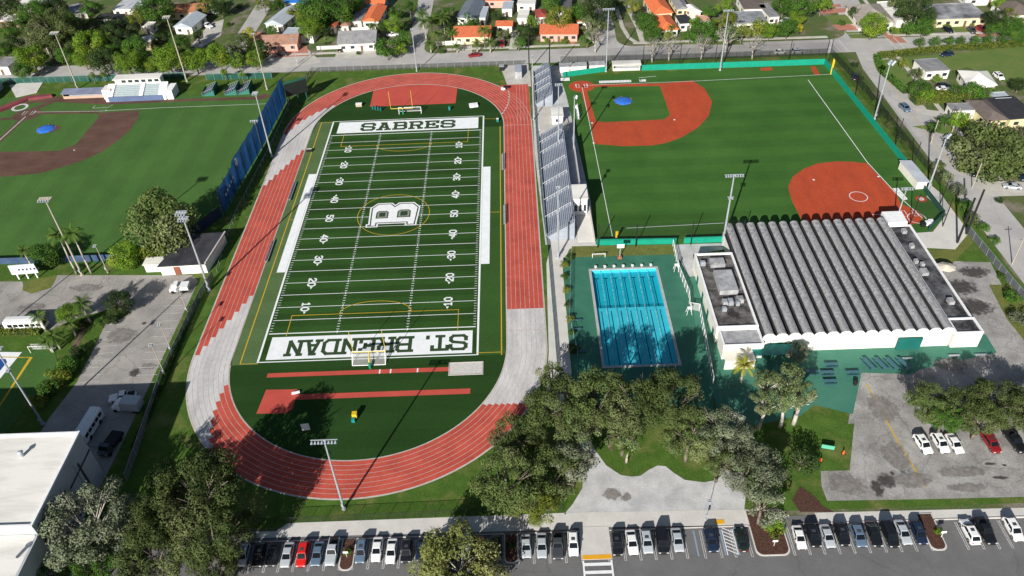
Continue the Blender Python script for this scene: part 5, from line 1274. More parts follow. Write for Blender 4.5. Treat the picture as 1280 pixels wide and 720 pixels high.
xi = G(639, 690).x; island(xi-1.25, xi+1.25, -106.2, -100.3, .8)
xa, xb = G(944, 688).x, G(987, 686).x; island(xa, xb, -106.4, -97.2, 1.2)
xi = G(1174, 686).x; island(xi-1.4, xi+1.5, -106.4, -99.0)
flat('mulch_patch', [1000,608, 1015,618, 1030,634, 1042,640, 1000,640, 990,625], Z3, mulch)
for (px_, py_, lb) in ((434, 697, 'small white sign on a post in the left mulch island'), (967, 683, 'small white sign on a post in the big mulch island'), (1176, 672, 'small white sign at the head of the small right mulch island')):
    c = G(px_, py_); t = thing('parking_sign', lb, 'sign', (c.x, c.y, 0)); mb = MB(); mb.tube((0, 0, 0), (0, 0, 1.7), .04, .04, 6); mb.build('post', white, t); mb = MB(); mb.box(0, -.06, 1.75, .9, .05, .5); mb.build('panel', white, t)
# left lot lines
mb = MB()
def pxl(pts, wd=.13, m=0): mb.strip([W2(pts[i], pts[i+1]) for i in range(0, len(pts), 2)], wd, z+.002, m)
for k in range(9): pxl([74+k*13.2, 348, 68+k*13.2, 363]) if False else pxl([78+k*13.5, 347, 70+k*13.5, 363])
for k in range(3): pxl([13-k*13.5, 355, 4-k*13.5, 367])
for k in range(5): pxl([30-k*14, 388, 20-k*14, 402]); pxl([30-k*14, 388, 38-k*14, 388-0]) if False else None
for k in range(12):
    f = k/11; xa_ = 236-f*40; ya_ = 372+f*106; pxl([xa_-3, ya_, xa_-29, ya_+1])
for k in range(9):
    f = k/8; xa_ = 133-f*34; ya_ = 404+f*72; pxl([xa_+26, ya_+1, xa_, ya_+2])
struct('car_park_lines', mb, worn_white)
mb = MB(); pxl([1083, 480, 1120, 548, 1157, 609], .3); struct('yellow_lot_line', mb, yellow_paint)
for (a, b) in (((1283, 250), (1290, 262)),):
    pass
# benches, tables on the green court
def table(px_, py_, rz, lb, col=mat('table_blue', (.05, .14, .17), (.04, .11, .14), rough=.6), L=2.6):
    c = G(px_, py_); t = thing('picnic_table', lb, 'picnic table', (c.x, c.y, Z2), rz, 'picnic tables on and beside the green court')
    mb = MB(); mb.box(0, 0, .74, L, .8, .06); mb.build('table_top', col, t)
    for s in (-1, 1):
        mb = MB(); mb.box(0, s*.75, .45, L, .28, .05); mb.build('bench', col, t)
        mb = MB(); mb.box(s*L*.36, 0, .37, .08, 1.5, .08); mb.box(s*L*.36, -.3, .36, .08, .08, .72); mb.box(s*L*.36, .3, .36, .08, .08, .72); mb.build('leg', col, t)
for px_, py_, lb in ((1041, 433, 'picnic table closest to the white gym wall'), (1038, 458, 'picnic table at the top of the cluster of three'), (1033, 468, 'picnic table in the middle of the cluster of three'), (1036.5, 479, 'picnic table at the bottom of the cluster of three'), (1064.5, 468, 'picnic table at the right edge of the green court beside a dark bin'), (1014, 467, 'picnic table in the tree shade left of the cluster')):
    table(px_, py_, 0, lb)
for k, (px_, lb) in enumerate(((1085, 'leftmost'), (1100, 'second from left'), (1114, 'third from left'), (1129, 'rightmost'))):
    table(px_, 457, R(108), lb+' of the four slanting blue tables at the top of the right lot', L=3.6)
for px_, py_, lb in ((1133, 449.5, 'pale bench above the slanting tables'), (1192, 446, 'pale bench left by the gym corner'), (1225, 445, 'pale bench right by the gym corner')):
    c = G(px_, py_); t = thing('bench', lb, 'bench', (c.x, c.y, 0)); mb = MB(); mb.box(0, 0, .45, 2.4, .45, .07); mb.build('seat', steel, t)
    for s in (-1, 1): mb = MB(); mb.box(s*.9, 0, .21, .1, .4, .41); mb.build('leg', steel, t)
c = G(1068.5, 480.5); t = thing('bin', 'dark round bin on the green court beside a picnic table', 'bin', (c.x, c.y, 0)); mb = MB(); mb.tube((0, 0, 0), (0, 0, 1.0), .42, .5, 14); mb.build('body', dark_metal, t); mb = MB(); mb.tube((0, 0, 1.0), (0, 0, 1.12), .52, .3, 14); mb.build('lid', black_trim, t)
# pool side items
for px_, py_, lb in ((721, 398, 'upper'), (721, 409, 'lower'), (726, 437, 'lowest')):
    c = G(px_, py_); t = thing('poolside_bench', lb+' dark slatted bench set on the left side of the pool deck', 'bench', (c.x, c.y, Z2), R(4))
    mb = MB(); [mb.box(0, y, .45+.12*0, 2.0, .5, .06) for y in (-1, )]; mb.box(0, 1, .45, 2.0, .5, .06) if False else None; mb.build('seat', mat('table_blue', (.05, .14, .17)), t)
    for s in (-1, 1): mb = MB(); mb.box(s*.8, -1, .21, .08, .4, .41); mb.build('leg', dark_metal, t)
def chair(px_, py_, lb, cat='lifeguard chair'):
    c = G(px_, py_); t = thing('lifeguard_chair', lb, cat, (c.x, c.y, Z2), R(-90))
    for sx in (-1, 1):
        for sy in (-1, 1): mb = MB(); mb.tube((sx*.6, sy*.6, 0), (sx*.35, sy*.35, 1.7), .05, .05, 6); mb.build('leg', white, t)
    mb = MB(); mb.box(0, 0, 1.74, .9, .9, .08); mb.build('seat', white, t); mb = MB(); mb.box(0, .4, 2.2, .9, .08, .8); mb.build('backrest', white, t)
chair(861, 392, 'white lifeguard chair on the deck between pool and lower fence'); chair(845, 338, 'white lifeguard chair at the upper right of the pool deck')
t = thing('water_polo_goal', 'small white-framed goal lying on the deck above the pool', 'goal', (G(748.5, 322).x, G(748.5, 322).y, Z2))
def frame(mb, w_, h, d, r=.06):
    mb.tube((-w_/2, 0, 0), (-w_/2, 0, h), r, r, 6); mb.tube((w_/2, 0, 0), (w_/2, 0, h), r, r, 6); mb.tube((-w_/2, 0, h), (w_/2, 0, h), r, r, 6)
    for s in (-1, 1): mb.tube((s*w_/2, 0, 0), (s*w_/2, d, 0), r, r, 6); mb.tube((s*w_/2, 0, h), (s*w_/2, d, 0), r, r, 6)
    mb.tube((-w_/2, d, 0), (w_/2, d, 0), r, r, 6)
goal_net = mat('goal_net', (.5, .5, .5), rough=.9, alpha=.28)
mb = MB(); frame(mb, 3.2, 1.2, 1.2); mb.build('frame', white, t); mb = MB(); mb.face([(-1.6, 1.2, 0), (1.6, 1.2, 0), (1.6, 0, 1.2), (-1.6, 0, 1.2)]); mb.build('net', goal_net, t)
# ------------------------------------------------ goals, posts on the football field
def gridiron_post(x, y, s, lb):
    ym = mat('goalpost_yellow', (.62, .47, .08), (.55, .42, .06), rough=.5); t = thing('goalpost', lb, 'goalpost', (x, y, Z2))
    mb = MB(); mb.path([(0, s*2, 0), (0, s*2, 1.7), (0, s*1.4, 2.6), (0, 0, 3.05)], [.16]*4, 8); mb.build('gooseneck', ym, t)
    mb = MB(); mb.tube((-3.55, 0, 3.05), (3.55, 0, 3.05), .10, .10, 8); mb.build('crossbar', ym, t)
    for q in (-1, 1): mb = MB(); mb.tube((q*3.55, 0, 3.05), (q*3.55, 0, 9.2), .07, .06, 8); mb.build('upright', ym, t)
    mb = MB(); mb.tube((0, s*2, 0), (0, s*2, 1.7), .32, .32, 10); mb.build('pad', mat('pad_green', (.01, .22, .13), rough=.6), t)
gridiron_post(-2.0, 56.4, 1, 'yellow goalpost standing behind the SABRES end zone')
gridiron_post(1.0, -56.6+.8, -1, 'yellow goalpost standing behind the ST. BRENDAN end zone')
def soccer_goal(x, y, rz, lb, w_=7.3, h=2.4):
    t = thing('soccer_goal', lb, 'goal', (x, y, Z2), rz); mb = MB(); frame(mb, w_, h, 2.0, .09); mb.build('frame', white, t)
    mb = MB(); mb.face([(-w_/2, 2, 0), (w_/2, 2, 0), (w_/2, 0, h), (-w_/2, 0, h)])
    for s in (-1, 1): mb.face([(s*w_/2, 0, 0), (s*w_/2, 2, 0), (s*w_/2, 0, h)])
    mb.build('net', goal_net, t)
soccer_goal(.6, -54.9, PI, 'white soccer goal at the bottom edge of the ST. BRENDAN end zone')
soccer_goal(.3, 58.2, 0, 'white soccer goal behind the SABRES end zone')
def prop(name, lb, cat, px_, py_, parts, rz=0):
    c = G(px_, py_); t = thing(name, lb, cat, (c.x, c.y, Z3), rz)
    for (nm, m_, bx) in parts:
        mb = MB()
        for b in bx: mb.box(*b)
        mb.build(nm, m_, t)
    return t
ylw = mat('cart_yellow', (.70, .45, .02), rough=.5); grn = mat('cart_teal', (.01, .22, .20), rough=.6)
prop('equipment_cart', 'yellow cart with a teal bin on the dark turf below the runways', 'cart', 444, 524, [('body', ylw, [(0, .3, .9, 1.0, 1.0, 1.3)]), ('bin', grn, [(-.2, -.7, .5, .7, .7, .9)]), ('handle', dark_metal, [(0, .85, 1.3, .9, .06, .06)])])
prop('board', 'pale leaning board on the turf near the bottom left bend', 'board', 383, 538, [('panel', white, [(0, 0, 1.0, 1.6, .12, 1.9)]), ('foot', steel, [(0, .4, .06, 1.4, .9, .1)])], R(8))
prop('board', 'small pale takeoff board beside the square red pad', 'board', 370, 492, [('panel', white, [(0, 0, .25, 1.7, .4, .4)]), ('foot', steel, [(0, .3, .04, 1.5, .3, .06)])], R(15))
prop('crate', 'tan crate on the turf left of the red apron', 'crate', 449, 133, [('body', mat('crate_tan', (.45, .38, .28)), [(0, 0, .5, 2.0, 1.0, 1.0)]), ('lid', white, [(0, 0, 1.04, 2.1, 1.1, .06)])])
prop('crate', 'white landing-mat crate on the turf right of the red apron', 'crate', 592, 133, [('body', white, [(0, 0, .4, 2.8, 1.8, .8)]), ('strap', steel, [(.5, 0, .42, .1, 1.84, .82)])], R(10))
prop('tackling_sled', 'dark green tackling sled on the turf below the red apron', 'sled', 471, 138, [('pad', dkgreen, [(-1.4, .3, .7, .5, .5, 1.2), (-.4, .1, .7, .5, .5, 1.2), (.6, -.1, .7, .5, .5, 1.2), (1.6, -.3, .7, .5, .5, 1.2)]), ('frame', dark_metal, [(0, .5, .2, 4.0, .5, .15)])], R(-14))
prop('tackling_dummy', 'small teal tackling dummy right of the upper soccer goal', 'dummy', 562, 138, [('pad', grn, [(0, 0, .7, .6, .6, 1.3)]), ('base', dark_metal, [(0, 0, .08, 1.0, 1.0, .15)])])
prop('barrel', 'teal drink barrel at the top right corner of the turf', 'barrel', 622, 152, [('body', grn, [(0, 0, .5, .7, .7, 1.0)]), ('lid', white, [(0, 0, 1.03, .74, .74, .06)])])
prop('equipment_cart', 'small black and white cart parked on the top right of the track', 'cart', 629, 113, [('body', white, [(0, 0, .6, 1.4, 1.0, .7)]), ('canopy', dark_metal, [(.9, .2, 1.2, 1.6, 1.2, .3)]), ('wheel', tyre_m, [(-.5, 0, .2, .2, 1.1, .4), (.5, 0, .2, .2, 1.1, .4)])])
prop('sideline_bench', 'dark players bench on the left sideline, beside the stepped red lanes', 'bench', 366, 241, [('seat', steel, [(0, 0, .45, .5, 9, .08)]), ('backrest', steel, [(-.3, 0, .8, .08, 9, .3)]), ('leg', dark_metal, [(0, -4, .2, .4, .1, .4), (0, 4, .2, .4, .1, .4)])])
prop('sideline_bench', 'lower dark players bench on the left sideline', 'bench', 338, 316, [('seat', steel, [(0, 0, .45, .5, 9, .08)]), ('backrest', steel, [(-.3, 0, .8, .08, 9, .3)]), ('leg', dark_metal, [(0, -4, .2, .4, .1, .4), (0, 4, .2, .4, .1, .4)])])
prop('sideline_bench', 'upper silver players bench on the right sideline', 'bench', 628, 204, [('seat', steel, [(0, 0, .45, .5, 9, .08)]), ('backrest', steel, [(.3, 0, .8, .08, 9, .3)]), ('leg', dark_metal, [(0, -4, .2, .4, .1, .4), (0, 4, .2, .4, .1, .4)])])
prop('sideline_bench', 'lower silver players bench on the right sideline', 'bench', 630.5, 270, [('seat', steel, [(0, 0, .45, .5, 9, .08)]), ('backrest', steel, [(.3, 0, .8, .08, 9, .3)]), ('leg', dark_metal, [(0, -4, .2, .4, .1, .4), (0, 4, .2, .4, .1, .4)])])
prop('hurdle_cart', 'dark hurdle cart at the yellow line, upper left sideline', 'cart', 387, 190, [('body', dark_metal, [(0, 0, .5, 1.6, .8, .7)]), ('bar', white, [(0, .2, .95, 1.6, .1, .1)])])
prop('practice_goal', 'small white practice goal at the top of the bottom-left pitch', 'goal', 53, 441, [('frame', white, [(-2.6, 0, 1, .1, .1, 2), (2.6, 0, 1, .1, .1, 2), (0, 0, 2, 5.2, .1, .1), (0, 1.4, .05, 5.2, .1, .1)]), ('net', goal_net, [(0, 1.0, 1.0, 5.1, .04, 1.8)])])
prop('rubbish_bag_pile', 'white equipment pile at the corner by the lower right home plate', 'pile', 1160, 281, [('bag', white, [(0, 0, .5, 1.6, 1.2, .9), (.9, .9, .4, 1.2, 1.0, .8)]), ('frame', dark_metal, [(-1.6, -.5, .5, 1.2, 1.0, 1.0)])])
prop('foul_pole', 'yellow foul pole at the corner above the pool', 'foul pole', 770, 301, [('pole', ylw, [(0, 0, 1.5, .45, .3, 3.0)]), ('screen', ylw, [(.3, 0, 2.4, .3, .06, 1.2)])])
prop('foul_pole', 'yellow foul pole at the far corner of the teal wall', 'foul pole', 1038, 93, [('pole', ylw, [(0, 0, 2.8, .3, .3, 5.6)]), ('screen', ylw, [(.3, 0, 3.8, .4, .06, 2.6)])])
prop('basketball_hoop', 'basketball backboard on a red pad at the top of the pool deck', 'basketball hoop', 774.5, 323, [('pole', steel, [(0, 0, 2.2, .18, .18, 4.4)]), ('backboard', white, [(0, -.5, 4.2, 1.8, .06, 1.1)]), ('base', mat('sandbag_red', (.35, .12, .06)), [(0, 0, .3, 1.0, .8, .6)])])
prop('batting_screen', 'white framed screen panels standing on the turf by the home plate', 'screen', 722, 141, [('frame', white, [(0, -4, 1.0, .15, .9, 2.0), (0, -2, 1.0, .15, .9, 2.0), (0, 0, 1.0, .15, .9, 2.0), (0, 2, 1.0, .15, .9, 2.0)]), ('foot', steel, [(0, -1, .06, .9, 7, .1)])])
prop('batting_screen', 'white pitching screen lying near the bleachers above the home plate', 'screen', 706, 100.5, [('frame', white, [(0, 0, .4, 3.4, 2.0, .12)]), ('foot', steel, [(0, 0, .12, 3.0, .3, .2)])])
prop('sign_board', 'green and white sign board lying on grass beside the right lot', 'sign', 1034, 562, [('panel', mat('sign_mint', (.10, .42, .28)), [(0, 0, .7, 2.4, .1, 1.0)]), ('leg', dark_metal, [(-1, 0, .15, .06, .06, .3), (1, 0, .15, .06, .06, .3)])], R(-15))
for px_, py_, lb in ((1054, 567, 'orange traffic cone at the corner of the right lot'), (1026, 576, 'orange cone with a black post on the grass by the lot'), (1226, 542, 'large orange cone behind the dark red SUV')):
    c = G(px_, py_); t = thing('traffic_cone', lb, 'traffic cone', (c.x, c.y, 0)); mb = MB(); mb.tube((0, 0, .04), (0, 0, 1.0), .28, .05, 12); mb.build('cone', mat('cone_orange', (.75, .12, .02), rough=.6), t); mb = MB(); mb.box(0, 0, .03, .7, .7, .05); mb.build('base', black_trim, t)
t = thing('umbrella', 'cream market umbrella standing on the service road behind the gym', 'umbrella', (G(1179, 343).x, G(1179, 343).y, 0))
mb = MB(); n = 8; mb.grid([(2.3*math.cos(2*PI*k/n), 2.0*math.sin(2*PI*k/n), 2.3) for k in range(n)]+[(0, 0, 3.0)], [(k, (k+1) % n, n) for k in range(n)]); mb.build('canopy', mat('canopy_cream', (.62, .57, .46), rough=.8), t); mb = MB(); mb.tube((0, 0, 0), (0, 0, 2.95), .05, .05, 8); mb.build('pole', steel, t)
# ================================================================== TREES AND PLANTS
def foliage(name, c1, c2, c3, rnd=.22, trans=.22):
    m = mat(name, c1, c2, scale=.55, fine=.2, rough=.75, spec=.15, rnd=rnd, lo=.3, hi=.7, col3=c3, trans=trans); return m
F_OAK = foliage('foliage_olive', (.125, .160, .055), (.200, .220, .100), (.078, .112, .030))
F_LIME = foliage('foliage_lime', (0.166, 0.256, 0.023), (0.256, 0.307, 0.032), (0.102, 0.192, 0.018))
F_GREEN = foliage('foliage_green', (0.070, 0.154, 0.023), (0.109, 0.192, 0.028), (0.045, 0.109, 0.015))
F_DARK = foliage('foliage_dark', (0.045, 0.077, 0.023), (0.077, 0.109, 0.033), (0.031, 0.058, 0.015))
F_SILVER = foliage('foliage_silver', (.20, .225, .15), (.31, .32, .25), (.11, .135, .075))
F_PALE = foliage('foliage_pale_olive', (.20, .245, .11), (.30, .32, .18), (.11, .15, .055))
F_YEL = foliage('foliage_yellow', (.40, .33, .015), (.26, .28, .02), (.30, .30, .02))
F_YG = foliage('foliage_yellow_green', (0.211, 0.237, 0.028), (0.294, 0.275, 0.064), (0.115, 0.154, 0.020))
F_PALM = foliage('foliage_palm', (0.090, 0.160, 0.026), (0.166, 0.211, 0.045), (0.058, 0.109, 0.018))
F_BARE = foliage('twigs_grey', (.30, .27, .24), (.22, .20, .18), (.26, .24, .21), trans=0)
bark = mat('bark', (.20, .165, .13), (.12, .10, .08), scale=2, rough=.95); bark_pale = mat('bark_pale', (.46, .42, .36), (.32, .29, .25), scale=2, rough=.9); palm_bark = mat('palm_trunk', (.42, .38, .32), (.30, .27, .22), scale=2, rough=.9)
def crown_mesh(seed, nl, nq, leaf, flatten=.72, fill=.55, lobe=(.24, .40), open_=0.0):
    """unit crown (radius 1, centre 0): leaf-clump quads scattered through overlapping lobes"""
    rd = random.Random(seed); lobes = []
    for i in range(nl):
        for _ in range(30):
            x, y, z = rd.uniform(-1, 1), rd.uniform(-1, 1), rd.uniform(-.75, 1)
            if x*x+y*y+z*z < 1: break
        s = fill+(1-fill)*rd.random(); r = rd.uniform(*lobe)
        d = math.sqrt(x*x+y*y+z*z)+1e-6; k = min(1, s*.95)*(1-r*.7)/d
        lobes.append((x*k, y*k, z*k*flatten, r))
    V = []; F = []
    w = [l[3]**2 for l in lobes]; tot = sum(w)
    for li, (lx, ly, lz, lr) in enumerate(lobes):
        n = int(nq*w[li]/tot)
        for j in range(n):
            u = rd.gauss(0, 1); v = rd.gauss(0, 1); q = rd.gauss(0, 1)+.15; L = math.sqrt(u*u+v*v+q*q)+1e-6; u /= L; v /= L; q /= L
            rr = lr*(.62+.42*rd.random()**.6)*(1+.18*math.sin(7*u+3*li)*math.cos(6*v))
            cx, cy, cz = lx+u*rr, ly+v*rr, lz+q*rr*.85
            # inside another lobe: drop most
            ins = False
            for (ax_, ay_, az_, ar) in lobes:
                if (cx-ax_)**2+(cy-ay_)**2+(cz-az_)**2 < (ar*.55)**2: ins = True; break
            if ins and rd.random() < .7: continue
            nv = Vector((u+rd.uniform(-.7, .7), v+rd.uniform(-.7, .7), q+rd.uniform(-.4, .9))).normalized()
            t1 = nv.orthogonal().normalized(); a = rd.uniform(0, 6.28); t2 = nv.cross(t1)
            e1 = t1*math.cos(a)+t2*math.sin(a); e2 = nv.cross(e1); s1 = leaf*rd.uniform(.6, 1.35); s2 = s1*rd.uniform(.45, .8)
            c = Vector((cx, cy, cz)); b = len(V)
            V += [tuple(c-e1*s1), tuple(c+e2*s2+e1*s1*.1), tuple(c+e1*s1), tuple(c-e2*s2+e1*s1*.2)]; F.append((b, b+1, b+2, b+3))
    me = bpy.data.meshes.new('crown'); me.from_pydata(V, [], F); me.update(); return me
CM = {
 'oak': [crown_mesh(s, 62, 15000, .0235, .62, .62, (.11, .24)) for s in (1, 2, 3, 4)],
 'round': [crown_mesh(s, 32, 7500, .036, .85, .72, (.24, .36)) for s in (11, 12, 13)],
 'loose': [crown_mesh(s, 24, 3600, .034, .70, .50, (.14, .26)) for s in (21, 22, 23)],
 'tall': [crown_mesh(s, 44, 7000, .028, 1.35, .55, (.13, .24)) for s in (31, 32)],
 'small': [crown_mesh(s, 14, 1500, .065, .85, .6, (.28, .42)) for s in (41, 42, 43)],
 'twig': [crown_mesh(s, 20, 500, .03, .8, .4, (.2, .3)) for s in (51,)],
}
TM = {}
def trunk_mesh(seed, nlimb, pale, hr, twig=False):
    """unit-ish trunk: height 1 to the crown centre, limbs reaching into the crown (crown radius hr relative)"""
    key = (seed, nlimb, pale, round(hr, 1), twig)
    if key in TM: return TM[key]
    rd = random.Random(seed*7+nlimb); mb = MB()
    P = [(0, 0, 0), (rd.uniform(-.03, .03), rd.uniform(-.03, .03), .3), (rd.uniform(-.05, .05), rd.uniform(-.05, .05), .6)]
    mb.path(P, [.055, .042, .036], 8); top = P[-1]
    for i in range(nlimb):
        a = 2*PI*(i+rd.random()*.6)/nlimb; r = hr*rd.uniform(.5, .85); zz = 1+hr*rd.uniform(-.15, .5)
        m1 = (top[0]+r*.35*math.cos(a), top[1]+r*.35*math.sin(a), top[2]+(zz-top[2])*.5); e = (top[0]+r*math.cos(a), top[1]+r*math.sin(a), zz)
        mb.path([top, m1, e], [.030, .018, .006], 5)
        for q in range(3 if twig else 2):
            b = a+rd.uniform(-.9, .9); e2 = (m1[0]+r*.5*math.cos(b), m1[1]+r*.5*math.sin(b), m1[2]+hr*rd.uniform(.1, .6)); mb.path([m1, e2], [.013, .003], 4)
            if twig:
                for w_ in range(3):
                    c = b+rd.uniform(-1, 1); mb.path([e2, (e2[0]+r*.3*math.cos(c), e2[1]+r*.3*math.sin(c), e2[2]+hr*rd.uniform(.0, .35))], [.004, .0015], 3)
    me = mb.mesh('trunk', True); me.materials.append(bark_pale if pale else bark); TM[key] = me; return me
def pscale(p): return FPX/((p-CAMPOS).dot(_f))
def tree(cx, cy, wpx, kind, fm, label, h=None, name='tree', cat='tree', group=None, pale=False, sq=1.0, rise=None, seed=[0], limbs=6):
    """tree whose crown centre is seen at photo pixel (cx, cy) and is wpx pixels wide"""
    seed[0] += 1; s_ = seed[0]
    g = G(cx, cy, 4); r = wpx/2/pscale(g)*1.14; hc = h if h else max(r*1.05, r*.8+1.2)
    c = G(cx, cy, hc); t = thing(name, label, cat, (c.x, c.y, 0), (s_*2.399) % 6.28, group)
    me = CM[kind][s_ % len(CM[kind])]
    cr = bpy.data.objects.new('crown', me); C.objects.link(cr); cr.parent = t; cr.location = (0, 0, hc); cr.scale = (r, r, r*sq)
    if len(me.materials) == 0: me.materials.append(fm)
    cr.material_slots[0].link = 'OBJECT'; cr.material_slots[0].material = fm
    tr = link('trunk', trunk_mesh(s_ % 3, limbs, pale, min(1.2, round(r/hc, 1))), t); tr.scale = (hc, hc, hc)
    return t
def bare_tree(px_, py_, h, label, group=None, dens=5):
    c = G(px_, py_); t = thing('bare_tree', label, 'tree', (c.x, c.y, 0), px_ % 6.28, group)
    me = trunk_mesh(int(px_) % 5, 7, True, .8, True); tr = link('trunk', me, t); tr.scale = (h*.62,)*3
    cr = bpy.data.objects.new('crown', CM['twig'][0]); C.objects.link(cr); cr.parent = t; cr.location = (0, 0, h*.8); cr.scale = (h*.42, h*.42, h*.42)
    if len(CM['twig'][0].materials) == 0: CM['twig'][0].materials.append(F_BARE)
    return t
def frond_crown(seed, n=19, L=1.0, droop=.75, wid=.24):
    rd = random.Random(seed); mb = MB()
    for i in range(n):
        a = 2*PI*i/n+rd.uniform(-.15, .15); el = rd.uniform(.1, 1.0) if i % 3 else rd.uniform(-.35, .2); l = L*rd.uniform(.8, 1.05); P = []; ns = 9
        for k in range(ns+1):
            u = k/ns; e = el-droop*u*1.9; r = l*u*math.cos(el*.7)*(1-.18*u*u); z = l*(u*math.sin(el)-droop*.62*u*u)
            P.append(Vector((r*math.cos(a), r*math.sin(a), z)))
        side = Vector((-math.sin(a), math.cos(a), 0))
        for k in range(ns):
            p, q = P[k], P[k+1]
            for s in (-1, 1):
                for h_ in (0, .5):
                    b = p+(q-p)*h_; w_ = wid*(math.sin(PI*min(1, (k+h_+.8)/(ns+.9)))**.6)*L; tip = b+side*s*w_+(q-p)*1.1-Vector((0, 0, w_*.55)); b2 = b+(q-p)*.42
                    mb.face([b, b2, tip])
        for k in range(ns): mb.tube(P[k], P[k+1], .010*L, .008*L, 3, cap=False)
    return mb.mesh('fronds')
PC = [frond_crown(s) for s in (1, 2, 3)]; PF = [frond_crown(s, 22, 1.0, .5, .22) for s in (7, 8)]
for m_ in PC+PF: m_.materials.append(F_PALM)
def palm(bx_, by_, h, r, label, fm=None, fan=False, group=None, name='palm_tree'):
    c = G(bx_, by_); k = int(bx_+by_); t = thing(name, label, 'palm tree', (c.x, c.y, 0), k % 6.28, group)
    mb = MB(); mb.path([(0, 0, 0), (.12, 0, h*.35), (.08, .1, h*.7), (0, 0, h)], [.30, .22, .19, .16], 9); mb.build('trunk', palm_bark, t, smooth=True)
    me = (PF if fan else PC)[k % 2]; cr = bpy.data.objects.new('crown', me); C.objects.link(cr); cr.parent = t; cr.location = (0, 0, h-.1); cr.scale = (r, r, r)
    if fm: cr.material_slots[0].link = 'OBJECT'; cr.material_slots[0].material = fm
    return t
def bush(cx, cy, wpx, fm, label, group=None, kind='small', sq=.8, name='bush'):
    g = G(cx, cy, .8); r = wpx/2/pscale(g); t = thing(name, label, 'bush', (G(cx, cy, r*.6).x, G(cx, cy, r*.6).y, 0), (cx*1.7) % 6.28, group)
    me = CM[kind][int(cx+cy) % len(CM[kind])]; cr = bpy.data.objects.new('leaves', me); C.objects.link(cr); cr.parent = t; cr.location = (0, 0, r*.6); cr.scale = (r, r, r*sq)
    if len(me.materials) == 0: me.materials.append(fm)
    cr.material_slots[0].link = 'OBJECT'; cr.material_slots[0].material = fm
    mb = MB(); [mb.tube((0, 0, 0), (r*.3*math.cos(q), r*.3*math.sin(q), r*.7), .05, .02, 5) for q in (0, 2.1, 4.2)]; mb.build('stem', bark, t); return t
def hedge(pts, wd, h, fm, label, zb=0, name='hedge'):
    """hedge along world points: leafy box"""
    rd = random.Random(int(pts[0][0]*10)); t = thing(name, label, 'hedge', (pts[0][0], pts[0][1], zb)); V = []; F = []; core = MB(); o = Vector(pts[0])
    for i in range(len(pts)-1):
        a, b = Vector(pts[i])-o, Vector(pts[i+1])-o; d = b-a; L = d.length; u = d.normalized(); n = Vector((-u.y, u.x))
        core.prism([a-n*wd*.36, b-n*wd*.36, b+n*wd*.36, a+n*wd*.36], 0, h*.8)
        for j in range(int(L*max(wd, 1)*38)):
            s = rd.random()*L; f = rd.random()
            if f < .55: p = a+u*s+n*rd.uniform(-.5, .5)*wd; z = h*(1+.12*math.sin(s*1.3+i))*rd.uniform(.86, 1.02)
            else: p = a+u*s+n*(rd.choice((-.5, .5))*wd*rd.uniform(.85, 1.05)); z = rd.uniform(.05, 1)*h
            nv = Vector((rd.uniform(-1, 1), rd.uniform(-1, 1), rd.uniform(0, 1.2))).normalized(); t1 = nv.orthogonal().normalized(); t2 = nv.cross(t1); sz = rd.uniform(.12, .26)
            c = Vector((p.x, p.y, z)); q = len(V); V += [tuple(c-t1*sz), tuple(c+t2*sz*.6), tuple(c+t1*sz), tuple(c-t2*sz*.6)]; F.append((q, q+1, q+2, q+3))
    mb = MB(); mb.grid(V, F); lv = mb.build('leaves', fm, t); core.build('branches', F_DARK, t); return t

# --- the oak grove, bottom centre
grove = 'trees of the grove below the pool'
for a in (
 (636, 600, 88, 'oak', F_OAK, 8.5, 'broad olive tree at the left edge of the grove by the track bend'),
 (646, 545, 72, 'oak', F_OAK, 7, 'olive tree overlapping the lower right bend of the track'),
 (690, 592, 74, 'oak', F_OAK, 7, 'tree at the left mouth of the pale plaza path'),
 (668, 628, 60, 'oak', F_YG, 6, 'yellow green tree above the silver cars left of the plaza'),
 (716, 575, 62, 'loose', F_SILVER, 8, 'silvery thin tree leaning over the plaza path'),
 (700, 505, 84, 'oak', F_OAK, 10.5, 'tall olive tree below the end of the stadium walk'),
 (690, 467, 40, 'loose', F_OAK, 8, 'small crown reaching up to the green track fence'),
 (748, 498, 84, 'oak', F_OAK, 10.5, 'olive tree under the lower left corner of the pool'),
 (722, 540, 60, 'loose', F_PALE, 8, 'pale thin tree inside the left half of the grove'),
 (795, 505, 84, 'oak', F_OAK, 10.5, 'olive tree below the middle of the pool'),
 (846, 498, 80, 'oak', F_OAK, 10.5, 'olive tree below the right corner of the pool'),
 (780, 538, 56, 'loose', F_PALE, 7.5, 'pale thin tree above the palm on the grove lawn'),
 (862, 545, 70, 'oak', F_OAK, 7.5, 'olive tree above the right part of the grove lawn'),
 (908, 540, 74, 'oak', F_SILVER, 7.5, 'silver grey tree at the lower end of the white pool fence'),
 (936, 585, 82, 'oak', F_SILVER, 7, 'big silver green tree right of the plaza'),
 (955, 628, 62, 'loose', F_SILVER, 6.5, 'open silvery tree standing in the big mulch island'),
 (900, 575, 48, 'loose', F_OAK, 6.5, 'thin olive tree at the right end of the wavy lawn edge'),
 (1003, 575, 40, 'small', F_DARK, 3, 'dark low tree in the shade right of the silver green tree'),
): tree(a[0], a[1], a[2], a[3], a[4], a[6], h=a[5], group=grove, name='oak_tree')
tree(962, 478, 44, 'loose', F_PALE, 'upper left crown of the white-trunked paperbarks on the green court', h=9.5, pale=True, name='paperbark_tree', sq=1.0)
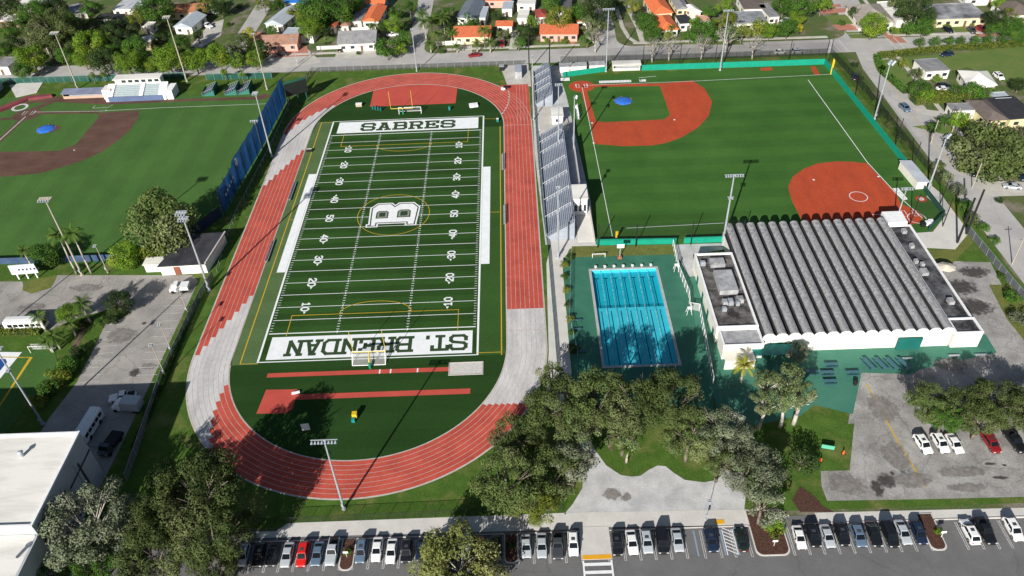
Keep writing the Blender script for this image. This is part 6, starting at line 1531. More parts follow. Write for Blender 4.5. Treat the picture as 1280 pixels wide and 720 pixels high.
for x_, y_, w_, h_, l_ in ((986, 472, 46, 9.5, 'topmost paperbark crown nearest the gym awning'), (1003, 492, 40, 9, 'rightmost paperbark at the edge of the picnic tables'), (984, 500, 46, 8, 'middle paperbark with tall white trunk'), (956, 503, 38, 8, 'leftmost paperbark beside the silver grey tree')): tree(x_, y_, w_, 'loose', F_PALE, l_, h=h_, pale=True, name='paperbark_tree', sq=1.1)

palm(783, 578, 4.6, 2.3, 'small palm with a pale trunk on the grove lawn', fan=True)
palm(841, 552, 6.5, 2.0, 'palm half hidden under the grove above the wavy lawn', fan=True)
palm(926, 478, 5.6, 3.1, 'bright yellow green palm beside the pool house porch', fm=F_YEL, fan=True)
F_FG = foliage('foliage_foreground', (.20, .215, .07), (.27, .26, .12), (.13, .15, .04))
tree(572, 706, 118, 'oak', F_FG, 'big yellow green tree in the foreground hiding parked cars', h=4.6, name='foreground_tree', pale=True)
# --- bottom left grove
F_SHADE_OAK = foliage('foliage_shaded_olive', (.085, .110, .035), (.145, .160, .068), (.050, .075, .020))  # darker copy of the olive foliage, the grove's shade put into its colour
gl_ = 'trees of the dark grove at bottom left'
for a in (
 (112, 652, 112, 'oak', F_SILVER, 9, 'silvery grey tree with bare white limbs against the hall wall'),
 (246, 612, 108, 'oak', F_SHADE_OAK, 11.5, 'broad olive tree beside the lower left bend of the track'),
 (200, 650, 80, 'oak', F_SHADE_OAK, 9, 'olive tree between the silvery one and the car row'),
 (262, 672, 88, 'oak', F_SHADE_OAK, 9.5, 'olive tree left of the end of the front parking row'),
 (190, 700, 90, 'oak', F_SHADE_OAK, 6.5, 'tree at the bottom edge between two other crowns'),
 (268, 716, 70, 'oak', F_SHADE_OAK, 6, 'tree cut by the bottom edge near the first parked car'),
 (205, 600, 50, 'small', F_DARK, 4, 'dark small tree in the hall shadow'),
 (60, 716, 60, 'loose', F_GREEN, 4, 'green shrub tree at the very bottom beside the lower wall'),
 (306, 655, 46, 'loose', F_SHADE_OAK, 6, 'thin olive tree just above the left end of the sidewalk'),
 (118, 706, 60, 'oak', F_GREEN, 5, 'green tree at the bottom below the silvery one'),
): tree(a[0], a[1], a[2], a[3], a[4], a[6], h=a[5], group=gl_, pale=a[4] is F_SILVER)
# --- right lot trees
gr_ = 'trees shading the right car park'
for i, (x, y, w_, f) in enumerate(((1166, 503, 62, F_OAK), (1207, 511, 66, F_OAK), (1249, 503, 74, F_OAK), (1284, 512, 66, F_OAK), (1228, 522, 52, F_OAK), (1182, 520, 44, F_GREEN))):
    tree(x, y, w_, 'oak', f, ('leftmost tree of the right car park row', 'olive tree above the three white cars, second in the row', 'large tree behind the dark red SUV', 'tree cut by the right edge above the black pickup', 'smaller tree in front of the large one above the dark red SUV', 'small green tree just above the white cars')[i], h=6.2, group=gr_)
tree(998, 440, 34, 'loose', F_SILVER, 'thin grey tree before the awning of the gym', h=4, pale=True)
# --- left side
tree(202, 281, 82, 'round', F_OAK, 'big round dark olive tree at the corner of the left ball field', h=7.5, sq=1.15)
tree(228, 268, 40, 'loose', F_PALE, 'paler upper crown leaning out of the big round tree', h=9)
tree(154, 319, 40, 'round', F_LIME, 'bright green round tree left of the big round tree', h=3.6)
tree(56, 321, 38, 'round', F_GREEN, 'round green tree beside the white ballpark scoreboard', h=3.2)
tree(193, 314, 34, 'small', F_YG, 'yellow green shrub tree behind the white sheds', h=2.6)
palm(96, 342, 12.5, 3.7, 'left one of the two tall palms below the left ball field'); palm(114.5, 341.5, 13.2, 4.0, 'right one of the two tall palms below the left ball field')
palm(40, 333, 5.5, 2.6, 'short palm left of the round tree near the scoreboard')
tree(149, 378, 34, 'round', F_DARK, 'dark round tree alone on the car park island', h=3.8)
tree(86, 392, 30, 'round', F_LIME, 'bright green tree between two palms of the car park island', h=4)
palm(114, 404, 6.5, 3.4, 'palm at the tip of the sandy island in the left car park')
palm(58, 414, 5.0, 3.0, 'bushy palm beside the white bus'); palm(76, 436, 4.5, 3.2, 'dark palm below the bus at the island hedge'); palm(66, 440, 3.6, 2.8, 'lower palm by the small practice goal')
palm(95, 420, 4.2, 2.6, 'small palm over the sandy strip')
for i, (x, y, w_, f) in enumerate(((100, 405, 22, F_DARK), (84, 455, 34, F_GREEN), (70, 470, 36, F_YG), (58, 486, 34, F_GREEN), (46, 500, 30, F_YG), (95, 440, 26, F_DARK), (140, 398, 22, F_DARK), (126, 402, 20, F_GREEN))):
    bush(x, y, w_, f, ('dark shrub under the island palms', 'green shrub at the top of the planted slope', 'yellow green shrub in the middle of the planted slope', 'green shrub beside the practice pitch light mast', 'yellow green shrub at the lower end of the slope', 'dark shrub beside the sandy strip', 'dark shrub at the foot of the lone round tree', 'green shrub on the right tip of the island')[i], 'shrubs between the practice pitch and the car park')
flat('sandy_strip', [116,398, 108,410, 96,438, 84,449, 90,432, 100,412, 108,398], Z3, soil)
flat('car_park_island', [100,396, 132,405, 150,399, 165,390, 140,386, 118,392], Z2+.02, grass)
flat('grass_peninsula', [30,352, 28,363, 40,367, 64,360, 72,344], Z1+.02, dry_grass)
hedge([W2(-40, 417), W2(52, 417)], 1.6, 1.4, F_YG, 'long clipped hedge along the left edge beside the white bus')
hedge([(-44.0, -60), (-43.4, -40), (-43.0, -27)], 1.0, .9, F_GREEN, 'low green hedge strip along the screened fence of the left car park') if False else None
hedge([W2(243, 378), W2(206, 474), W2(168, 560)], 1.1, .8, F_GREEN, 'low planting along the screened fence of the left car park')
# pool planting
for i, (x, y, w_, f) in enumerate(((705, 330, 14, F_YG), (706, 345, 12, F_GREEN), (708, 362, 13, F_YG), (710, 380, 12, F_DARK), (713, 398, 13, F_YG), (715, 415, 12, F_GREEN), (718, 434, 20, F_DARK), (712, 322, 13, F_GREEN))):
    bush(x, y, w_, f, ('topmost yellow green', 'second green', 'third yellow', 'dark middle', 'fifth yellow green', 'sixth green', 'large dark lowest', 'green corner')[i]+' shrub in the strip between stadium walk and pool deck', 'shrubs beside the pool deck fence')
# islands
for (x, y, w_, lb) in ((434, 690, 12, 'small green shrub in the left mulch island'), (1173, 663, 13, 'green shrub in the small right mulch island'), (639, 682, 14, 'dark shrub in the kerb island beside the silver sedan')): bush(x, y, w_, F_LIME if x != 639 else F_DARK, lb)
bush(968, 658, 34, F_LIME, 'bright green shrub at the top of the big mulch island')
# --- east side planting
tree(1240, 190, 88, 'round', F_OAK, 'huge dense round tree beside the east street', h=5.5, sq=.9)
ge = 'shrubs along the fence of the east street'
for i, (x, y, w_, f) in enumerate(((1069, 80, 12, F_DARK), (1076, 97, 11, F_DARK), (1083, 112, 13, F_DARK), (1094, 128, 12, F_GREEN), (1104, 142, 16, F_DARK), (1113, 155, 16, F_OAK), (1122, 168, 14, F_DARK), (1132, 178, 13, F_OAK), (1174, 207, 20, F_OAK), (1183, 220, 20, F_PALE), (1198, 237, 24, F_SILVER), (1207, 256, 22, F_GREEN), (1216, 273, 24, F_OAK), (1230, 284, 18, F_GREEN), (1244, 300, 16, F_GREEN), (1268, 370, 26, F_GREEN), (1276, 395, 30, F_SILVER), (1252, 345, 12, F_GREEN))):
    bush(x, y, w_, f, 'shrub number '+('one', 'two', 'three', 'four', 'five', 'six', 'seven', 'eight', 'nine', 'ten', 'eleven', 'twelve', 'thirteen', 'fourteen', 'fifteen', 'sixteen', 'seventeen', 'eighteen')[i]+' counted from the far corner along the east street fence', ge)
hedge([W2(1197, 213), W2(1290, 206)], 2.4, 1.6, F_YG, 'yellow and red flowering hedge under the huge round tree')
hedge([W2(1098, 72), W2(1180, 63), W2(1290, 56)], 3.0, 1.6, F_YG, 'long yellow green hedge along the street at the top of the big lawn')
hedge([W2(1095, 73), W2(1101, 90), W2(1132, 117)], 2.4, 1.7, F_GREEN, 'green hedge along the sidewalk at the left side of the big lawn')
hedge([W2(1140, 128), W2(1205, 122), W2(1240, 117)], 5.5, 2.2, F_YG, 'thick green hedge below the two white houses')
hedge([W2(1112, 41), W2(1145, 41)], 3.2, 1.6, F_LIME, 'lime hedge before the white strip-roofed house')
hedge([W2(948, 46), W2(990, 40)], 5, 2.2, F_GREEN, 'tall clipped hedge left of the crossroads')
# ================================================================== HOUSES OF THE NEIGHBOURHOOD
def house(fl, fr, bl, rtype, roofc, wallc, label, z=3.0, nwin=3, name='house', door=True, wing=None):
    A, B, D = G(*fl, z), G(*fr, z), G(*bl, z)
    u = Vector((B.x-A.x, B.y-A.y)); w_ = u.length; u.normalize(); n = Vector((-u.y, u.x)); dd = Vector((D.x-A.x, D.y-A.y)).dot(n)
    sk = Vector((D.x-A.x, D.y-A.y)).dot(u); ang = math.atan2(u.y, u.x)
    t = thing(name, label, 'house', (A.x, A.y, 0), ang); ov = .45 if rtype != 'flat' else .15
    dd = max(4, dd)
    mb = MB(); mb.prism([(ov, ov), (w_-ov, ov), (w_-ov, dd-ov), (ov, dd-ov)], 0, z-.02)
    rh = min(w_, dd)*.20
    e = MB(); th = .16
    if rtype == 'flat':
        e.box(w_/2, dd/2, z+.1, w_, dd, .2)
        e.box(w_/2, .08, z+.27, w_, .16, .14); e.box(w_/2, dd-.08, z+.27, w_, .16, .14)
    else:
        if w_ >= dd:
            r0 = (dd/2 if rtype == 'hip' else 0); R0, R1 = (r0, dd/2, z+rh+th), (w_-r0, dd/2, z+rh+th)
            V = [(0, 0, z), (w_, 0, z), (w_, dd, z), (0, dd, z), (0, 0, z+th), (w_, 0, z+th), (w_, dd, z+th), (0, dd, z+th), R0, R1]
            Fc = [(4, 5, 9, 8), (6, 7, 8, 9), (5, 6, 9), (7, 4, 8)]
        else:
            r0 = (w_/2 if rtype == 'hip' else 0); R0, R1 = (w_/2, r0, z+rh+th), (w_/2, dd-r0, z+rh+th)
            V = [(0, 0, z), (w_, 0, z), (w_, dd, z), (0, dd, z), (0, 0, z+th), (w_, 0, z+th), (w_, dd, z+th), (0, dd, z+th), R0, R1]
            Fc = [(4, 5, 8), (5, 6, 9, 8), (6, 7, 9), (7, 4, 8, 9)]
        e.grid(V, Fc+[(3, 2, 1, 0), (0, 1, 5, 4), (1, 2, 6, 5), (2, 3, 7, 6), (3, 0, 4, 7)])
    mb.build('wall', wallc, t); e.build('roof', roofc, t)
    for k in range(nwin):
        x = ov+(w_-2*ov)*(k+.5)/nwin
        if door and k == nwin//2: m2 = MB(); m2.box(x, ov-.03, 1.05, 1.0, .06, 2.1); m2.build('door', mat('house_door', (.16, .10, .07), rough=.6), t); continue
        m2 = MB(); m2.box(x, ov-.03, 1.6, 1.5, .06, 1.1); m2.build('window', glass_dark, t)
    for k in range(max(1, int(dd/5))):
        y = ov+(dd-2*ov)*(k+.5)/max(1, int(dd/5))
        for s in (0, 1): m2 = MB(); m2.box(ov-.03 if s == 0 else w_-ov+.03, y, 1.6, .06, 1.2, 1.0); m2.build('window', glass_dark, t)
    return t
def rm(name, c, c2=None, sc=.5, st=None): return mat(name, c, c2 or tuple(x*.72 for x in c), scale=sc, fine=.12, rough=.85, stretch=st)
terra = rm('terracotta_tiles', (.50, .13, .055), (.38, .10, .045), 1.2); terra2 = rm('orange_tiles', (.68, .17, .06), (.55, .13, .05), 1.2)
rgrey = rm('grey_shingle', (.26, .26, .26), (.17, .17, .18)); rmetal = rm('grey_metal_roof', (.42, .46, .50), (.33, .37, .41), 1.0); rdark = rm('charcoal_roof', (.035, .035, .04)); rbrown = rm('brown_shingle', (.15, .12, .105), (.11, .09, .08))
rtan = rm('tan_shingle', (.34, .30, .26), (.26, .23, .2)); rblue = rm('blue_grey_shingle', (.14, .17, .20), (.11, .13, .16)); rpink = rm('tan_tile_roof', (.36, .20, .14)); rwhite = white_roof
wpink = mat('pink_wall', (.62, .36, .29), (.55, .31, .25), rough=.85); wcream = mat('house_cream', (.68, .58, .38), (.6, .5, .33), rough=.85); wwhite = wall_white; wyel = mat('house_yellow', (.66, .58, .34), rough=.85); wblue = mat('house_turquoise', (.12, .45, .60), rough=.8)
H = [
 ((322, 57), (372, 55), (327, 44), 'gable', rpink, wpink, 'pink house with tan roof beside the street above the scoreboard', 4),
 ((352, 44), (391, 45), (356, 35), 'flat', rmetal, wwhite, 'low grey-roofed annex directly behind the pink house', 3),
 ((330, 30), (354, 32), (350, 10), 'gable', rmetal, wwhite, 'narrow grey metal-roofed house with white end wall', 2),
 ((452, 27), (474, 27), (460, 8), 'gable', terra2, wwhite, 'white house with bright orange roof left of the upper side street', 2),
 ((438, 27), (451.5, 27), (447, 11), 'flat', rgrey, wwhite, 'grey flat-roofed wing at the left of the orange-roofed house', 1),
 ((421, 56), (470, 54), (424, 39), 'gable', rgrey, wwhite, 'white house with light grey roof facing the top bend of the track', 4),
 ((456, 5), (481, 5), (457, -3), 'gable', terra2, wblue, 'turquoise walled house with orange roof, top edge', 2),
 ((570, 22), (597, 23), (576, 2), 'gable', rblue, wwhite, 'dark blue grey gabled house behind the palms', 2),
 ((598.5, 23), (607, 23), (600, 9), 'flat', rmetal, wwhite, 'narrow pale carport beside the blue grey gabled house', 1),
 ((566, 47), (614, 46), (572, 33), 'gable', terra, wcream, 'cream house with terracotta roof facing the street, left of centre', 4),
 ((619, 33), (641, 33), (619, 26), 'gable', terra, wwhite, 'small white house with terracotta roof left of the bleachers', 2),
 ((646, 24), (660, 24), (646, 12), 'flat', rwhite, wwhite, 'white cube house left of the brick-roofed one', 1),
 ((646, 6), (669, 6), (648, -4), 'flat', rwhite, wwhite, 'white flat-roofed house at the top edge, centre', 2),
 ((674, 43), (723, 43), (675, 30), 'gable', terra, wpink, 'long pink house with terracotta roof above the bleachers', 5),
 ((670, 22), (685, 21), (673, 12), 'hip', rm('brick_red_roof', (.30, .06, .045)), wwhite, 'small brick-red roof behind the long pink house', 1),
 ((687, 14), (714, 14), (689, -3), 'flat', rm('dark_grey_flat', (.12, .12, .125), (.08, .08, .085), .4), wwhite, 'dark grey flat-roofed building at the top edge, centre', 2),
 ((720, 27), (741, 27), (722, 20), 'gable', terra, wwhite, 'white house with terracotta eave beside the upper right side street', 2),
 ((816, 18), (842, 16), (806, -3), 'hip', terra2, wcream, 'orange hip-roofed house behind another orange-roofed house', 2),
 ((823, 39), (849, 37), (816, 20), 'hip', terra2, wwhite, 'white house with orange hip roof facing the street right of centre', 3),
 ((846, 12), (862, 11), (835, -6), 'gable', rgrey, wcream, 'cream house with grey roof at the top edge, right of centre', 2),
 ((850, 30), (865, 29), (842, 20), 'flat', rdark, wwhite, 'small white house with black roof right of the orange hip roof', 2),
 ((866, 17), (878, 15), (864, 5), 'hip', rwhite, wwhite, 'small white-roofed shed house in the greenery', 1),
 ((873, 27), (888, 26), (875, 20), 'flat', rm('pink_roof', (.62, .36, .25)), wwhite, 'tiny pink-roofed white hut in the greenery', 1),
 ((922, 30), (960, 29), (925, 15), 'flat', rm('mottled_grey_roof', (.30, .31, .33), (.16, .17, .18), .5), wwhite, 'mottled grey flat-roofed house left of the crossroads', 4),
 ((962, 22), (975, 21), (960, 5), 'flat', rgrey, wwhite, 'tall white house with small grey roof left of the crossroads', 2),
 ((930, 12), (958, 11), (925, -4), 'flat', rbrown, wwhite, 'brown flat-roofed house at the top edge near the crossroads', 2),
 ((1074, 29), (1119, 28), (1061, 6), 'hip', rtan, wwhite, 'large tan hip-roofed house right of the crossroads', 3),
 ((1121, 27), (1139, 26), (1099, 3), 'flat', rwhite, wwhite, 'white strip-roofed wing of the tan hip-roofed house', 1),
 ((1170, 25), (1236, 22), (1165, 6), 'flat', rm('stained_grey_roof', (.38, .38, .39), (.09, .09, .10), .14), wcream, 'long cream house with stained grey roof, top right', 6),
 ((1262, 20), (1300, 18), (1252, 2), 'hip', rbrown, wwhite, 'brown-roofed house cut by the top right corner', 2),
 ((1158, 90), (1188, 88), (1146, 75), 'flat', rgrey, wwhite, 'square white house with grey roof on the big lawn', 3),
 ((1208, 106), (1247, 107), (1193, 88), 'hip', rwhite, wwhite, 'white house with a white hip roof on the big lawn', 3),
 ((1234, 152), (1262, 150), (1214, 125), 'hip', rbrown, wyel, 'cream house with brown hip roof near the right edge', 3),
 ((1263, 150), (1300, 147), (1247, 122), 'flat', rdark, wyel, 'black flat-roofed wing of the cream house at the right edge', 2),
 ((1191, 139), (1220, 138), (1188, 130), 'flat', rgrey, wwhite, 'low grey-roofed shed left of the brown hip roof', 2),
 ((1244, 124), (1264, 123), (1243, 116), 'flat', rmetal, wwhite, 'small pale metal-roofed shed behind the brown hip roof', 1),
 ((140, 12), (172, 12), (153, -3), 'flat', rm('white_grey_roof', (.52, .54, .57), (.3, .31, .33), .6), wwhite, 'white and grey flat-roofed house at the top left', 3),
 ((-4, 27), (22, 26), (-4, 19), 'flat', rwhite, mat('brown_wall', (.2, .11, .08)), 'white-roofed brown house at the left edge', 2),
 ((216, 34), (240, 35), (229, 18), 'gable', rmetal, wwhite, 'white house with solar panels on a grey roof, top left', 2),
 ((208, 17), (254, 15), (216, 6), 'gable', rm('brown_orange_roof', (.40, .17, .09)), wcream, 'cream house with brown orange roof behind the solar-panelled one', 4),
 ((180, 55), (197, 50), (186, 45), 'flat', rwhite, wcream, 'tiny white-roofed cream hut among the lime trees', 1),
 ((178, 34), (189, 34), (178, 28), 'flat', rwhite, wwhite, 'small white caravan-like hut on the grass, top left', 1),
 ((354, 4), (380, 4), (356, -4), 'flat', rm('blue_tarp_roof', (.03, .20, .62)), wwhite, 'house with bright blue tarpaulin roof at the top edge', 2),
 ((84, 20), (108, 14), (92, 6), 'flat', rgrey, wwhite, 'grey-roofed low house half hidden in trees, top left', 2),
 ((118, 24), (150, 24), (122, 18), 'flat', rdark, wwhite, 'dark low roof behind the trees left of the concrete mast', 2),
 ((410, 34), (420, 34), (411, 27), 'hip', terra, wwhite, 'tiny red hip-roofed shed by the dark trees', 1),
 ((425, 33), (436, 33), (428, 27), 'hip', rpink, wwhite, 'tiny tan hip-roofed shed left of the grey flat wing', 1),
 ((627, 12), (640, 12), (626, 2), 'flat', rmetal, wwhite, 'pale metal roof beside the white house, top centre', 1),
 ((606, 1), (640, 1), (610, -8), 'flat', terra, wpink, 'reddish roof at the top edge left of the bleachers', 2),
 ((746, 3), (760, 3), (747, -6), 'gable', rblue, wwhite, 'blue grey roof at the top edge by the dark tree', 1),
 ((20, 8), (50, 6), (24, -4), 'flat', rwhite, wwhite, 'white roof at the top left corner behind trees', 2),
 ((-10, 84), (10, 84), (-8, 72), 'flat', rgrey, wwhite, 'grey roof at the left edge above the ball field street', 1),
 ((1208, -2), (1250, -3), (1206, -16), 'flat', rtan, wwhite, 'tan roof cut by the top edge, right side', 2),
]
for h in H: house(h[0], h[1], h[2], h[3], h[4], h[5], h[6], nwin=h[7])
# solar panels
for hh in bpy.data.objects:
    if hh.get('label', '') == 'white house with solar panels on a grey roof, top left':
        for k in range(3):
            mb = MB(); mb.grid([(1.5, 2.5+k*5, 3.55), (4.2, 2.5+k*5, 4.4), (4.2, 7.0+k*5, 4.4), (1.5, 7.0+k*5, 3.55)], [(0, 1, 2, 3)]); mb.build('solar_panel', mat('solar', (.02, .05, .09), rough=.2), hh)
# front garden walls
wallrun('garden_wall', [W2(396, 62), W2(421, 61), W2(448, 63)], 1.3, .2, wwhite, 'white garden wall in front of the light grey-roofed house')
wallrun('garden_wall', [W2(545, 57), W2(590, 55)], 1.6, .2, wall_cream, 'cream garden wall in front of the cream terracotta house')
wallrun('garden_wall', [W2(405, 40), W2(470, 38)], 1.4, .2, wall_cream, 'long pale wall below the orange-roofed house')
# driveways
brick = mat('brick_drive', (.44, .19, .13), (.36, .15, .11), scale=.6, fine=.12, rough=.9)
for i, px_ in enumerate(([1100, 40, 1113, 37, 1134, 53, 1118, 54], [1022, 12, 1058, 10, 1060, 15, 1027, 18], [1040, 31, 1062, 30, 1080, 38, 1048, 38], [1205, 34, 1232, 33, 1250, 44, 1222, 46], [1050, 5, 1052, 9, 1040, 9, 1040, 6], [712, 50, 718, 50, 719, 58, 714, 58])):
    flat('brick_drive', px_, Z1+.02, brick)
flat('brick_drive', [316, 41, 346, 40, 350, 62, 382, 60, 386, 72, 345, 74, 312, 60], Z1+.026, rm_brick) if False else flat('brick_drive', [316, 41, 328, 40, 322, 60, 384, 58, 386, 70, 345, 72, 312, 60], Z1+.026, brick)
for px_ in ([352, 58, 380, 57, 402, 78, 330, 90, 318, 84], [421, 64, 468, 62, 472, 71, 418, 74], [574, 57, 590, 57, 590, 66, 570, 66], [1218, 226, 1300, 228, 1300, 244, 1230, 246], [262, 30, 280, 24, 276, 44, 252, 60, 238, 58], [1150, 46, 1165, 44, 1300, 34, 1300, 39, 1165, 49], [1140, 135, 1185, 140, 1186, 150, 1150, 142], [486, 22, 500, 22, 497, 34, 486, 34], [640, 38, 650, 38, 646, 62, 636, 62], [780, 6, 786, 6, 802, 30, 806, 52, 800, 53, 794, 34]):
    flat('driveway', px_, Z1+.014, concrete)
for px_ in ([1100, 75, 1290, 57, 1290, 118, 1210, 84, 1140, 100, 1128, 112, 1105, 92], [250, 38, 266, 36, 256, 46, 236, 48], [400, 42, 420, 42, 419, 52, 398, 54], [186, 30, 212, 24, 212, 40, 190, 44], [1030, 20, 1056, 18, 1072, 30, 1042, 30], [1050, 40, 1108, 40, 1116, 48, 1062, 48], [670, 53, 735, 52, 735, 58, 668, 60], [806, 40, 850, 48, 925, 48, 930, 56, 812, 55], [1236, 38, 1300, 34, 1300, 44, 1244, 46], [1188, 34, 1206, 33, 1218, 43, 1192, 45], [1140, 158, 1230, 150, 1232, 160, 1180, 168]):
    flat('garden_lawn', px_, Z1+.008, mat('garden_grass', (.085, .145, .030), (.13, .165, .04), scale=.15, fine=.2, rough=.95))
# --- trees of the neighbourhood: (x, y, width px, kind, foliage, label)
gn = 'trees of the neighbourhood beyond the street'
NT = [
 (38, 70, 36, 'round', F_LIME, 'bright green round tree above the street at far left'),
 (18, 55, 30, 'loose', F_DARK, 'dark tree at the left edge behind the bright round tree'),
 (66, 36, 62, 'oak', F_OAK, 'wide olive grey tree behind the left concrete mast head'),
 (88, 48, 40, 'oak', F_OAK, 'olive tree touching the left concrete mast'),
 (60, 55, 30, 'loose', F_YG, 'yellowish tree between the wide olive tree and the street'),
 (112, 55, 40, 'round', F_LIME, 'lime tree right of the left concrete mast'),
 (104, 72, 26, 'round', F_LIME, 'small lime tree by the street right of the left mast'),
 (128, 74, 34, 'round', F_DARK, 'dark round tree between two lime trees on the street'),
 (132, 48, 28, 'loose', F_PALE, 'pale tree above the dark round street tree'),
 (160, 76, 36, 'round', F_LIME, 'lime tree directly left of the press box'),
 (190, 80, 22, 'round', F_LIME, 'small lime tree behind the press box roof'),
 (210, 72, 40, 'round', F_LIME, 'largest lime tree in the street row, by the second mast'),
 (243, 74, 32, 'round', F_LIME, 'lime tree right of the second concrete mast'),
 (272, 70, 34, 'round', F_LIME, 'lime tree left of the little side street mouth'),
 (297, 76, 24, 'small', F_LIME, 'small lime tree above the green bleachers'),
 (318, 73, 24, 'round', F_LIME, 'lime tree before the pink house'),
 (225, 55, 26, 'round', F_GREEN, 'green tree below the solar-panelled house'),
 (172, 20, 30, 'loose', F_YG, 'yellow brown tree behind the white and grey house'),
 (195, 8, 42, 'round', F_GREEN, 'large green tree at the top edge by the cream house'),
 (10, 10, 40, 'loose', F_DARK, 'dark tree in the top left corner'),
 (40, 15, 38, 'oak', F_GREEN, 'green tree behind the wide olive tree'),
 (68, 12, 34, 'oak', F_DARK, 'dark tree at the top edge left of the grey roof'),
 (115, 10, 30, 'loose', F_GREEN, 'green tree at the top edge left of the white and grey house'),
 (15, 38, 34, 'oak', F_GREEN, 'green tree below the white-roofed brown house'),
 (150, 40, 44, 'oak', F_DARK, 'large dark tree in the middle of the top left block'),
 (170, 60, 34, 'round', F_GREEN, 'green tree behind the lime street tree left of the press box'),
 (255, 5, 26, 'loose', F_YG, 'yellowish tree over the cream house'),
 (275, 8, 24, 'round', F_DARK, 'dark tree left of the diagonal side street'),
 (300, 55, 30, 'round', F_OAK, 'olive tree beside the diagonal side street'),
 (312, 42, 18, 'small', F_YEL, 'small yellow tree by the pink house'),
 (318, 55, 20, 'small', F_GREEN, 'green shrub tree left of the pink house'),
 (396, 12, 46, 'round', F_GREEN, 'big bright tree at the top edge right of the blue roof'),
 (388, 34, 30, 'round', F_LIME, 'lime tree above the grey annex roofs'),
 (372, 12, 28, 'loose', F_YG, 'yellow green tree right of the narrow grey roof'),
 (424, 14, 36, 'round', F_GREEN, 'green tree left of the grey flat wing'),
 (408, 22, 24, 'oak', F_DARK, 'dark tree between two green trees near the top'),
 (440, 4, 28, 'round', F_GREEN, 'green tree at the top edge left of the turquoise house'),
 (470, 35, 24, 'loose', F_GREEN, 'green shrub tree beside the light grey-roofed house'),
 (492, 30, 24, 'round', F_LIME, 'lime tree left of the upper side street'),
 (505, 48, 24, 'small', F_GREEN, 'round shrub at the corner left of the upper side street'),
 (483, 58, 30, 'small', F_GREEN, 'long shrub by the street corner left of the side street'),
 (330, 62, 22, 'small', F_DARK, 'dark shrub in front of the pink house'),
 (512, 8, 22, 'loose', F_GREEN, 'small green tree left of the side street at the top edge'),
 (655, 40, 24, 'round', F_DARK, 'dark tree left of the long pink house'),
 (700, 22, 34, 'round', F_YG, 'yellow green tree behind the long pink house'),
 (728, 15, 30, 'round', F_GREEN, 'green tree left of the big dark tree near the top'),
 (748, 12, 40, 'round', F_DARK, 'big dark tree above the upper right side street'),
 (738, 32, 30, 'loose', F_PALE, 'pale olive tree right of the long pink house'),
 (752, 32, 20, 'loose', F_OAK, 'olive tree beside the side street behind the black pole'),
 (690, 3, 26, 'round', F_GREEN, 'green tree at the top edge behind the dark grey roof'),
 (808, 27, 28, 'round', F_GREEN, 'round green tree left of the orange hip roof'),
 (815, 42, 24, 'round', F_GREEN, 'round green shrub tree in front of the orange hip roof'),
 (792, 10, 26, 'loose', F_YG, 'yellowish tree left of the two orange hip roofs'),
 (878, 38, 34, 'round', F_GREEN, 'wide green tree right of the black-roofed house'),
 (893, 42, 20, 'small', F_GREEN, 'green shrub by the light mast near the street'),
 (870, 27, 16, 'small', F_LIME, 'lime shrub before the tiny pink-roofed hut'),
 (906, 8, 26, 'loose', F_LIME, 'lime tree at the top edge right of centre'),
 (897, 30, 20, 'loose', F_YG, 'yellow green tree along the garden path'),
 (928, 40, 26, 'loose', F_YG, 'yellow green tree left of the clipped hedge'),
 (947, 35, 26, 'small', F_YG, 'yellow shrub tree in front of the mottled roof'),
 (998, 20, 22, 'round', F_LIME, 'round lime tree left of the crossroads'),
 (985, 35, 26, 'round', F_GREEN, 'green tree over the clipped hedge'),
 (999, 35, 12, 'small', F_YEL, 'bright yellow shrub left of the crossroads'),
 (1005, 4, 44, 'loose', F_GREEN, 'wide thin tree at the top edge above the crossroads'),
 (980, 5, 30, 'oak', F_GREEN, 'green tree behind the tall white house'),
 (1092, 30, 34, 'round', F_LIME, 'lime green tree in front of the tan hip-roofed house'),
 (1068, 15, 16, 'small', F_DARK, 'small dark tree at the left corner of the tan roof'),
 (1143, 12, 44, 'oak', F_DARK, 'large dark tree between the white strip roof and stained roof'),
 (1156, 32, 26, 'round', F_GREEN, 'green tree beside the long cream house'),
 (1137, 34, 20, 'small', F_GREEN, 'green shrub tree at the foot of the large dark tree'),
 (1120, 4, 24, 'loose', F_OAK, 'olive tree at the top edge behind the tan hip roof'),
 (1245, 22, 30, 'oak', F_DARK, 'dark palm-like tree right of the stained grey roof'),
 (1262, 32, 28, 'round', F_GREEN, 'green tree by the white car, top right'),
 (1276, 28, 22, 'loose', F_YG, 'reddish yellow tree at the right edge, top'),
 (1250, 4, 20, 'loose', F_LIME, 'lime tree at the top edge behind the stained roof'),
 (1150, 110, 26, 'round', F_GREEN, 'round green tree below the square white house'),
 (1146, 92, 18, 'loose', F_OAK, 'olive tree left of the square white house'),
 (1172, 98, 12, 'small', F_LIME, 'lime shrub in front of the square white house'),
 (1215, 112, 24, 'small', F_GREEN, 'green shrub below the white hip roof'),
 (1232, 115, 22, 'small', F_GREEN, 'green shrub right below the white hip roof'),
 (1274, 105, 18, 'round', F_DARK, 'dark round tree at the right edge by the big lawn'),
 (1200, 150, 26, 'small', F_LIME, 'lime shrub before the low grey-roofed shed'),
 (1185, 148, 18, 'small', F_GREEN, 'green shrub left of the low shed'),
 (1280, 165, 18, 'loose', F_DARK, 'dark tree behind the black car, right edge'),
 (620, 20, 16, 'small', F_DARK, 'dark shrub tree between the white sheds, top centre'),
 (560, 15, 20, 'loose', F_GREEN, 'green tree left of the blue grey gabled house'),
]
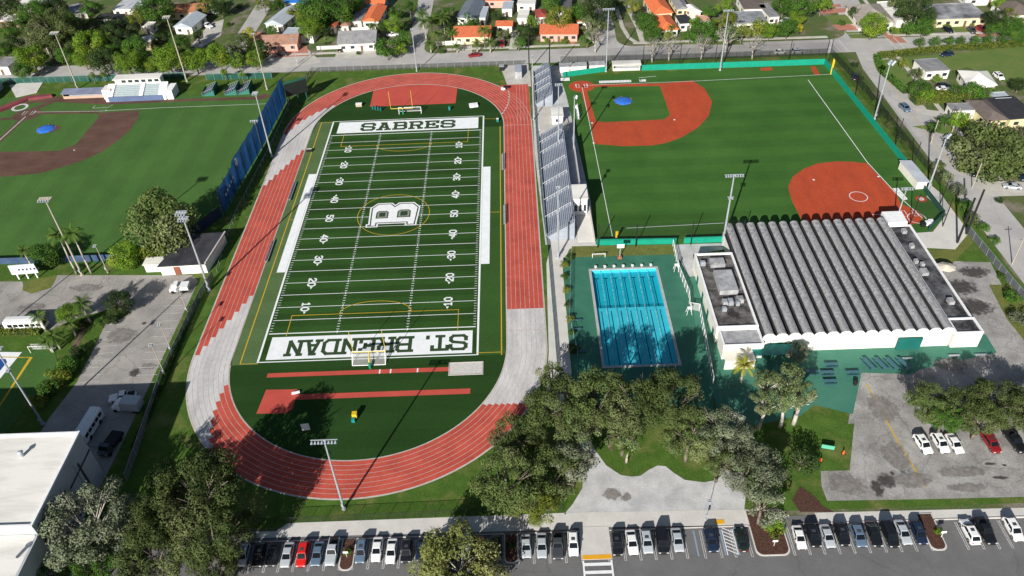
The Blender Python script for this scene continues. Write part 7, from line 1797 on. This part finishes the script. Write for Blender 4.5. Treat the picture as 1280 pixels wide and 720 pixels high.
NT += [
 (28, 88, 22, 'round', F_GREEN, 'green street tree at the far left above the terrace'),
 (52, 8, 30, 'round', F_GREEN, 'green tree at the top edge right of the corner white roof'),
 (85, 28, 36, 'oak', F_GREEN, 'green tree right of the wide olive grey tree'),
 (112, 36, 34, 'oak', F_OAK, 'olive tree above the lime tree of the left mast'),
 (134, 32, 28, 'round', F_DARK, 'dark tree in front of the low dark roof'),
 (142, 58, 30, 'oak', F_GREEN, 'green tree between the dark round tree and the press box lime tree'),
 (80, 68, 24, 'round', F_GREEN, 'green tree at the street left of the left mast'),
 (50, 72, 22, 'loose', F_DARK, 'dark tree at the street right of the bright round tree'),
 (200, 50, 22, 'oak', F_DARK, 'dark tree right of the tiny cream hut'),
 (205, 22, 22, 'oak', F_DARK, 'dark tree left of the solar-panelled house'),
 (247, 44, 16, 'small', F_DARK, 'dark shrub at the corner of the solar-panelled house'),
 (228, 70, 22, 'oak', F_DARK, 'dark tree between two lime street trees by the second mast'),
 (178, 82, 20, 'round', F_GREEN, 'green tree just behind the press box'),
 (5, 62, 26, 'oak', F_GREEN, 'green tree at the left edge above the street'),
 (330, 5, 24, 'loose', F_YG, 'yellowish tree left of the blue tarpaulin roof'),
 (345, 6, 20, 'oak', F_GREEN, 'green tree directly left of the blue tarpaulin roof'),
 (385, 20, 30, 'oak', F_YG, 'yellow green tree below the blue tarpaulin roof'),
 (404, 38, 20, 'oak', F_DARK, 'dark tree above the garden wall of the light grey roof'),
 (378, 30, 20, 'small', F_GREEN, 'green shrub right of the narrow grey roof'),
 (340, 38, 16, 'small', F_GREEN, 'green shrub below the narrow grey-roofed house'),
 (494, 14, 20, 'small', F_GREEN, 'green shrub by the turquoise house'),
 (500, 60, 18, 'small', F_LIME, 'lime shrub at the street corner verge'),
 (550, 22, 24, 'oak', F_GREEN, 'green tree above the corner palms'),
 (585, 28, 26, 'small', F_GREEN, 'green shrubs below the blue grey gabled house'),
 (563, 36, 18, 'small', F_DARK, 'dark shrub at the left end of the cream terracotta house'),
 (628, 42, 18, 'loose', F_OAK, 'olive shrub tree before the small terracotta house'),
 (648, 52, 18, 'small', F_GREEN, 'green shrub left of the pink house lawn'),
 (664, 26, 16, 'small', F_LIME, 'lime shrub behind the pink house left end'),
 (688, 24, 20, 'round', F_YG, 'yellow palm-like tree behind the pink house'),
 (712, 20, 20, 'small', F_GREEN, 'green shrub behind the pink house right end'),
 (734, 48, 20, 'loose', F_GREEN, 'green thin tree at the side street corner'),
 (765, 5, 22, 'oak', F_DARK, 'dark tree over the upper right side street at the top edge'),
 (800, 20, 18, 'small', F_DARK, 'dark shrub left of the orange hip roofs'),
 (835, 44, 14, 'small', F_YG, 'yellow green shrub at the corner of the orange hip roof'),
 (862, 44, 18, 'small', F_GREEN, 'green shrub by the street before the black-roofed house'),
 (888, 14, 20, 'oak', F_GREEN, 'green tree behind the garden path'),
 (912, 22, 20, 'oak', F_YG, 'yellow tree left of the mottled roof'),
 (915, 42, 22, 'small', F_GREEN, 'green shrub left of the yellow green tree by the hedge'),
 (962, 38, 22, 'round', F_LIME, 'lime tree over the clipped hedge middle'),
 (990, 10, 22, 'round', F_DARK, 'dark tree right of the tall white house'),
 (1028, 3, 30, 'loose', F_LIME, 'lime tree at the top edge left of the tan roof'),
 (1130, 18, 22, 'oak', F_DARK, 'dark tree behind the white strip roof'),
 (1160, 20, 20, 'round', F_DARK, 'dark tree at the left end of the stained grey roof'),
 (1240, 36, 18, 'small', F_GREEN, 'green shrub at the right end of the brick drive'),
 (1272, 42, 20, 'round', F_GREEN, 'green tree at the right edge by the street'),
 (1262, 16, 18, 'loose', F_YG, 'yellow red tree before the brown roof at the corner'),
 (1160, 118, 20, 'small', F_LIME, 'lime shrub left end below the two white houses'),
 (1195, 112, 18, 'small', F_GREEN, 'green shrub between the two white houses'),
 (1130, 78, 14, 'small', F_YG, 'yellow green shrub inside the lawn hedge corner'),
 (1168, 158, 18, 'small', F_GREEN, 'green shrub beside the east street above the huge round tree'),
]
for (x, y, w_, kd, f, lb) in NT: tree(x, y, w_, kd, f, lb, group=gn)
for i, x in enumerate((1151, 1170, 1187, 1203, 1220, 1236, 1256, 1277)):
    tree(x, 52-(x-1150)*.035, 14, 'small', F_GREEN, ('first', 'second', 'third', 'fourth', 'fifth', 'sixth', 'seventh', 'last')[i]+' small street tree from the left, above the long yellow green hedge', h=2.6, group='small street trees at the top right')
for i, (x, y, h, r) in enumerate(((533, 52, 8, 4.2), (541, 45, 7, 4.0), (548, 60, 6, 3.8), (556, 42, 7, 4.0), (530, 38, 7, 3.8), (565, 55, 5, 3.4), (539, 66, 4, 3.4), (606, 60, 7.5, 4.2), (597, 66, 4, 3.0), (613, 66, 4.5, 3.2), (572, 66, 3, 2.8))):
    palm(x, y, h, r, ('tallest palm at the corner right of the side street', 'second palm behind the corner palm', 'bushy palm right of the corner palm', 'palm behind the corner group', 'upper palm of the corner group', 'palm before the cream garden wall', 'low palm at the kerb of the side street', 'tall palm before the cream terracotta house', 'low palm left of the tall palm by the house', 'low palm right of the tall palm by the house', 'small palm beside the driveway of the cream house')[i], group='palms around the cream terracotta house')
for i, (x, y, h, r) in enumerate(((143, 72, 9, 3.2), (62, 68, 8, 3.0), (25, 40, 8, 3.0), (838, 46, 4, 2.4))):
    palm(x, y, h, r, ('slim palm rising behind the dark round street tree', 'palm under the wide olive grey tree', 'palm near the left edge of the top left block', 'small palm before the white orange-roofed house')[i])
for i, (x, y) in enumerate(((836, 76), (876, 74), (906, 70), (940, 74), (744, 66), (815, 78))):
    bare_tree(x, y, 9 if i != 2 else 11, ('leafless tree by the fence left of the middle far mast', 'leafless tree just left of the far mast on the teal wall', 'leafless tree directly behind the far mast', 'leafless pale tree right of the far mast', 'leafless tree by the corner of the upper right side street', 'leafless tree right of the street-side dugout')[i], 'leafless trees along the far street fence')
for i, (x, y, w_) in enumerate(((42, 88, 10), (129, 92, 9), (115, 94, 9), (280, 90, 10), (302, 92, 9))):
    tree(x, y, w_, 'small', F_LIME, ('thin young tree over the pale terrace at far left', 'young tree right of the dugout mast', 'young tree behind the dugout roof', 'young tree above the green bleachers', 'young tree right above the green bleachers')[i], h=3.4, group='young trees on the street verge')
# utility poles
for i, (x, y, h) in enumerate(((390, 70, 9), (1140, 40, 9), (1215, 235, 8), (1190, 165, 8), (1265, 330, 8), (1163, 180, 8))):
    c = G(x, y); t = thing('utility_pole', ('grey utility pole right of the pink house', 'utility pole by the lime hedge, top right', 'utility pole by the east street near the flowering hedge', 'utility pole at the drive above the huge round tree', 'utility pole beside the east street at the right edge', 'utility pole beside the east street across from the dugout')[i], 'utility pole', (c.x, c.y, 0))
    mb = MB(); mb.tube((0, 0, 0), (0, 0, h), .16, .11, 8); mb.build('pole', conc_pole, t); mb = MB(); mb.box(0, 0, h-.6, 1.8, .1, .12); mb.build('crossarm', bark, t)

for (x, y, w_, f, lb) in ((262, 60, 14, F_DARK, 'dark shrub between the side street and the lime trees'), (240, 22, 10, F_GREEN, 'green shrub beside the white minivan drive'), (285, 30, 10, F_GREEN, 'green shrub on the verge of the diagonal side street'), (300, 8, 12, F_DARK, 'dark shrub at the top of the diagonal side street'),
 (210, 42, 12, F_GREEN, 'green shrub at the bottom left of the solar-panelled house'), (448, 66, 8, F_GREEN, 'low planter shrub before the light grey-roofed house'), (478, 50, 14, F_GREEN, 'green shrub right of the light grey-roofed house'), (552, 64, 10, F_GREEN, 'green shrub at the kerb by the corner palms'),
 (634, 46, 10, F_DARK, 'dark shrub by the dark red SUV drive'), (684, 50, 10, F_LIME, 'lime shrub at the wall of the long pink house'), (706, 51, 12, F_YG, 'yellow green clipped shrub at the pink house door'), (830, 50, 8, F_GREEN, 'green shrub on the verge below the orange hip roof'),
 (1052, 28, 12, F_GREEN, 'green shrub on the lawn left of the tan hip roof'), (1104, 36, 12, F_GREEN, 'green shrub at the right of the lime green tree'), (1184, 33, 12, F_LIME, 'lime shrub at the left of the long cream house'), (1215, 31, 8, F_YG, 'yellow shrub before the long cream house'),
 (1160, 84, 10, F_DARK, 'dark shrub at the left wall of the square house'), (1196, 90, 9, F_GREEN, 'green shrub between square and hip-roofed white houses'), (1228, 162, 12, F_DARK, 'dark shrub left of the black car by the cream house'), (1250, 250, 12, F_DARK, 'shrub on the far verge of the east street drive')):
    bush(x, y, w_, f, lb)
